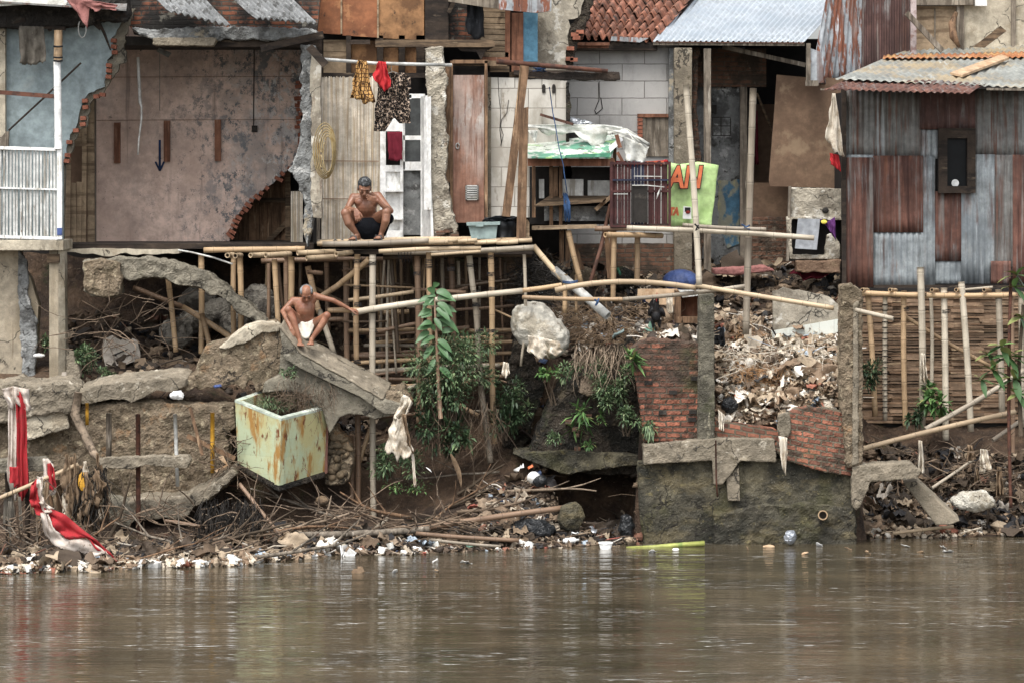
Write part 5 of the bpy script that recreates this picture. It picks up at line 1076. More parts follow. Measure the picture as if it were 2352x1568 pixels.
# ================================================================== right bamboo fence
FN = thing('bamboo_fence', P(2160,975,2.2), 'bamboo pole fence holding horizontal split bamboo under the tin shack', 'fence')
t = MB(); v = 672
while v < 968:
    h = U(4,8)
    for a in range(1976,2400,70):
        t.prism([(a+U(-8,2),v+U(-2,2)),(a+74,v+U(-2,2)),(a+74,v+h+U(-1,1)),(a+U(-8,2),v+h+U(-1,1))], 2.42+U(0,.05), .02)
    v += h + U(.3,1.6)
build(t, 'split_bamboo_panel', 'woven_brown', FN)
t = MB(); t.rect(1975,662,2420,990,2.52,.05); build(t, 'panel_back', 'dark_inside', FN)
for A, B, w_, Y, m in (((1993,670),(2010,955),13,2.2,T_),((2033,680),(2033,965),11,2.2,Wh),((2076,668),(2080,980),13,2.15,T_),((2114,614),(2118,985),16,1.95,Wh),
 ((2138,670),(2140,880),9,2.25,Wh),((2168,662),(2172,1010),15,2.1,Wh),((2208,648),(2230,990),15,2.05,Wh),((2293,665),(2302,960),15,2.1,G_),((2322,680),(2326,1090),11,2.0,Br),((2345,670),(2350,980),12,2.3,G_)):
    bb(FN, 'post', m, A, B, w_, Y)
bb(FN, 'rail', T_, (1972,673), (2332,678), 12, 2.05); bb(FN, 'brace', T_, (2068,720), (2270,838), 9, 2.3); bb(FN, 'rail', Wh, (2196,668),(2280,660),6,2.3)
for a in (1980,2044,2140,2196,2260): bb(FN, 'beam_end', T_, (a,666), (a+14,667), 9, 1.9, 2.4)
ties(FN, [(2080,676,2.1,14),(2118,676,2.0,17),(2170,676,2.1,16),(1996,676,2.1,14),(2080,710,2.15,14),(2172,715,2.1,16)])
for v in range(700, 960, 13):
    t = MB(); t.tube([P(2026,v,2.16),P(2040,v,2.16)], .006, 4); build(t, 'binding', 'tie_black', FN)
def pole(name, m, A, B, w_, YA, YB, label, cat='pole', **k):
    t = MB(); t.bamboo(P(A[0],A[1],YA), P(B[0],B[1],YB), px(w_/2,YA), **k); return build(t, name, m, None, label, cat)
pole('bamboo_pole', Nw, (1980,1030),(2332,945),12,.9,1.5,'bright tan bamboo resting aslant in front of the right fence', r2=.034)
pole('bamboo_pole', G_, (2125,985),(2352,850),12,1.6,2.0,'grey bamboo leaning on the posts of the right fence')
pole('rusty_rod', 'rust', (2322,640),(2322,1165),8,1.0,1.0,'thin rusty rod standing at the right edge', 'rod')
pole('bamboo_pole', G_, (2280,1010),(2352,960),10,1.3,1.5,'short grey bamboo leaning behind the rusty rod at the right edge')
pole('bamboo_pole', Nw, (1275,667),(1600,662),13,.75,.65,'thick bowed white bamboo rail lying over the rubble below the chicken cage', via=[P(1430,650,.7)], r2=.034)
pole('bamboo_pole', Nw, (1598,656),(1915,708),11,.6,.2,'long tan bamboo running right from the concrete post')
pole('bamboo_pole', Wh, (1965,712),(2052,732),10,-.2,-.4,'bamboo tip sticking out right of the tall ragged post')
pole('bamboo_pole', T_, (1200,683),(1440,688),10,.85,.6,'tan bamboo running from the scaffold over the white pipe')
pole('bamboo_pole', G_, (1430,688),(1710,658),10,.58,.8,'grey bamboo rising from the white pipe to the tall pale pole')
pole('bamboo_pole', Wh, (1575,195),(1606,655),14,.3,.25,'tall pale bamboo standing on the concrete post before the banner', bend=.01)
pole('bamboo_pole', G_, (1730,203),(1713,768),16,1.5,1.4,'tall grey bamboo pole in the trash heap, right of the lime banner')
pole('bamboo_pole', Wh, (1440,524),(1870,547),12,1.6,1.2,'long pale bamboo reaching right from the cage platform')
pole('bamboo_pole', G_, (1568,517),(1760,527),9,1.35,1.2,'shorter grey bamboo lashed above the long pale one')
pole('bamboo_pole', T_, (1305,530),(1336,655),13,2.0,2.0,'slanted bamboo leg under the stall bench')
pole('bamboo_pole', T_, (1411,545),(1408,690),12,1.7,1.7,'front bamboo leg under the chicken cage')
pole('bamboo_pole', T_, (1464,540),(1463,655),13,2.0,2.0,'rear bamboo leg under the chicken cage')
pole('bamboo_pole', Nw, (1225,565),(1290,640),13,1.3,1.2,'tan bamboo sloping from the deck end down to the white pipe')
pole('bamboo_stake', T_, (1298,630),(1297,720),11,1.2,1.2,'bamboo stake tied with blue rope beside the white pipe', 'stake')
pole('bamboo_stake', T_, (1323,632),(1324,716),7,1.25,1.25,'thinner bamboo stake tied with blue rope', 'stake')
single('tied_rope', 'rope_blue', lambda t: [t.tube([P(1292,646+k*3,1.12),P(1310,648+k*3,1.1),P(1327,645+k*3,1.14)], .008, 5) for k in (0,1)][0], 'blue rope binding the two bamboo stakes', 'rope')
single('white_pipe', 'pvc', lambda t: t.tube([P(1272,620,1.25),P(1330,668,1.15),P(1396,726,.9)], .058, 14, True, True), 'large white drain pipe pointing down at the rubble', 'pipe')
single('lashed_rope', 'rope_blue', lambda t: t.tube([P(1704,516,1.1),P(1714,522,1.05),P(1722,518,1.1),P(1708,525,1.08),P(1722,527,1.1)], .012, 5), 'blue rope lashing at the tall grey bamboo right of the banner', 'rope')
single('lashed_rope', 'tie_black', lambda t: t.tube([P(1596,515,.2),P(1606,525,.15),P(1598,530,.2),P(1604,518,.16)], .012, 5), 'dark rope lashing at the tall pale bamboo before the banner', 'rope')
single('lashed_rope', 'rope_blue', lambda t: t.tube([P(1366,688,.5),P(1374,696,.48),P(1368,702,.5),P(1376,686,.5)], .012, 5), 'blue rope lashing where bamboo crosses the white drain pipe', 'rope')

# ================================================================== stall, cage, banner, planks
SL = thing('food_stall', P(1330,530,2.8), 'ramshackle wooden stall with a white and green printed canopy', 'stall')
t = MB(); t.quad(P(1212,328,2.6), P(1425,308,2.6), P(1402,362,1.9), P(1210,362,1.9), .015, (0,0,-1)); build(t, 'printed_panel', 'canopy_print', SL)
t = MB(); t.quad(P(1300,356,1.88), P(1402,352,1.88), P(1400,361,1.88), P(1296,363,1.88), .02); build(t, 'green_trim', 'green_trim', SL)
t = MB(); t.quad(P(1402,350,1.9), P(1432,322,2.4), P(1425,312,2.5), P(1398,340,2.0), .02); build(t, 'panel_edge', 'white_paint', SL)
fabric([(1212,288),(1320,286),(1392,287),(1430,292)], [(1212,304),(1320,306),(1384,310),(1424,312)], 2.3, 'tarp_white', 'canopy_top', None, None, 2, .03, parent=SL)
fabric([(1385,288),(1440,296),(1492,330)], [(1400,312),(1440,312),(1488,342)], 2.2, 'tarp_white', 'canopy_corner', None, None, 1, .03, parent=SL)
fabric([(1430,312),(1490,338)], [(1438,372),(1480,372)], 2.3, 'tarp_white', 'side_sheet', None, None, 1.5, .02, parent=SL)
fabric([(1212,300),(1236,300)], [(1226,322),(1230,330)], 2.25, 'tarp_white', 'canopy_flap', None, None, 1, .02, parent=SL)
t = MB(); t.quad(P(1212,304,2.9), P(1425,304,2.9), P(1425,318,2.7), P(1212,330,2.7), .02); build(t, 'canopy_shadow_board', 'soot', SL)  # dark board added as painted shade under the canopy
t = MB(); t.prism([(1212,363),(1410,363),(1416,382),(1212,382)], 2.1, .05); build(t, 'front_board', 'wood_red', SL)
t = MB(); t.bar(P(1416,310,2.2), P(1424,340,2.2), .05,.05); t.bar(P(1418,350,2.1), P(1430,372,2.1), .04,.03); build(t, 'corner_bracket', 'wood_red', SL)
for u, v0, v1 in ((1222,382,500),(1262,382,520),(1284,382,520),(1408,340,640),(1400,470,650)):
    t = MB(); t.rect(u, v0, u+8, v1, 2.36, .06); build(t, 'stall_post', 'wood_brown', SL)
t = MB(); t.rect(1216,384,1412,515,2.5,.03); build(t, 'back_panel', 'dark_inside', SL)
for a,b_,c_,d_ in ((1238,412,1250,456),(1292,412,1340,450),(1350,415,1406,452)):
    t = MB(); t.rect(a,b_,c_,d_,2.46,.03); build(t, 'white_panel', 'white_old', SL)
t = MB(); t.quad(P(1228,472,2.2), P(1384,462,2.1), P(1400,450,2.42), P(1262,450,2.42), .02, (0,0,-1)); build(t, 'shelf', 'wood_h', SL)
t = MB(); t.bar(P(1368,482,2.2), P(1403,452,2.3), .05,.03); build(t, 'shelf_brace', 'wood_pale', SL)
t = MB(); t.bar(P(1222,524,2.2), P(1370,520,2.2), .05,.3); build(t, 'bench', 'board_tan', SL)
t = MB(); t.rect(1220,508,1400,516,2.6,.2); build(t, 'bench_rail', 'wood_dark', SL)
t = MB(); t.rect(1250,474,1408,508,2.44,.04); build(t, 'counter_board', 'plaster_grey', SL)
for A,B in (((1290,530),(1290,610)),((1304,530),(1304,615)),((1392,530),(1400,640)),((1318,560),(1338,620)),((1276,385),(1276,452))):
    t = MB(); t.bar(P(*A,2.4), P(*B,2.4), .06,.05); build(t, 'leg', 'wood_brown', SL)
single('leaning_stick', 'rust_wood', lambda t: t.tube([P(1402,470,2.0),P(1380,570,1.8),P(1354,655,1.6)], .026, 8), 'reddish stick leaning from the cage down to the rubble', 'stick')
single('roof_stick', 'rust_wood', lambda t: t.bar(P(1242,264,2.5), P(1316,286,2.2), .035,.03), 'thin board lying on the stall canopy', 'board')
single('crumpled_sheet', 'metal_sheet', lambda t: t.prism([(1310,268),(1330,272),(1366,284),(1310,288)], 2.7, .05), 'crumpled silver sheet on top of the stall canopy', 'sheet', rough=(.02,.05,.08))
single('old_basin', 'rubber_dark', lambda t: t.ell(P(1304,280,2.9), (.09,.09,.07)), 'dark bowl upside down on the stall canopy', 'bowl')
rp = [(1262,200),(1270,260),(1276,290),(1284,340),(1294,380),(1296,400),(1303,445)]
single('blue_rope', 'rope_blue', lambda t: t.tube([P(a,b_,1.9) for a,b_ in rp], .007, 5), 'thin blue rope hanging over the stall from the beam above', 'rope')
def knot(t):
    for k in range(14): t.tube([P(1298+U(-5,5),448+U(-6,6),1.85), P(1303+U(-8,8),470+U(-8,8),1.83), P(1304+U(-7,7),U(485,512),1.85)], .008, 5)
single('rope_bundle', 'rope_blue', knot, 'frayed bundle of blue rope hanging before the stall bench', 'rope')
single('rope_tangle', 'rope_blue', lambda t: [t.tube([P(1222+U(0,30),152+U(0,12),2.0), P(1230+U(0,30),156+U(0,12),1.95), P(1236+U(0,20),150+U(0,16),2.0)], .006, 4) for k in range(12)][0], 'tangle of light blue twine on the rusty pipe above the stall', 'rope')
single('rusty_pipe', 'rust', lambda t: t.tube([P(1140,142,1.9),P(1260,152,1.9),P(1396,164,1.9)], [.035,.032,.028], 8), 'long rusty pipe jutting right above the white block wall', 'pipe')
single('rotten_beam', 'wood_dark', lambda t: t.prism(jag([(1200,166),(1320,166),(1422,166)],14,1.5)+jag([(1424,184),(1330,184),(1200,182)],14,1.5), 1.95, .14), 'rotten dark beam jutting right under the rusty pipe', 'beam', rough=(.025,.03,.1))
single('leaning_plank', 'wood_brown', lambda t: t.bar(P(1206,152,1.7), P(1162,498,1.6), .11,.04), 'long plank leaning from the rotten beam to the black bucket', 'plank')
single('leaning_plank', 'wood_brown', lambda t: t.prism([(1194,250),(1214,246),(1208,548),(1186,548)], 1.45, .05), 'wide split plank standing right of the black bucket', 'plank')
single('thin_cane', 'wood_pale', lambda t: t.tube([P(1196,150,1.65),P(1186,250,1.65),P(1178,350,1.65)], .009, 5), 'thin pale cane standing beside the long leaning plank', 'cane')
# cage
CG = thing('chicken_cage', P(1470,522,1.9), 'dark red slatted bamboo chicken cage on poles before the lime banner', 'cage')
for k in range(17):
    u = 1407 + k*7.7; t = MB(); t.bar(P(u,372+U(-2,2),1.75), P(u+U(-1.5,1.5),520,1.75), .033, .015); build(t, 'slat', 'cage_blue' if 6 <= k <= 9 else 'cage_red', CG)
for k in range(9):
    t = MB(); t.bar(P(1408+k*15,372,2.35), P(1408+k*15,520,2.35), .04, .015); build(t, 'back_slat', 'cage_red', CG)
for v in (376,414,440,520):
    t = MB(); t.bar(P(1403,v,1.73), P(1540,v,1.73), .028 if v!=414 else .022, .03); build(t, 'cage_rail', 'cage_red' if v != 414 else 'cage_blue', CG)
for u in (1404,1538):
    t = MB(); t.bar(P(u,372,1.73), P(u,522,1.73), .035, .035); build(t, 'corner_post', 'cage_red', CG)
    t = MB(); t.quad(P(u,374,1.77), P(u,374,2.36), P(u,520,2.36), P(u,520,1.77), .015, (1,0,0)); build(t, 'side', 'cage_red', CG)
t = MB(); t.rect(1404,516,1540,524,1.72,.7); build(t, 'floor', 'wood_dark', CG)
t = MB(); t.rect(1452,425,1487,512,1.70,.02); t.rect(1450,424,1454,512,1.69,.025); t.rect(1484,424,1488,512,1.69,.025); build(t, 'cage_door', 'soot', CG)
for A,B in (((1452,426),(1486,426)),((1486,426),(1526,430)),((1456,405),(1520,406)),((1410,446),(1442,446))):
    t = MB(); t.bar(P(*A,1.68), P(*B,1.68), .012,.012); build(t, 'wire', 'pvc', CG)
single('feather_scrap', 'pvc', lambda t: t.tube([P(1518,430,1.62),P(1512,445,1.62),P(1508,458,1.62)], [.004,.014,.004], 6), 'small white scrap dangling on the cage front', 'scrap')
single('crossing_beam', Br, lambda t: t.bamboo(P(1366,526,1.8), P(1540,526,1.7), .035), 'brown bamboo bearer under the chicken cage', 'bamboo')
single('crossing_beam', T_, lambda t: t.bamboo(P(1390,540,1.3), P(1520,542,2.0), .035), 'short bamboo with open end under the chicken cage', 'bamboo')
BN = thing('lime_banner', P(1590,520,2.5), 'lime green banner with orange capitals hung behind the chicken cage', 'banner')
fabric([(1530,372),(1560,378),(1604,372),(1650,380)], [(1530,522),(1560,520),(1600,520),(1634,522)], 2.5, 'lime', 'cloth', None, None, 1.6, .035, parent=BN, fray=.3)
fabric([(1412,370),(1480,372),(1534,368)], [(1412,380),(1480,380),(1534,378)], 2.45, 'cloth_red', 'upper_strip', None, None, 2, .01, parent=BN)
def text(s, c, size, m, parent, name='lettering', shear=.2, depth=.004, bold=.012, sx=.75):
    cu = bpy.data.curves.new(name, 'FONT'); cu.body = s; cu.size = size; cu.shear = shear; cu.extrude = depth; cu.offset = bold; cu.align_x = 'CENTER'; cu.align_y = 'CENTER'
    o = bpy.data.objects.new('tmp', cu); COL.objects.link(o); bpy.context.view_layer.update()
    me = bpy.data.meshes.new_from_object(o.evaluated_get(bpy.context.evaluated_depsgraph_get())); bpy.data.objects.remove(o)
    me.transform(Matrix.Translation(Vector(c) - ORG[parent.name]) @ Matrix.Rotation(math.radians(90), 4, 'X') @ Matrix.Diagonal((sx, 1, 1, 1)))
    me.materials.clear(); me.materials.append(MATS[m]); q = bpy.data.objects.new(name, me); COL.objects.link(q); q.parent = parent; ORG[q.name] = ORG[parent.name]
text('AN', P(1572,410,2.42), .40, 'letter_black', BN, 'letter_outline', bold=.026); text('AN', P(1572,410,2.415), .40, 'letter_orange', BN)
text('TA', P(1547,487,2.425), .13, 'letter_black', BN, 'letter_outline', bold=.009); text('TA', P(1547,487,2.42), .13, 'letter_orange', BN)
for k in range(4):
    t = MB(); t.prism([(1470+k*15,371),(1480+k*15,371),(1476+k*15,380),(1466+k*15,380)], 2.41, .005); build(t, 'letter_top', 'letter_orange', BN)
t = MB(); t.prism([(1570,474),(1588,476),(1588,504),(1568,503)], 2.43, .006); build(t, 'emblem_ground', 'plastic_white', BN)
t = MB(); t.prism([(1573,477),(1586,477),(1586,488),(1573,487)], 2.425, .006); build(t, 'emblem_mark', 'letter_black', BN)
t = MB(); t.ell(P(1580,488,2.423), (.03,.006,.022)); build(t, 'emblem_dot', 'comb_red', BN)
# plaster box with the metal sheet
MBX = thing('plaster_box', P(1875,640,3.0), 'mouldy plaster niche left of the tin shack with a bent metal sheet inside', 'niche')
t = MB(); t.prism([(1814,432),(1936,434),(1936,500),(1812,500)], 3.1, .2); build(t, 'upper_wall', 'plaster_cream', MBX, rough=(.03,.03,.12))
t = MB()
t.prism([(1806,498),(1936,500),(1936,506),(1818,504),(1820,586),(1895,586),(1900,540),(1914,536),(1930,560),(1930,596),(1814,596)], 3.0, .14); build(t, 'surround', 'plaster_cream', MBX, rough=(.025,.03,.1))
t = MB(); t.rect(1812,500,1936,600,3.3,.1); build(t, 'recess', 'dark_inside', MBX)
t = MB(); t.prism([(1833,502),(1884,504),(1876,574),(1826,571)], 2.9, .02); build(t, 'metal_sheet', 'metal_sheet', MBX)
t = MB(); t.prism(jag([(1828,600),(1930,598),(1930,628),(1830,624)],12,2), 2.9, .3); build(t, 'sill', 'board_brown', MBX, rough=(.03,.04,.15))
t = MB(); t.ell(P(1896,484,3.08), (.045,.03,.04)); build(t, 'hole_shade', 'soot', MBX)  # dark lump on the plaster, painted as the shade inside an opening
t = MB(); t.prism([(1812,428),(1818,428),(1812,600),(1806,600)], 3.0,.08); build(t, 'side_post', 'wood_grey', MBX)
fabric([(1884,504),(1900,510),(1918,498)], [(1905,525),(1918,548),(1920,552)], 2.8, 'cloth_purple', 'purple_cloth', 'purple cloth stuffed beside the metal sheet in the plaster niche', 'cloth', 2, .03)
single('yellow_scrap', 'plastic_yellow', lambda t: t.ell(P(1893,510,2.75), (.045,.03,.03)), 'yellow scrap on the purple cloth', 'scrap', rough=(.01,.03,.05))
# tubs
TB = thing('washing_tub', P(1108,550,1.4), 'grey green rectangular plastic tub on the deck beside the brown door', 'tub')
t = MB(); A=[(1075,516),(1143,514),(1139,549),(1083,549)]; t.prism(A, 1.35, .35); build(t, 'basin', 'plastic_green', TB)
t = MB(); t.prism([(1071,512),(1149,510),(1148,517),(1072,519)], 1.3, .45); t.prism([(1093,514),(1110,513),(1110,521),(1093,521)], 1.28, .05); build(t, 'rim', 'plastic_green', TB)
BK = thing('black_bucket', P(1152,548,1.6), 'large black bucket holding a dark cloth behind the grey green tub', 'bucket')
t = MB(); t.tube([P(1152,549,1.85),P(1152,525,1.85),P(1152,504,1.85)], [.17,.19,.215], 20); build(t, 'body', 'plastic_black', BK)
t = MB(); t.tube([P(1152,505,1.85),P(1152,500,1.85)], [.225,.225], 20); build(t, 'rim', 'rubber_dark', BK)
fabric([(1108,506),(1140,496),(1180,497),(1196,500)], [(1112,512),(1140,508),(1170,508),(1192,512)], 1.6, 'black_fabric', 'dark_cloth', 'dark cloth draped over the rim of the black bucket', 'cloth', 2, .05)
single('plastic_can', 'board_tan', lambda t: t.prism([(1192,512),(1196,505),(1212,505),(1216,512),(1216,549),(1192,549)], 1.5, .12), 'dull beige jerrycan at the right end of the deck', 'can')
HS = single('coiled_hose', 'hose', lambda t: [t.tube([P(746+ (26-k*3.0)*math.cos(a)+k*1.4, 347+(64-k*4.5)*math.sin(a)+k*1.5, 1.5-.02*k) for a in [x_*.22+k*.8 for x_ in range(29)]], .0075, 6) for k in range(6)][0], 'coil of yellow beige hose hanging on the split bamboo wall', 'hose')
single('nail_board', 'wood_dark', lambda t: t.bar(P(710,108,1.3), P(748,150,1.3), .10,.06), 'short dark board slanting at the left end of the clothes rail', 'board')
CR = single('clothes_rail', 'pvc', lambda t: t.tube([P(745,137,1.5),P(860,146,1.5),P(1038,150,1.7)], .022, 8), 'white pipe clothes rail across the front of the bamboo wall', 'rail')
fabric([(822,138),(842,141)], [(803,222),(824,228),(832,236),(860,234)], 1.42, 'cloth_batik', 'batik_sarong', 'brown batik sarong folded over the clothes rail', 'cloth', 2.5, .035)
fabric([(869,141),(886,143)], [(855,178),(872,205),(884,210),(899,203)], 1.42, 'cloth_red', 'red_shirt', 'bright red garment hanging over the middle of the clothes rail', 'garment', 2.5, .035)
DRS = thing('leopard_dress', P(905,300,1.55), 'leopard print jumpsuit on a hanger below the clothes rail', 'garment')
def dress(s_, t_):
    T = [(0,885,925),(.1,868,940),(.2,867,944),(.35,868,938),(.6,866,940),(.8,861,943),(1,862,942)]
    for a,b_ in zip(T,T[1:]):
        if t_ <= b_[0]+1e-6:
            q=(t_-a[0])/(b_[0]-a[0]); l=a[1]+(b_[1]-a[1])*q; r=a[2]+(b_[2]-a[2])*q; break
    return l, r
def dfn(s_, t_):
    l, r = dress(s_, t_); return P(l+(r-l)*s_, 168+t_*104, 1.58+.035*math.sin(s_*15+t_*3)+.03*noise.noise(Vector((s_*5,t_*4,2))))
t = MB(); t.grid(dfn, 26, 18); build(t, 'top', 'cloth_leopard', DRS, solid=.012)
for (a,b_,c_,d_,vb) in ((862,904,859,884,302),(906,942,918,942,284)):
    t = MB(); t.grid(lambda s_,t_,a=a,b_=b_,c_=c_,d_=d_,vb=vb: P((a+(c_-a)*t_)*(1-s_)+(b_+(d_-b_)*t_)*s_, 270+(vb-270)*t_, 1.57+.03*math.sin(s_*9+t_)), 12, 6); build(t, 'leg', 'cloth_leopard', DRS, solid=.012)
t = MB(); t.prism([(932,172),(942,176),(944,205),(936,206)], 1.53,.02); build(t, 'sleeve', 'cloth_leopard', DRS)
t = MB(); t.tube([P(900,146,1.55),P(898,160,1.55),P(902,165,1.55),P(884,172,1.57)], .006, 5); t.tube([P(902,165,1.55),P(922,172,1.57)], .006, 5); build(t, 'hanger', 'pvc', DRS)
fabric([(890,303),(924,303)], [(892,368),(924,370)], 2.33, 'cloth_maroon', 'maroon_towel', 'maroon cloth hanging in the white shelf opening', 'cloth', 1.5, .012)
# ================================================================== people
def hand(mb, W, d, s, n, L=.165, curl=(.35,.5,.5,.6), spread=.10, thumb=.8, r=.0085):
    W = Vector(W); d = Vector(d).normalized(); s = (Vector(s) - d*Vector(s).dot(d)).normalized(); n = Vector(n); n = (n - d*n.dot(d) - s*n.dot(s)).normalized()
    pl = L*.5
    for o in (-.027, -.009, .009, .027): mb.cone(W + s*o*.7, W + d*pl*(1-.08*abs(o)/.027) + s*o, .014, .0115, 2)
    lens = (.36, .45, .48, .43)
    for i, o in enumerate((-.029, -.010, .010, .029)):
        p = W + d*pl*.96 + s*o; a = 0; fd = d
        for k, q in enumerate((.45, .32, .25)):
            a += curl[i]*(.6 + .35*k)
            fd = (d*math.cos(a) + n*math.sin(a) + s*o*spread*30*.3).normalized()
            p2 = p + fd*L*lens[i]*q; mb.cone(p, p2, r*(1-.08*k), r*(.93-.1*k), 2); p = p2
    p = W + d*pl*.25 + s*.028
    for q, an in ((.24, thumb), (.2, thumb*.55), (.15, thumb*.3)):
        fd = (d*math.cos(an) + s*math.sin(an) + n*.25).normalized(); p2 = p + fd*L*q; mb.cone(p, p2, r*1.25, r*1.05, 2); p = p2
def foot(mb, A, d, L=.22, s=None):
    A = Vector(A); d = Vector(d); d.z = 0; d.normalize(); s = Vector((-d.y, d.x, 0))
    heel = A + Vector((0,0,-.045)) - d*.03
    mb.cone(A, heel, .032, .030); mb.cone(heel, heel + d*L*.62, .028, .026)
    mb.cone(A, heel + d*L*.55 + Vector((0,0,-.002)), .030, .024); mb.cone(heel, heel + d*L*.6 + s*.022, .024, .022); mb.cone(heel, heel + d*L*.58 - s*.022, .024, .022)
    for i, o in enumerate((-.036, -.020, -.003, .014, .034)):
        b = heel + d*L*.62 + s*o*.9 + Vector((0,0,-.008)); mb.cone(b, b + d*(.045 + .006*i) + s*o*.15, .011 if i < 4 else .014, .009 if i < 4 else .012, 2)
def chain(mb, pts):
    for (a, ra), (b, rb) in zip(pts, pts[1:]): mb.cone(a, b, ra, rb)
def head(mb, c, pitch, yaw, roll=0, k=1.0):
    m = Matrix.Rotation(yaw, 3, 'Z') @ Matrix.Rotation(roll, 3, 'Y') @ Matrix.Rotation(pitch, 3, 'X'); c = Vector(c)
    q = lambda x, y, z: c + m @ Vector((x*k, y*k, z*k))
    mb.ell(c, (.076*k, .094*k, .098*k), m); mb.ell(q(0,-.022,-.055), (.060*k,.066*k,.066*k), m); mb.ell(q(0,-.052,-.088), (.034*k,.032*k,.026*k), m)
    for sx in (-1, 1):
        mb.ell(q(sx*.040,-.066,-.030), (.022*k,.018*k,.020*k), m); mb.ell(q(sx*.076,.008,-.025), (.010*k,.020*k,.030*k), m)
        mb.cone(q(0,-.088,.012), q(sx*.045,-.078,.010), .010*k, .009*k, 2); mb.ell(q(sx*.013,-.098,-.044), (.010*k,.010*k,.009*k), m)
    mb.cone(q(0,-.086,-.004), q(0,-.105,-.040), .008*k, .013*k, 3); mb.cone(q(-.020,-.086,-.066), q(.020,-.086,-.066), .009*k, .009*k, 2)
    return q, m
def facebits(parent, q, m, k, mat_eye='letter_black', mouth='comb_red'):
    for sx in (-1, 1):
        t = MB(); t.ell(q(sx*.031,-.088,-.016), (.011*k,.006*k,.0028*k), m); build(t, 'eye', 'wood_dark', parent)
        t = MB(); t.cone(q(sx*.018,-.0945,.013), q(sx*.044,-.0855,.012), .0032*k, .0026*k, 2); build(t, 'eyebrow', 'hair_dark', parent)
    t = MB(); t.cone(q(-.020,-.094,-.067), q(.020,-.094,-.067), .0045*k, .0045*k, 2); build(t, 'mouth', 'wood_red', parent)
def skinmesh(mb, name, m, parent, vox=.006, it=4, **k):
    o = build(mb, name, m, parent, smooth=True, **k)
    md = o.modifiers.new('remesh', 'REMESH'); md.mode = 'VOXEL'; md.voxel_size = vox; md.use_smooth_shade = True
    md = o.modifiers.new('smooth', 'SMOOTH'); md.iterations = it; md.factor = .5
    return o
# --- upper man, grey-black hair, squatting on the deck
M1 = thing('person', P(838,556,1.4), 'shirtless man in black shorts squatting on the deck with a hand over his mouth', 'person')
q1 = lambda x, y, Y: P(768.3+.11*x, 388.5+.11*y, Y)
b = MB()
hips, belly, chest = q1(690,1190,1.66), q1(690,985,1.58), q1(670,770,1.48)
b.cone(hips, belly, .125, .118); b.cone(belly, chest, .118, .135)
b.ell(q1(665,700,1.47), (.155,.10,.13)); b.ell(q1(540,690,1.40), (.07,.04,.05)); b.ell(q1(780,690,1.40), (.07,.04,.05)); b.ell(q1(690,1000,1.50), (.11,.07,.045))
Ls, Rs = q1(400,600,1.46), q1(910,570,1.44)
b.cone(q1(660,600,1.47), Ls, .060, .058); b.cone(q1(660,600,1.47), Rs, .060, .060); b.cone(chest, Ls, .09, .060); b.cone(chest, Rs, .09, .060)
b.cone(q1(655,640,1.47), q1(632,500,1.36), .062, .052)
qh, mh = head(b, q1(628,380,1.30), .50, .10, .04, 1.10)
# left (image) arm resting on the knee
chain(b, [(Ls,.056),(Ls.lerp(q1(255,840,1.36),.45),.046),(q1(262,838,1.34),.038),(q1(350,850,1.22),.037),(q1(445,855,1.12),.025)])
hand(b, q1(445,862,1.11), Vector((.25,-.35,-1)), Vector((1,-.2,.2)), Vector((0,.6,-.2)), curl=(.12,.2,.25,.3), spread=.25, thumb=.5)
# right (image) arm bent to the face
E = q1(1175,880,1.22)
chain(b, [(Rs,.058),(Rs.lerp(E,.45),.047),(E,.038),(q1(1040,790,1.14),.037),(q1(900,665,1.10),.025)])
hand(b, q1(895,655,1.10), Vector((-1,-.08,.28)), Vector((-.1,-.2,1)), Vector((-.3,1,0)), L=.17, curl=(.45,.35,.25,.12), spread=.30, thumb=.9)
# legs
for hip, knee, mid, ank, fd in ((q1(590,1120,1.60), q1(225,920,1.16), q1(290,1130,1.15), q1(480,1375,1.22), (-.55,-1,0)), (q1(820,1120,1.60), q1(1085,900,1.16), q1(1070,1080,1.14), q1(975,1360,1.20), (-.35,-1,0))):
    chain(b, [(hip,.095),(hip.lerp(knee,.5),.080),(knee,.060)]); b.ell(knee+Vector((0,-.012,0)), (.055,.05,.06))
    chain(b, [(knee,.056),(mid,.053),(ank,.031)]); b.cone(knee.lerp(ank,.25)+Vector((0,.035,0)), knee.lerp(ank,.55)+Vector((0,.03,0)), .045, .035); foot(b, ank, fd)
skinmesh(b, 'body', 'skin_dark', M1)
facebits(M1, qh, mh, 1.10)
t = MB(); K1 = 1.10
t.ell(qh(0,.022,.028), (.083*K1,.094*K1,.092*K1), mh); t.ell(qh(0,.062,-.03), (.066*K1,.055*K1,.06*K1), mh); t.ell(qh(0,-.045,.062), (.056*K1,.04*K1,.032*K1), mh)
for sx in (-1,1): t.ell(qh(sx*.070,-.008,.0), (.012*K1,.03*K1,.034*K1), mh)
h = skinmesh(t, 'hair', 'hair_dark', M1, .006, 2)
tx = bpy.data.textures.new('hairnoise','CLOUDS'); tx.noise_scale = .02; md = h.modifiers.new('d','DISPLACE'); md.texture = tx; md.strength = .012; md.texture_coords = 'GLOBAL'
t = MB(); t.ell(q1(700,1200,1.60), (.16,.15,.12)); t.cone(q1(520,1120,1.48), q1(560,1300,1.42), .07, .07); t.cone(q1(840,1120,1.48), q1(850,1300,1.42), .07, .07)
t.ell(q1(710,1230,1.40), (.20,.09,.135)); t.ell(q1(740,1380,1.42), (.16,.08,.07)); t.cone(q1(470,1090,1.42), q1(890,1090,1.46), .035, .035)
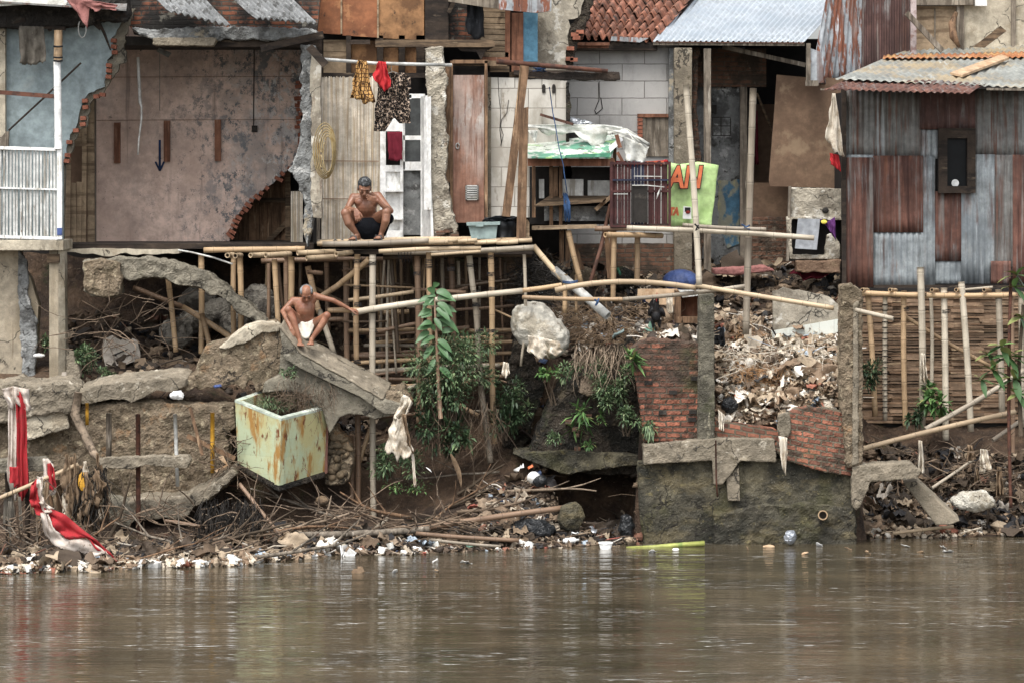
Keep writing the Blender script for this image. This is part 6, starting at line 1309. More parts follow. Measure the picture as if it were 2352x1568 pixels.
t.cone(q1(820,1120,1.56), q1(1130,1040,1.34), .085, .07); t.cone(q1(590,1120,1.56), q1(400,1060,1.40), .085, .06); t.ell(q1(1150,1060,1.36), (.05,.07,.055)); t.cone(q1(1080,1150,1.38), q1(1010,1350,1.42), .05, .045)
skinmesh(t, 'shorts', 'shorts_black', M1, .009, 3)
for a, d_ in ((q1(480,1375,1.22), Vector((-.55,-1,0))), (q1(975,1360,1.20), Vector((-.35,-1,0)))):
    d_.normalize(); s_ = Vector((-d_.y,d_.x,0)); hl = a + Vector((0,0,-.08))
    t = MB(); t.cone(hl-d_*.03, hl+d_*.17, .036, .042); 
    for v_ in t.v: v_.z = hl.z + (v_.z-hl.z)*.3
    t.tube([hl+d_*.10+s_*.045+Vector((0,0,.0)), hl+d_*.09+s_*.03+Vector((0,0,.055)), hl+d_*.09-s_*.03+Vector((0,0,.055)), hl+d_*.10-s_*.045], .012, 6, flat=2.2)
    build(t, 'sandal', 'rubber_dark', M1)
# --- lower man, bald crown, on the ramp
M2 = thing('person', P(702,800,.6), 'thin old man in white loincloth squatting on the ramp, holding the bamboo rail', 'person')
q2 = lambda x, y, Y: P(627.2+.12*x, 627.2+.12*y, Y)
b = MB()
hips, belly, chest = q2(635,1080,.88), q2(635,900,.80), q2(620,700,.72)
b.cone(hips, belly, .105, .100); b.cone(belly, chest, .100, .118); b.ell(q2(610,640,.71), (.135,.085,.115))
for k in range(4): b.cone(q2(530,820+k*36,.72), q2(735,826+k*36,.72), .022, .022)
Ls, Rs = q2(385,530,.72), q2(800,440,.70)
b.cone(q2(600,540,.72), Ls, .050, .048); b.cone(q2(620,520,.72), Rs, .050, .050); b.cone(chest, Ls, .075, .048); b.cone(chest, Rs, .075, .048)
b.cone(q2(600,560,.71), q2(625,470,.62), .052, .048)
qh, mh = head(b, q2(640,375,.55), .72, .05, -.05, 1.0)
E = q2(185,735,.62)
chain(b, [(Ls,.044),(Ls.lerp(E,.5),.036),(E,.032),(q2(270,890,.50),.032),(q2(345,1080,.42),.021)])
hand(b, q2(345,1085,.42), Vector((.05,-.15,-1)), Vector((1,0,.1)), Vector((0,.8,0)), curl=(.15,.2,.2,.15), spread=.3, thumb=.5)
E = q2(1150,525,.68)
chain(b, [(Rs,.046),(Rs.lerp(E,.5),.037),(E,.032),(q2(1290,600,.70),.031),(q2(1465,690,.72),.021)])
hand(b, q2(1470,692,.72), Vector((1,-.05,-.25)), Vector((.1,-1,-.3)), Vector((-.2,-.5,-1)), curl=(.7,.75,.8,.8), spread=.1, thumb=.7)
for hip, knee, mid, ank, fd in ((q2(570,1040,.86), q2(295,705,.46), q2(390,900,.44), q2(510,1290,.42), (.15,-1,0)), (q2(720,1040,.86), q2(1030,815,.44), q2(930,1000,.43), q2(735,1270,.42), (-.05,-1,0))):
    chain(b, [(hip,.080),(hip.lerp(knee,.5),.062),(knee,.050)]); b.ell(knee+Vector((0,-.01,0)), (.048,.045,.052))
    chain(b, [(knee,.046),(mid,.044),(ank,.027)]); foot(b, ank, fd, .21)
skinmesh(b, 'body', 'skin_old', M2)
facebits(M2, qh, mh, 1.0)
t = MB(); t.ell(qh(0,.035,.005), (.080,.078,.078), mh)
for sx in (-1,1): t.ell(qh(sx*.060,.0,.030), (.024,.055,.045), mh)
skinmesh(t, 'hair', 'hair_grey', M2, .006, 2)
t = MB(); t.ell(q2(640,1060,.84), (.125,.12,.085))
for k in range(9):
    a = k/8; t.cone(q2(455+370*a, 925-40*a+60*math.sin(a*math.pi), .70-.05*math.sin(a*math.pi)+(.012 if k%2 else 0)), q2(575+95*a, 1215+20*math.sin(a*math.pi), .60), .020, .020, 3)
t.cone(q2(455,925,.72), q2(640,985,.66), .022, .022); t.cone(q2(640,985,.66), q2(825,885,.72), .022, .022)
o = skinmesh(t, 'loincloth', 'shorts_white', M2, .008, 3)
single('sandal_pair', 'rubber_dark', lambda t: [t.tube([P(765+k*16,556,1.15),P(770+k*16,551,1.15),P(778+k*16,557,1.15)], .012, 6) for k in range(2)][0], 'pair of empty sandals at the left end of the deck', 'sandals')

# ================================================================== rooster
RO = thing('rooster', P(1506,770,1.0), 'black rooster facing the river on the rubble heap', 'rooster')
r_ = lambda u, v, dy=0: P(u, v, 1.0+dy)
t = MB(); t.ell(r_(1507,722,.03), (.075,.12,.085), Matrix.Rotation(-.5,3,'X')); t.ell(r_(1507,728,-.05), (.06,.06,.07)); t.cone(r_(1507,712,-.04), r_(1509,684,-.07), .045, .024); t.ell(r_(1509,682,-.08), (.024,.032,.026))
t.ell(r_(1494,715,.02), (.03,.09,.07), Matrix.Rotation(.35,3,'Y')); t.ell(r_(1522,717,.02), (.03,.09,.07), Matrix.Rotation(-.35,3,'Y'))
t.cone(r_(1500,738,.0), r_(1500,752,-.01), .032, .012); t.cone(r_(1514,738,.0), r_(1515,752,-.01), .032, .012)
for k in range(6): t.cone(r_(1507,716,.1), r_(1490+k*2,700-k*3,.28-.02*k), .028, .010)
skinmesh(t, 'body', 'feather', RO, .008, 2)
t = MB(); [t.ell(r_(1509,676-k%2*2,-.10+.015*k), (.006,.012,.014)) for k in range(4)]; t.cone(r_(1508,688,-.10), r_(1508,693,-.10), .010, .007); skinmesh(t, 'comb', 'comb_red', RO, .006, 1)
t = MB(); t.tube([r_(1509,683,-.105), r_(1509,685,-.135)], [.008,.001], 6); build(t, 'beak', 'shank', RO)
for u in (1500,1515):
    t = MB(); t.tube([r_(u,750), r_(u+.5,768)], .009, 6)
    for a in (-.6,0,.6): t.tube([r_(u+.5,768), r_(u+.5,769)+Vector((math.sin(a)*.05,-math.cos(a)*.06,0))], .007, 5)
    build(t, 'leg', 'shank', RO)

# ================================================================== plants
def bush(name, label, c, spr, n, ls, m, stems=6, clumps=7, cat='plant', asp=.42, base=None, group=None, droop=.3):
    u, v, Y = c; C_ = P(u, v, Y); X = thing(name, P(u, v+spr[1]*.9, Y) if base is None else P(*base), label, cat, group)
    sx, sz, sy = px(spr[0],Y), px(spr[1],Y), spr[2]; cl = []
    for k in range(clumps):
        cl.append((C_ + Vector((U(-.75,.75)*sx, U(-.75,.75)*sy, U(-.75,.75)*sz)), U(.22,.5)))
    t = MB()
    for i in range(n):
        cc, rr = random.choice(cl); d = Vector((random.gauss(0,1), random.gauss(0,1), random.gauss(.15,1))).normalized()
        p = cc + Vector((d.x*sx, d.y*sy, d.z*sz))*rr*R()**.4
        t.leaf(p, (d + Vector((0,-.3,.25))).normalized(), ls*U(.6,1.3), ls*asp*U(.8,1.2), droop*U(0,2), 2)
    build(t, 'foliage', m, X)
    if stems:
        t = MB(); b0 = ORG[X.name]
        for i in range(stems):
            cc = cl[i % len(cl)][0]; t.tube([b0+Vector((U(-.05,.05),0,0)), b0.lerp(cc,.5)+Vector((U(-.06,.06),U(-.05,.05),0)), cc], [.012,.009,.004], 5)
        build(t, 'stem', 'bark', X)
    return X
# big leaved plant in front of the scaffold
PL = thing('broadleaf_plant', P(1003,960,.5), 'tall plant with large glossy leaves before the scaffold', 'plant')
t = MB(); t.tube([P(1012,960,.55),P(1006,850,.5),P(1002,760,.5),P(996,665,.5)], [.03,.024,.018,.010], 8); build(t, 'stem', 'bamboo_brown', PL)
for (u,v,ang,L_) in ((985,668,115,.16),(990,668,80,.14),(1018,664,20,.19),(968,682,170,.14),(1030,675,0,.17),(1020,692,-15,.16),(975,712,190,.18),(985,700,150,.15),(1030,706,-5,.20),(1022,728,-10,.20),(1000,735,-80,.14),(966,752,175,.18),(972,742,160,.13),(1030,752,5,.18),(1024,775,-30,.17),(985,776,200,.18),(950,787,180,.14),(1010,790,-70,.15),(1040,770,20,.14),(960,768,190,.16),(990,800,-110,.15),(1020,812,-40,.17),(1000,830,-100,.15),(990,672,140,.12),(1008,680,40,.15),(996,690,210,.13),(1012,700,-30,.16),(984,722,150,.15),(1014,718,30,.14),(990,760,120,.14),(1016,750,50,.13),(984,800,160,.15),(1014,792,15,.16),(996,845,220,.14),(1016,835,-20,.15)):
    a = math.radians(ang+U(-22,22)); L_ *= U(.75,1.15); t = MB(); b0 = P(1001+.3*(u-1001)+U(-4,4), v+U(-8,10), .48+U(-.05,.05)); t.leaf(b0, (math.cos(a), U(-.5,-.05), math.sin(a)*.75+.1), L_*1.25, L_*.62, U(.3,.7), 6, .3, face=True); build(t, 'leaf', 'foliage_broad', PL)
bush('shrub', 'leafy grey green shrub growing against the right side of the scaffold', (1055,842,.7), (128,82,.3), 4200, .055, 'foliage', 16, 24, base=(1040,1040,.7))
bush('shrub', 'trailing lower part of shrub hanging under the scaffold right of the broadleaf stem', (1010,960,.7), (65,85,.25), 1700, .07, 'foliage_dark', 10, 14, base=(1030,1060,.7))
bush('shrub', 'small dark shrub behind the hanging white rag', (910,1050,.7), (55,45,.2), 800, .06, 'foliage', 6, 9, base=(910,1110,.7))
bush('shrub', 'shrub on the shaded bank at the right foot of the scaffold', (1160,930,1.1), (40,70,.2), 700, .07, 'foliage_dark', 6, 9, base=(1160,1010,1.1))
bush('creeper', 'leafy creeper over the stone pillar right of the scaffold', (1190,920,1.35), (35,70,.12), 700, .06, 'foliage', 5, 10)
bush('weed', 'bright green weed sprig on top of the stone pillar', (1262,852,.8), (30,10,.1), 60, .10, 'foliage_bright', 3, 4, base=(1272,930,.9))
bush('creeper', 'dense green creeper hanging down the left edge of the brick wall', (1410,880,.5), (45,55,.14), 1300, .055, 'foliage', 6, 12, base=(1420,790,.7))
bush('creeper', 'small tuft of creeper low at the corner of the brick wall', (1440,960,.25), (28,30,.1), 350, .06, 'foliage', 4, 6, base=(1440,1000,.3))
bush('weed', 'grassy weed tuft hanging at the bottom left of the brick wall', (1490,990,.15), (14,28,.08), 300, .06, 'foliage', 3, 5, droop=.8)
bush('weed', 'weed with long leaves rooted at the top of the brick wall', (1458,815,.12), (22,28,.08), 60, .16, 'foliage_bright', 3, 4, asp=.25)
bush('fern', 'fern growing out of the dark masonry face', (1335,965,.55), (26,30,.1), 70, .17, 'foliage_bright', 3, 4, asp=.2)
bush('weed', 'small round leaved weed right of the fern on the dark masonry', (1375,950,.6), (12,22,.06), 60, .06, 'foliage_bright', 2, 4)
bush('weed', 'tiny weed below the fern above the concrete footing', (1348,1022,.55), (14,8,.06), 60, .06, 'foliage_bright', 2, 3)
bush('creeper', 'thin creeper on the upper dark masonry under the rubble', (1330,850,.6), (50,20,.15), 350, .05, 'foliage', 3, 7)
bush('weed', 'mossy weed at the lower left of the dark masonry', (1275,1000,.6), (22,20,.1), 160, .05, 'foliage', 3, 5)
bush('shrub', 'dark feathery shrub beside the ragged concrete post before the right fence', (2005,860,1.9), (30,40,.15), 600, .08, 'foliage_dark', 5, 7, asp=.2)
bush('plant', 'leafy green plant between two posts of the right fence', (2148,912,1.8), (30,32,.15), 200, .12, 'foliage_bright', 4, 6)
bush('plant', 'darker small plant at the foot of the right fence', (2095,955,1.9), (16,20,.1), 160, .08, 'foliage_dark', 3, 4)
bush('undergrowth', 'green undergrowth in the shade behind the left concrete column', (192,822,1.5), (28,38,.3), 600, .06, 'foliage', 4, 7)
bush('weed', 'small green plants between the two left columns', (100,790,2.0), (20,20,.2), 160, .06, 'foliage', 3, 4)
bush('weed', 'small weeds on the dark slope behind the long broken slab', (258,858,1.0), (40,14,.2), 200, .05, 'foliage', 3, 5)
bush('weed', 'weeds growing on the face of the ramp wall above the tiled tank', (665,850,.2), (22,18,.06), 120, .05, 'foliage', 3, 4)
bush('weed', 'weeds and dry grass filling the tiled tank', (640,928,.35), (55,16,.22), 700, .06, 'foliage', 5, 8, asp=.15)
bush('weed', 'leafy sprig hanging at the foot of the scaffold near the curled bark', (1062,1010,.6), (20,26,.1), 60, .13, 'foliage', 3, 4)
bush('weed', 'low weeds on the brown bank under the hanging white rag', (950,1120,.2), (60,14,.2), 200, .04, 'foliage_bright', 3, 7)
PA = thing('papaya_plant', P(2335,1000,1.0), 'papaya like plant with broad lobed leaves at the right edge', 'plant')
t = MB(); t.tube([P(2345,1000,1.0),P(2340,850,1.0),P(2350,700,1.0)], [.03,.025,.02], 8); build(t, 'stem', 'bark', PA)
for (u,v,L_,n_) in ((2335,632,.26,5),(2330,660,.25,4),(2318,820,.30,7),(2280,850,.24,6),(2270,815,.2,5),(2330,870,.25,6),(2345,730,.25,5),(2300,795,.22,6),(2255,872,.18,5),(2340,905,.2,5)):
    t = MB()
    for i in range(n_):
        a = math.radians(-70 + 320*i/n_ + U(-12,12)); t.leaf(P(u,v,.95), (math.cos(a), -.35+U(-.1,.1), math.sin(a)*.6), L_*U(.8,1.1), L_*.42, .3, 4, .2)
    t.tube([P(2344,v+25,1.0), P(u,v,.95)], .006, 5); build(t, 'leaf', 'foliage_bright', PA)

# ================================================================== cloths, flags, sacks
GF = 'strips of red and white flag cloth'
FL = thing('flag_cloth', P(45,1150,-.8), 'long red and white flag strip hanging straight down from the left rubble ledge', 'flag', GF)
fabric([(20,896),(30,893),(40,898)], [(18,1095),(28,1140),(40,1150)], -.80, 'flag_white', 'white_stripe', None, None, 2, .03, parent=FL)
fabric([(36,896),(48,896),(58,903)], [(40,1130),(52,1150),(66,1120)], -.84, 'flag_red', 'red_stripe', None, None, 2, .03, parent=FL)
fabric([(22,1070),(32,1072),(42,1070)], [(22,1112),(32,1118),(42,1112)], -.88, 'flag_red', 'red_patch', None, None, 1, .02, parent=FL)
fabric([(4,893),(30,886),(66,893)], [(22,940),(42,930),(68,948)], -.86, 'flag_white', 'folded_top', None, None, 3, .05, parent=FL)
FL = thing('flag_cloth', P(122,1130,-.9), 'short red and white flag strip caught on the debris at the bar end', 'flag', GF)
fabric([(108,1064),(116,1062),(124,1075)], [(112,1122),(122,1128),(130,1118)], -1.05, 'flag_red', 'red_stripe', None, None, 1.5, .03, parent=FL)
fabric([(98,1052),(110,1052),(122,1066)], [(104,1126),(118,1138),(130,1128)], -1.0, 'flag_white', 'white_stripe', None, None, 1.5, .03, parent=FL)
FL = thing('flag_cloth', P(160,1285,-1.5), 'large red and white flag draped in a curve down to the water at the left', 'flag', GF)
def band(top, bot, m, nm, Y0=-2.45, amp=.05):
    fabric(top, bot, Y0, m, nm, None, None, 3.2, amp, 34, 8, parent=FL)
TP_ = [(114,1166),(150,1180),(185,1211),(222,1241),(248,1265),(267,1285)]; MD_ = [(112,1182),(128,1216),(160,1236),(200,1238),(232,1258),(262,1289)]; BT_ = [(100,1176),(108,1232),(140,1270),(185,1287),(222,1278),(243,1266)]
band(TP_, MD_, 'flag_red', 'red_stripe'); band(MD_, BT_, 'flag_white', 'white_stripe', -2.47)
band([(90,1095),(84,1130),(94,1160),(118,1176)], [(74,1108),(72,1150),(84,1182),(112,1194)], 'flag_red', 'red_tail', -2.4); band([(100,1092),(97,1130),(105,1155),(124,1168)], [(88,1098),(84,1132),(94,1162),(116,1178)], 'flag_white', 'white_tail', -2.42)
RG = thing('hanging_rag', P(920,1110,.0), 'large dirty white rag hanging from the broken end of the ramp', 'rag')
fabric([(926,905),(940,910),(948,925)], [(904,962),(925,966),(934,952)], .02, 'rag_white', 'knot', None, None, 2, .06, parent=RG, fray=2)
fabric([(904,955),(915,962),(932,950)], [(884,1036),(915,1054),(951,1048)], .0, 'rag_white', 'cloth', None, None, 1.6, .05, 30, 18, parent=RG, fray=1.6)
fabric([(922,950),(932,950)], [(938,1020),(952,1046)], -.08, 'rag_brown', 'brown_fold', None, None, 1.2, .04, parent=RG, fray=2)
fabric([(944,1036),(951,1042)], [(951,1118),(956,1116)], .0, 'rag_white', 'tail', None, None, 1, .01, parent=RG)
def lump(name, m, c, rad, label, cat, rough=(.025,.09,.12), group=None, rot=0):
    t = MB(); t.ell(P(*c), rad, Matrix.Rotation(rot,3,'Y'), 18, 12); return build(t, name, m, None, label, cat, group, rough=rough, smooth=True)
SK = thing('white_sack', P(1245,815,.9), 'big dirty white woven sack slumped at the edge of the rubble', 'sack')
t = MB(); t.ell(P(1225,745,1.1), (.31,.24,.31)); t.ell(P(1262,775,1.0), (.28,.22,.26), Matrix.Rotation(.5,3,'Y')); t.ell(P(1200,722,1.15),(.15,.15,.14)); t.ell(P(1285,790,.98),(.12,.14,.12))
o = skinmesh(t, 'sack_body', 'sack', SK, .018, 3)
tx = bpy.data.textures.new('wrinkle','CLOUDS'); tx.noise_scale = .16; tx.noise_depth = 1; tx.noise_type='HARD_NOISE'; md = o.modifiers.new('d','DISPLACE'); md.texture = tx; md.strength = .045; md.texture_coords = 'GLOBAL'
fabric([(1212,770),(1245,775),(1285,785)], [(1215,812),(1240,822),(1262,815),(1300,812)], .78, 'rag_white', 'sack_mouth', None, None, 4, .05, parent=SK)
for c, r_2, l, m in (((405,765,2.5),(.22,.2,.2),'pale grey sack lying under the sagging slab','sack_dark'),((455,690,3.0),(.26,.2,.18),'large grey sack behind the slanted bamboo','sack_dark'),((500,720,2.8),(.22,.2,.2),'grey sack wedged right of the vertical bamboo','sack_dark'),((440,735,2.7),(.17,.2,.13),'small folded sack between other sacks','sack_dark'),((592,680,2.6),(.2,.2,.16),'dark sack behind the slab end','sack_dark'),((610,715,2.4),(.22,.2,.2),'grey sack left of the old man','sack_dark'),((540,745,2.6),(.2,.2,.16),'sack below the two bamboo posts','sack_dark')):
    lump('filled_sack', m, c, r_2, l, 'sack', (.03,.1,.14), 'sacks under the left house')
lump('rubbish_bag', 'plastic_black', (1676,928,.55), (.11,.1,.095), 'black tied rubbish bag on the heap beside the concrete post', 'bag', (.012,.05,.06))
lump('rubbish_bag', 'plastic_black', (1712,865,1.0), (.06,.06,.07), 'small black bag higher on the rubbish heap', 'bag', (.012,.04,.05))
lump('rubbish_bag', 'plastic_black', (1241,1104,.2), (.10,.08,.07), 'half black bag beside the white ball on the bank', 'bag', (.012,.04,.05))
lump('white_ball', 'plastic_white', (1226,1096,.25), (.085,.08,.08), 'white round plastic thing on the bank', 'ball', (.012,.01,.1))
lump('dark_sack', 'plastic_black', (1222,1216,-.1), (.30,.2,.13), 'large wet dark sack on the shore right of the driftwood', 'sack', (.02,.08,.1))
lump('dark_sack', 'concrete_wet', (1310,1185,.0), (.16,.15,.18), 'upright dark olive sack at the mouth of the hollow', 'sack', (.02,.08,.1))
lump('dark_sack', 'plastic_black', (1440,1210,.25), (.10,.1,.18), 'black plastic bundle against the flood wall corner', 'sack', (.02,.08,.1))
lump('coconut', 'wood_h', (740,1150,.1), (.085,.08,.07), 'old coconut lying on the bank below the tiled tank', 'coconut', (.012,.02,.06))
lump('foam_chunk', 'sack', (2235,1150,.9), (.28,.2,.13), 'dirty white lump beside the sliding slab at the right', 'lump', (.02,.1,.1))
lump('nest_fibre', 'fibre', (1755,880,1.2), (.28,.2,.15), 'orange brown mass of coconut fibre on the rubbish heap', 'fibre', (.02,.1,.05))
lump('rock', 'stone_wall', (1340,640,3.4), (.2,.2,.16), 'pale rock under the stall', 'rock')
lump('rock', 'stone_dark', (1425,640,3.3), (.2,.2,.16), 'dark rock behind the cage legs', 'rock')
single('blue_basin', 'plastic_blue', lambda t: t.tube([P(1565,650,2.5)+Vector((0,0,.0)), P(1565,632,2.6), P(1563,625,2.65)], [.24,.21,.1], 20), 'faded blue plastic basin turned over on the rubble', 'basin') if False else None
lump('blue_basin', 'plastic_blue', (1563,645,2.4), (.24,.2,.15), 'faded blue plastic basin turned over on the rubble', 'basin', (.015,.02,.3))
WX = thing('wooden_box', P(1585,738,1.3), 'open brown wooden box standing on the rubble left of the concrete post', 'box')
t = MB(); t.rect(1552,668,1564,742,1.25,.4); t.rect(1608,680,1618,742,1.25,.4); t.rect(1552,728,1618,742,1.22,.42); build(t, 'frame', 'wood_brown', WX)
t = MB(); t.rect(1562,674,1610,732,1.5,.03); build(t, 'back', 'wood_red', WX)
t = MB(); t.prism([(1560,668),(1612,668),(1616,678),(1568,684)],1.2,.3); build(t, 'lid', 'white_old', WX)
single('plywood_scrap', 'wood_pale', lambda t: t.prism([(1465,664),(1556,664),(1552,700),(1500,700),(1464,684)], 1.6, .04), 'tan plywood scrap behind the rooster', 'board')
fabric([(1530,680),(1544,676)], [(1532,715),(1540,722),(1546,718)], 1.2, 'rag_white', 'white_rag', 'thin white rag hanging beside the wooden box', 'rag', 2, .02)
fabric([(2116,810),(2124,812)], [(2115,870),(2124,880),(2130,868)], 1.8, 'rag_white', 'hanging_bag', 'white and pink plastic bag hanging on the tall post of the right fence', 'bag', 2, .05)
fabric([(1640,760),(1662,750)], [(1640,790),(1666,795)], 1.4, 'black_fabric', 'dark_rag', 'dark rag behind the top of the concrete post', 'rag', 2, .05)
fabric([(1788,1000),(1808,1004)], [(1796,1070),(1804,1092),(1808,1050)], -.18, 'rag_white', 'hanging_rag', 'frayed white rag hanging over the tie beam', 'rag', 2, .03)
fabric([(1650,940),(1664,952)], [(1652,985),(1662,990)], .1, 'rag_white', 'hanging_rag', 'white rag hanging beside the concrete post on the low brickwork', 'rag', 2, .03)
fabric([(1156,830),(1168,834)], [(1152,858),(1160,868),(1170,858)], .5, 'rag_white', 'plastic_bag', 'small white plastic bag caught on the right of the shrub', 'bag', 2, .03)
for k,(u,v0,v1,w_,m,l) in enumerate(((2110,1010,1090,14,'rag_white','white torn bag caught among the sticks right of the fence foot'),(2252,1030,1085,26,'rag_white','large white bag snagged on a fence post at lower right'),(2222,1020,1060,20,'rag_brown','grey bag beside the snagged white bag'),(2290,1070,1140,16,'rag_brown','brown cloth strip hanging near the rusty rod'),(2240,1075,1110,10,'rag_brown','brown leaf like strip under the white bag'))):
    fabric([(u,v0),(u+w_*.6,v0+2)], [(u-2,v1),(u+w_,v1-6)], 1.1, m, 'snagged_bag', l, 'bag', 2, .05)
# hanging strips and roots at the left
GR = 'torn strips hanging from the left debris'
for k in range(34):
    u = U(140,228); v0 = U(1035,1120); m = random.choice(('rag_brown','rag_brown','rag_brown','drape','rag_white'))
    fabric([(u,v0),(u+U(3,8),v0+U(-3,3))], [(u+U(-18,10),v0+U(40,120)),(u+U(6,22),v0+U(40,120))], -.95+U(-.15,.15), m, 'torn_strip', 'torn cloth strip hanging in the tangle at the left bar end', 'strip', 1.5, .04, 7, 9, GR, fray=3)
for k in range(12):
    u = U(0,150); v0 = U(1100,1180)
    fabric([(u,v0),(u+U(5,10),v0)], [(u+U(-6,6),v0+U(60,110)),(u+U(6,12),v0+U(60,110))], -1.1+U(-.15,.15), random.choice(('rag_brown','drape','rag_brown')), 'torn_strip', 'brown strip hanging under the left edge debris behind the flag', 'strip', 1.5, .02, 5, 6, 'torn strips under the left edge')
lump('orange_pouch', 'pipe_yellow', (190,1105,-1.05), (.06,.03,.12), 'orange plastic pouch hanging in the left tangle', 'pouch', (.012,.02,.06))
for A,B,w_,m,l in (((60,1085),(62,1260),12,'wood_dark','dark post standing behind the long flag strip'),((16,1085),(18,1250),11,'wood_dark','dark post at the left edge'),((135,1100),(140,1270),18,'wood_brown','thick stump left of the hanging pouch'),((110,1120),(120,1180),9,'wood_brown','short brown stick above the draped flag'),((240,1100),(244,1200),12,'wood_brown','dark stump under the bar end')):
    single('driftwood_post', m, lambda t: t.tube([P(A[0],A[1],-.7),P((A[0]+B[0])/2+3,(A[1]+B[1])/2,-.7),P(B[0],B[1],-.75)], px(w_/2), 8), l, 'post')
pole('bamboo_pole', Nw, (-30,1155),(180,1065),10,-1.1,-1.0,'tan bamboo slanting up through the left debris')
pole('bamboo_pole', Br, (550,1110),(664,1256),9,-.6,-1.1,'brown bamboo leaning on the bank below the tiled tank')
pole('bamboo_pole', Br, (950,1216),(1292,1166),14,-.5,.0,'thick brown bamboo lying along the shore at the centre')
pole('driftwood_log', 'wood_grey', (680,1228),(985,1214),15,-.9,-.6,'grey log lying along the shore left of the thick bamboo', 'log')
pole('bamboo_pole', Br, (955,1224),(1192,1240),10,-.7,-.6,'thin brown bamboo under the thick one at the shore')
pole('bamboo_pole', G_, (985,1238),(1150,1254),7,-.8,-.7,'thin grey stick half in the water at the centre')
pole('stick', Br, (380,1195),(460,1208),8,-1.0,-1.2,'short tan bamboo bit on the bank under the foot ledge','stick')
pole('stick', G_, (860,1215),(890,1190),9,-.5,-.3,'short grey stick at the foot of the grey pole','stick')
pole('bamboo_pole', Nw, (2050,1224),(2190,1208),8,.5,.6,'thin tan bamboo lying at the water edge at lower right')
pole('stick', Br, (2075,1110),(2065,1050),7,.7,1.0,'reddish stick propped under the fallen tan bamboo','stick')
pole('stick', G_, (2140,1120),(2235,1055),7,.9,1.3,'thin grey stick slanting beside the snagged bags','stick')
single('banana_stalk', 'stalk', lambda t: t.tube([P(1438,1258,-.35),P(1500,1256,-.33),P(1560,1251,-.3),P(1618,1247,-.28)], [.02,.03,.032,.035], 8), 'pale green banana stalk floating before the flood wall', 'stalk')
single('banana_leaf', 'rag_brown', lambda t: t.leaf(P(1033,1042,.35), (.35,-.1,-1), .44, .10, 0, 6, .9), 'dry curled tan leaf standing on the bank', 'leaf')
single('white_slipper', 'plastic_white', lambda t: t.leaf(P(978,1072,.2), (.6,-.2,-.5), .10, .06, 0, 4, .2), 'pale scrap on the bank left of the curled leaf', 'scrap')
CP = thing('floating_cup', P(1391,1262,-.5), 'white foam bowl floating before the dark hollow', 'bowl')
t = MB(); t.tube([P(1391,1262,-.5), P(1391,1246,-.5)], [.06,.085], 18); build(t, 'bowl', 'plastic_white', CP)
t = MB(); t.tube([P(1391,1247,-.5), P(1391,1244,-.5)], [.09,.09], 18); build(t, 'rim', 'plastic_white', CP)
single('floating_cup', 'plastic_white', lambda t: t.tube([P(1552,1272,-.6),P(1552,1262,-.6),P(1552,1258,-.6)], [.05,.05,.03], 14), 'small white cup floating right of the foam bowl', 'cup')
lump('plastic_bag', 'metal_sheet', (1815,1232,-.2), (.08,.06,.09), 'clear plastic bag standing up out of the water by the wall', 'bag', (.012,.05,.06))
lump('paper_scrap', 'wood_pale', (1766,1256,-.3), (.08,.05,.03), 'tan and white scrap floating left of the clear bag', 'scrap', (.012,.03,.05))
lump('paper_scrap', 'plastic_white', (405,908,.2), (.09,.05,.06), 'crumpled white paper on the wall top beneath the long slab', 'paper', (.012,.05,.06))
lump('paper_scrap', 'plastic_blue', (500,886,.35), (.06,.05,.03), 'blue plastic scrap under the ramp wall stub', 'scrap', (.012,.04,.05))
lump('floating_scrap', 'wood_pale', (480,1335,-3.3), (.15,.04,.025), 'tan wood piece floating on the river at left', 'wood', (.012,.02,.05))
lump('paper_scrap', 'white_paint', (90,816,1.4), (.08,.05,.03), 'small white board between the left columns', 'scrap', (.012,.02,.05))

# ================================================================== litter, twigs, rubbish
def onland(u, Y, h=0.0):
    x = (u-1176)*(D+Y)/F; return Vector((x, Y, gn(x, Y)+h))
def scatter(name, label, cat, m, n, ur, Yf, s0, s1, chunks=.25, sticks=.15, h=.03, wet=False, raise_=None, rags=.1):
    t = MB()
    for i in range(n):
        u = U(*ur); Y = Yf(u); p = onland(u, Y, 0)
        if p.z < -.02: p.z = .0
        p.z += U(-.01,h)*(1 if raise_ is None else raise_(u,Y)); s_ = U(s0,s1)*(1.8 if R() < .06 else 1); q = R()
        if R() < rags: t.rag(p+Vector((0,-.02,s_*.4)), s_*U(1.3,2.6)); continue
        if q < chunks: t.chunk(p, s_)
        elif q < chunks+sticks:
            a = U(0,3.14); d = Vector((math.cos(a), math.sin(a)*.4, U(-.3,.4))); L_ = s_*U(1.5,4); t.tube([p, p+d*L_*.5+Vector((0,0,U(-.02,.03))), p+d*L_], U(.004,.011), 5)
        elif R() < .5: t.blob(p+Vector((0,0,s_*.1)), s_*.95)
        else: t.crumple(p+Vector((0,0,s_*.15)), s_)
    return build(t, name, m, None, label, cat, kind='stuff')
def shore(u):
    for k in range(200):
        Y = -3.2 + k*.03; x = (u-1176)*(D+Y)/F
        if gn(x, Y) > 0: return Y
    return 0
SH = {k: shore(k) for k in range(-60, 2440, 10)}
sh = lambda u: SH[int(round(u/10))*10]
scatter('rubbish_heap','mixed rubbish and rubble spread over the slope between the white sack and the brick wall','rubbish','trash',2800,(1215,1600),lambda u:U(2.02,3.4) if 1250<u<1472 else U(.75,3.3),.04,.17,.2,.25,.05,rags=.16)
scatter('rubbish_heap','pale plastic rubbish piled behind the brick flood wall','rubbish','trash_pale',3600,(1646,1934),lambda u:.5+1.9*R()**1.2,.04,.15,.06,.35,.22,raise_=lambda u,Y:1.2,rags=.3)
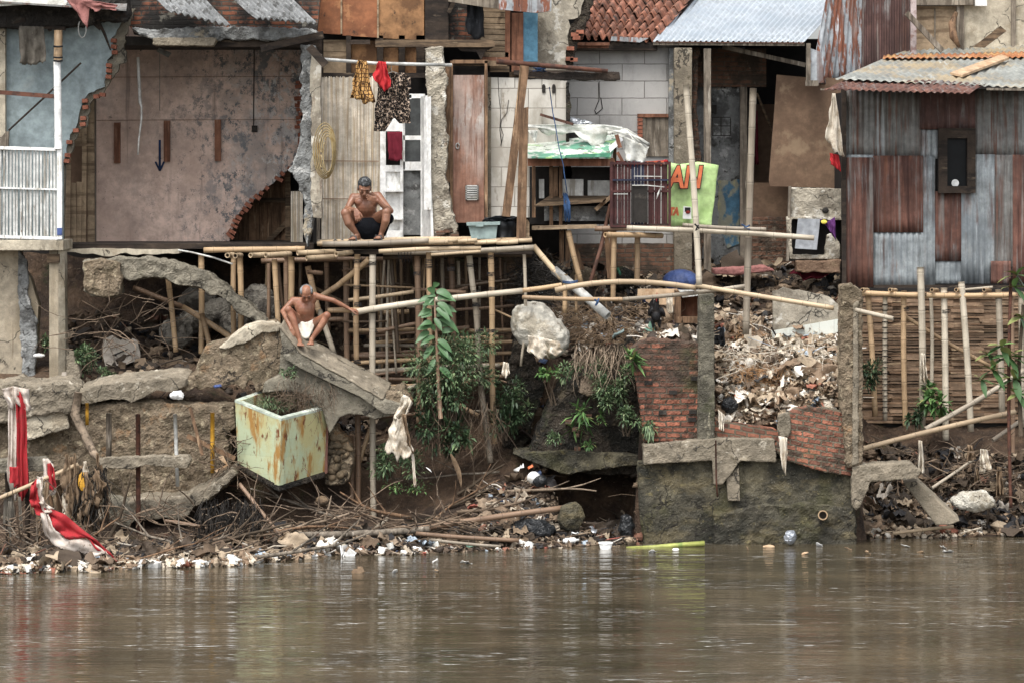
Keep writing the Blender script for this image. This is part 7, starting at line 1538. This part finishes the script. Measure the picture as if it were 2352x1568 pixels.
scatter('rubbish_heap','rubbish and rubble on the dark ground under the stall and shelter','rubbish','trash_dark',2200,(1230,1935),lambda u:U(2.8,5.0),.05,.18,.5,.15,.05)
scatter('rubbish_heap','tangled rubbish on the bank right of the flood wall','rubbish','trash_dark',1700,(1985,2420),lambda u:U(.9,2.0),.05,.16,.2,.35,.05,rags=.2)
scatter('rubbish_heap','pale scraps at the water edge at lower right','rubbish','trash_pale',500,(1990,2420),lambda u:sh(u)+U(-.05,.5),.04,.13,.2,.35,.05)
scatter('shore_litter','band of plastic and foam litter along the left water line','litter','trash_pale',1500,(-40,760),lambda u:sh(u)+U(-.12,.30),.03,.11,.25,.2,.05,rags=.18)
scatter('shore_litter','thinner litter and weed along the centre water line','litter','trash',900,(740,1440),lambda u:sh(u)+U(-.1,.35),.03,.09,.25,.4,.03)
scatter('bank_debris','sticks, mud clods and scraps on the left lower bank','debris','trash_dark',2600,(-40,700),lambda u:sh(u)+U(.1,1.5),.05,.15,.3,.5,.06)
scatter('bank_debris','sticks and scraps on the centre lower bank','debris','trash_dark',1500,(680,1440),lambda u:sh(u)+U(.1,1.0),.04,.13,.3,.5,.05)
scatter('bank_debris','pale scraps on the upper bank right of the scaffold','debris','trash',420,(1075,1310),lambda u:U(.0,.85),.04,.13,.3,.3,.04)
scatter('wall_top_debris','dry leaves and twigs along the top of the stone wall','debris','trash_dark',500,(190,560),lambda u:U(.35,.9),.03,.10,.2,.6,.04)
scatter('undercroft_debris','dark rubble under the left house','debris','trash_dark',900,(150,900),lambda u:U(1.4,4.0),.05,.16,.5,.3,.05)
scatter('hollow_debris','wet dark rubbish inside the hollow','debris','trash_dark',350,(1290,1465),lambda u:U(-.1,1.2),.05,.15,.4,.2,.04)
def tangle(name, label, cat, c, spr, n, m, r=.006, L_=.5, hang=False, seg=7, group=None, kind='stuff'):
    t = MB(); C_ = P(*c)
    for i in range(n):
        p = C_ + Vector((U(-1,1)*px(spr[0]), U(-1,1)*spr[2], U(-1,1)*px(spr[1]))); pts = [p]
        d = Vector((random.gauss(0,1)*(.25 if hang else 1), random.gauss(0,.4), -1 if hang else random.gauss(0,.5))).normalized(); ll = L_*U(.4,1.3)/seg
        for k in range(seg):
            d = (d + Vector((random.gauss(0,.22), random.gauss(0,.15), random.gauss(0,.18)-(.1 if hang else 0)))).normalized(); pts.append(pts[-1]+d*ll)
        t.tube(pts, [r*U(.7,1.5)*(1-.6*k/seg) for k in range(seg+1)], 5)
    return build(t, name, m, None, label, cat, group, kind)
tangle('twigs','bare tangled branches in the dark under the pink room','twigs',(270,745,1.6),(110,60,.5),40,'twig',.006,.9)
tangle('twigs','driftwood twigs piled on the bank at the left','twigs',(420,1205,-.9),(190,45,.35),75,'twig',.009,.6)
tangle('twigs','driftwood twigs piled on the bank at the centre','twigs',(880,1205,-.5),(160,38,.3),70,'twig',.010,.65)
tangle('twigs','twigs and stems on the far left lower bank','twigs',(90,1230,-1.6),(140,45,.3),100,'twig',.009,.5)
tangle('twigs','dead stems on the bank before the right fence','twigs',(2200,1090,1.2),(140,60,.4),75,'twig',.008,.5)
tangle('twigs','dry twigs between the tiled tank and yellow pipe','twigs',(510,1050,.05),(35,50,.15),60,'twig',.006,.4)
tangle('dark_roots','black stringy root mass on the shore below the tank','roots',(530,1185,-.9),(70,40,.25),320,'soot',.005,.4,True)
tangle('dark_roots','black stringy debris hanging at the left bar end','roots',(210,1120,-.9),(35,50,.2),160,'soot',.005,.45,True)
tangle('hanging_roots','pale roots hanging from the rubble over the dark masonry','roots',(1380,805,.6),(60,16,.15),150,'root',.006,.45,True)
tangle('hanging_roots','black roots and soil beside the scaffold right end','roots',(1230,650,1.8),(50,50,.3),420,'soot',.006,.3)
tangle('coconut_fibre','orange brown fibre spread over the rubbish heap','fibre',(1755,880,.95),(60,35,.2),700,'fibre',.003,.22)
tangle('coconut_fibre','small brown fibre clump at the top of the rubbish heap','fibre',(1722,785,1.9),(35,18,.15),300,'fibre',.003,.2)
tangle('pale_strands','shredded pale plastic strands matted over the rubbish heap','strands',(1790,860,1.1),(130,75,.35),330,'rag_white',.0045,.28)
tangle('brown_strands','shredded brown strands over the rubble left of the brick wall','strands',(1400,745,1.9),(150,45,.6),500,'rag_brown',.005,.28)
random.seed(5)
for k in range(14):
    u = U(1665,1920) if k < 9 else U(1290,1580); Y = U(.55,2.2) if k < 9 else U(2.1,3.0); p = onland(u,Y,.06); t = MB(); t.ell(p, (U(.09,.16),.10,U(.07,.11)), Matrix.Rotation(U(-.5,.5),3,'Y'), 16, 10)
    build(t, 'knotted_bag', ('sack','rag_white','rag_brown','sack_dark')[k%4], None, 'knotted pale bag half buried in the rubbish behind the brick wall' if k < 9 else 'knotted bag half buried in the rubble under the stall', 'bag', 'knotted bags in the heap behind the brick wall' if k < 9 else 'knotted bags in the rubble under the stall', rough=(.02,.07,.07))
tangle('dry_grass','dry brown stems over the tiled tank opening','stems',(665,925,.4),(60,25,.25),180,'twig',.003,.35)
tangle('dry_grass','dry stems trailing down the ramp web','stems',(700,900,.25),(70,28,.06),130,'twig',.003,.3,True)
tangle('shrub_twigs','bare stems hanging among the shrubs','stems',(1060,960,.75),(90,60,.2),120,'twig',.004,.5,True)
# countable litter pieces, each its own object
def bottle(p, a, L_, r, m, label, group):
    p = Vector(p); d = Vector((math.cos(a), math.sin(a)*.5, U(-.1,.15))).normalized(); t = MB()
    t.tube([p, p+d*L_*.04, p+d*L_*.65, p+d*L_*.82, p+d*L_], [r*.8, r, r, r*.4, r*.38], 12); return build(t, 'plastic_bottle', m, None, label, 'bottle', group)
for u,v,a,L_,r,m,l in ((125,1309,.1,.3,.055,'plastic_white','white bottle with yellow band at the left water line'),(690,1168+0,1.2,.2,.04,'plastic_white',''),(555,1295,.3,.26,.045,'pvc','pale grey tube bottle lying in the litter left of centre')):
    if not l: continue
    Y = 33920/(v-6-400)-D; bottle(P(u,v-6,Y)+Vector((-.1,0,.02)), a, L_, r, m, l, None)
t = MB(); Y = 33920/(903)-D; t.tube([P(128,1302,Y)+Vector((-.02,0,.02)), P(137,1301,Y)+Vector((-.02,0,.02))], .062, 14); build(t, 'yellow_label', 'plastic_yellow', None, 'yellow band around the white bottle at the water line', 'label')
random.seed(21)
for k in range(46):
    u = U(10,820) if k < 36 else U(820,1430); Y = sh(u)+U(-.12,.12); p = onland(u,Y); p.z = max(p.z,.0)+.02; q = k % 4
    mm = random.choice(('plastic_white','plastic_white','pvc','white_old','concrete_light'))
    if q == 0: bottle(p, U(-.5,.6), U(.14,.26), U(.025,.04), mm, 'pale plastic bottle lying in the litter at the water line', 'plastic bottles along the water line')
    elif q == 1: t = MB(); t.tube([p, p+Vector((U(-.03,.03),0,.07))], [.035,.045], 12); build(t, 'plastic_cup', mm, None, 'small pale cup in the litter at the water line', 'cup', 'cups along the water line')
    elif q == 2: t = MB(); t.chunk(p, U(.12,.22)); build(t, 'foam_piece', mm, None, 'broken white foam piece in the litter at the water line', 'foam', 'foam pieces along the water line')
    else:
        t = MB(); t.ell(p, (U(.05,.09),.05,U(.025,.045)), Matrix.Rotation(U(-.5,.5),3,'Y')); build(t, 'plastic_bag', mm, None, 'crumpled pale bag in the litter at the water line', 'bag', 'bags along the water line', rough=(.012,.05,.05))
for k,(u,v,Y,m,l,s_) in enumerate(((1192,1075,.5,'plastic_white','pale plastic tray on the bank beside the scaffold pole',.13),(1218,1072,.4,'letter_orange','small orange scrap on the bank above the white ball',.06),(1420,766,1.0,'plastic_green','green plastic scrap on the rubble left of the rooster',.13),(1385,840,.8,'plastic_green','teal scrap under the white sack mouth',.06),(1362,1215,-.1,'metal_sheet','clear bag at the foot of the olive sack',.12),(1412,616,3.0,'green_trim','green cloth scrap under the cage',.16),(1320,1224,-.2,'plastic_white','white scrap beside the wet dark sack',.09),(1730,900,.8,'plastic_blue','blue and green packet on the heap by the coconut fibre',.09),(1696,912,.6,'letter_orange','orange scrap above the black rubbish bag',.08),(680,1165,-.9,'plastic_white','x',.1),(1815,975,.1,'pipe_yellow','yellow and blue packet beside the mortar lump',.06),(1860,628,3.2,'cloth_maroon','dark red cloth on the ground near the plaster niche',.3),(790,1268,-1.2,'plastic_white','white foam box lid at the waterline near the scaffold feet',.26),(1480,690,1.3,'plastic_blue','bright blue scrap left of the plywood scrap',.07))):
    if l == 'x': continue
    t = MB(); t.crumple(P(u,v,Y), s_*1.25, 4, .5); build(t, 'plastic_scrap', m, None, l, 'scrap', solid=.006)
t = MB(); t.prism([(1640,618),(1760,612),(1780,622),(1690,632),(1640,630)], 3.2, .5); build(t, 'old_mat', 'cloth_pink', None, 'faded red mat spread on the ground behind the tall poles', 'mat', rough=(.03,.04,.1))

random.seed(77)
for k in range(16):
    u = U(1480,2340) if k < 11 else U(820,1400); v = U(1250,1275) if k < 11 else U(1285,1330); Yw = 33920/(v-400)-D; t = MB(); t.crumple(P(u,v,Yw)+Vector((0,0,.012)), U(.06,.13), 3, .3)
    build(t, 'floating_scrap', ('white_old','wood_pale','rag_brown','plastic_white')[k%4], None, 'small pale scrap floating on the river in front of the flood wall' if k < 11 else 'small pale scrap floating off the centre bank', 'scrap', 'scraps floating before the flood wall' if k < 11 else 'scraps floating off the centre bank', solid=.005)

random.seed(31)
GB = 'driftwood branches stranded on the lower bank'
for k in range(30):
    u = U(0,700) if k < 20 else U(720,1250); v = U(1185,1285) if k < 20 else U(1190,1240); Y = max(sh(u)+.05, sh(u)+(1290-v)/60.); p = onland(u,Y,.05); a = random.choice((U(-.4,.4), U(2.7,3.5), U(-.2,.3) if 400 < u < 820 else U(.5,1.2))); L_ = U(.5,1.5)
    d = Vector((math.cos(a), U(-.3,.3), abs(math.sin(a))*.7+U(-.03,.12))).normalized(); r0 = U(.012,.032); t = MB(); pts = [p]
    for q in range(6): d = (d+Vector((U(-.18,.18),U(-.15,.15),U(-.16,.16)))).normalized(); pts.append(pts[-1]+d*L_/6)
    t.tube(pts, [r0*(1-.1*q) for q in range(7)], 7)
    for q in (2,4):
        e = (d+Vector((U(-.8,.8),U(-.4,.4),U(.1,.9)))).normalized(); t.tube([pts[q], pts[q]+e*L_*.2, pts[q]+e*L_*.38+Vector((U(-.05,.05),0,U(-.04,.06)))], [r0*.55,r0*.4,r0*.15], 6)
    build(t, 'driftwood_branch', ('wood_brown','root','wood_grey','twig','bark')[k%5], None, 'forked driftwood branch stranded among the debris on the left lower bank' if k < 20 else 'forked driftwood branch on the centre lower bank', 'branch', GB if k < 20 else 'driftwood branches on the centre bank')
EXPO = 1.15
# ================================================================== world, light, camera
w = bpy.data.worlds.new("World"); bpy.context.scene.world = w; w.use_nodes = True; nt = w.node_tree; nt.nodes.clear()
sky = nt.nodes.new('ShaderNodeTexSky'); sky.sky_type = 'NISHITA'; sky.sun_disc = False
SE, SA = math.radians(60), math.radians(200)
sky.sun_elevation = SE; sky.sun_rotation = SA; sky.dust_density = 4; sky.air_density = 1.0; sky.ozone_density = 1
hs = nt.nodes.new('ShaderNodeHueSaturation'); hs.inputs['Saturation'].default_value = .3
bg = nt.nodes.new('ShaderNodeBackground'); bg.inputs[1].default_value = .15; wo = nt.nodes.new('ShaderNodeOutputWorld')
nt.links.new(sky.outputs[0], hs.inputs['Color']); nt.links.new(hs.outputs[0], bg.inputs[0]); nt.links.new(bg.outputs[0], wo.inputs[0])
ld = bpy.data.lights.new('sun', 'SUN'); ld.energy = 1.0; ld.angle = math.radians(24); ld.color = (1, .97, .92)
lo = bpy.data.objects.new('sun', ld); COL.objects.link(lo)
dirv = Vector((math.sin(SA)*math.cos(SE), math.cos(SA)*math.cos(SE), math.sin(SE)))
lo.rotation_euler = dirv.to_track_quat('Z', 'Y').to_euler(); lo.location = (0, -20, 20)
cam = bpy.data.cameras.new('camera'); co = bpy.data.objects.new('camera', cam); COL.objects.link(co)
co.location = (0, -D, HC); co.rotation_euler = (math.radians(90), 0, 0)
cam.sensor_width = 36; cam.lens = 36*F/2352; cam.shift_y = -(784-HZ)/2352; cam.clip_end = 500; cam.clip_start = .5
sc = bpy.context.scene; sc.camera = co
sc.view_settings.view_transform = 'Standard'; sc.view_settings.look = 'None'; sc.view_settings.exposure = EXPO; sc.view_settings.gamma = 1
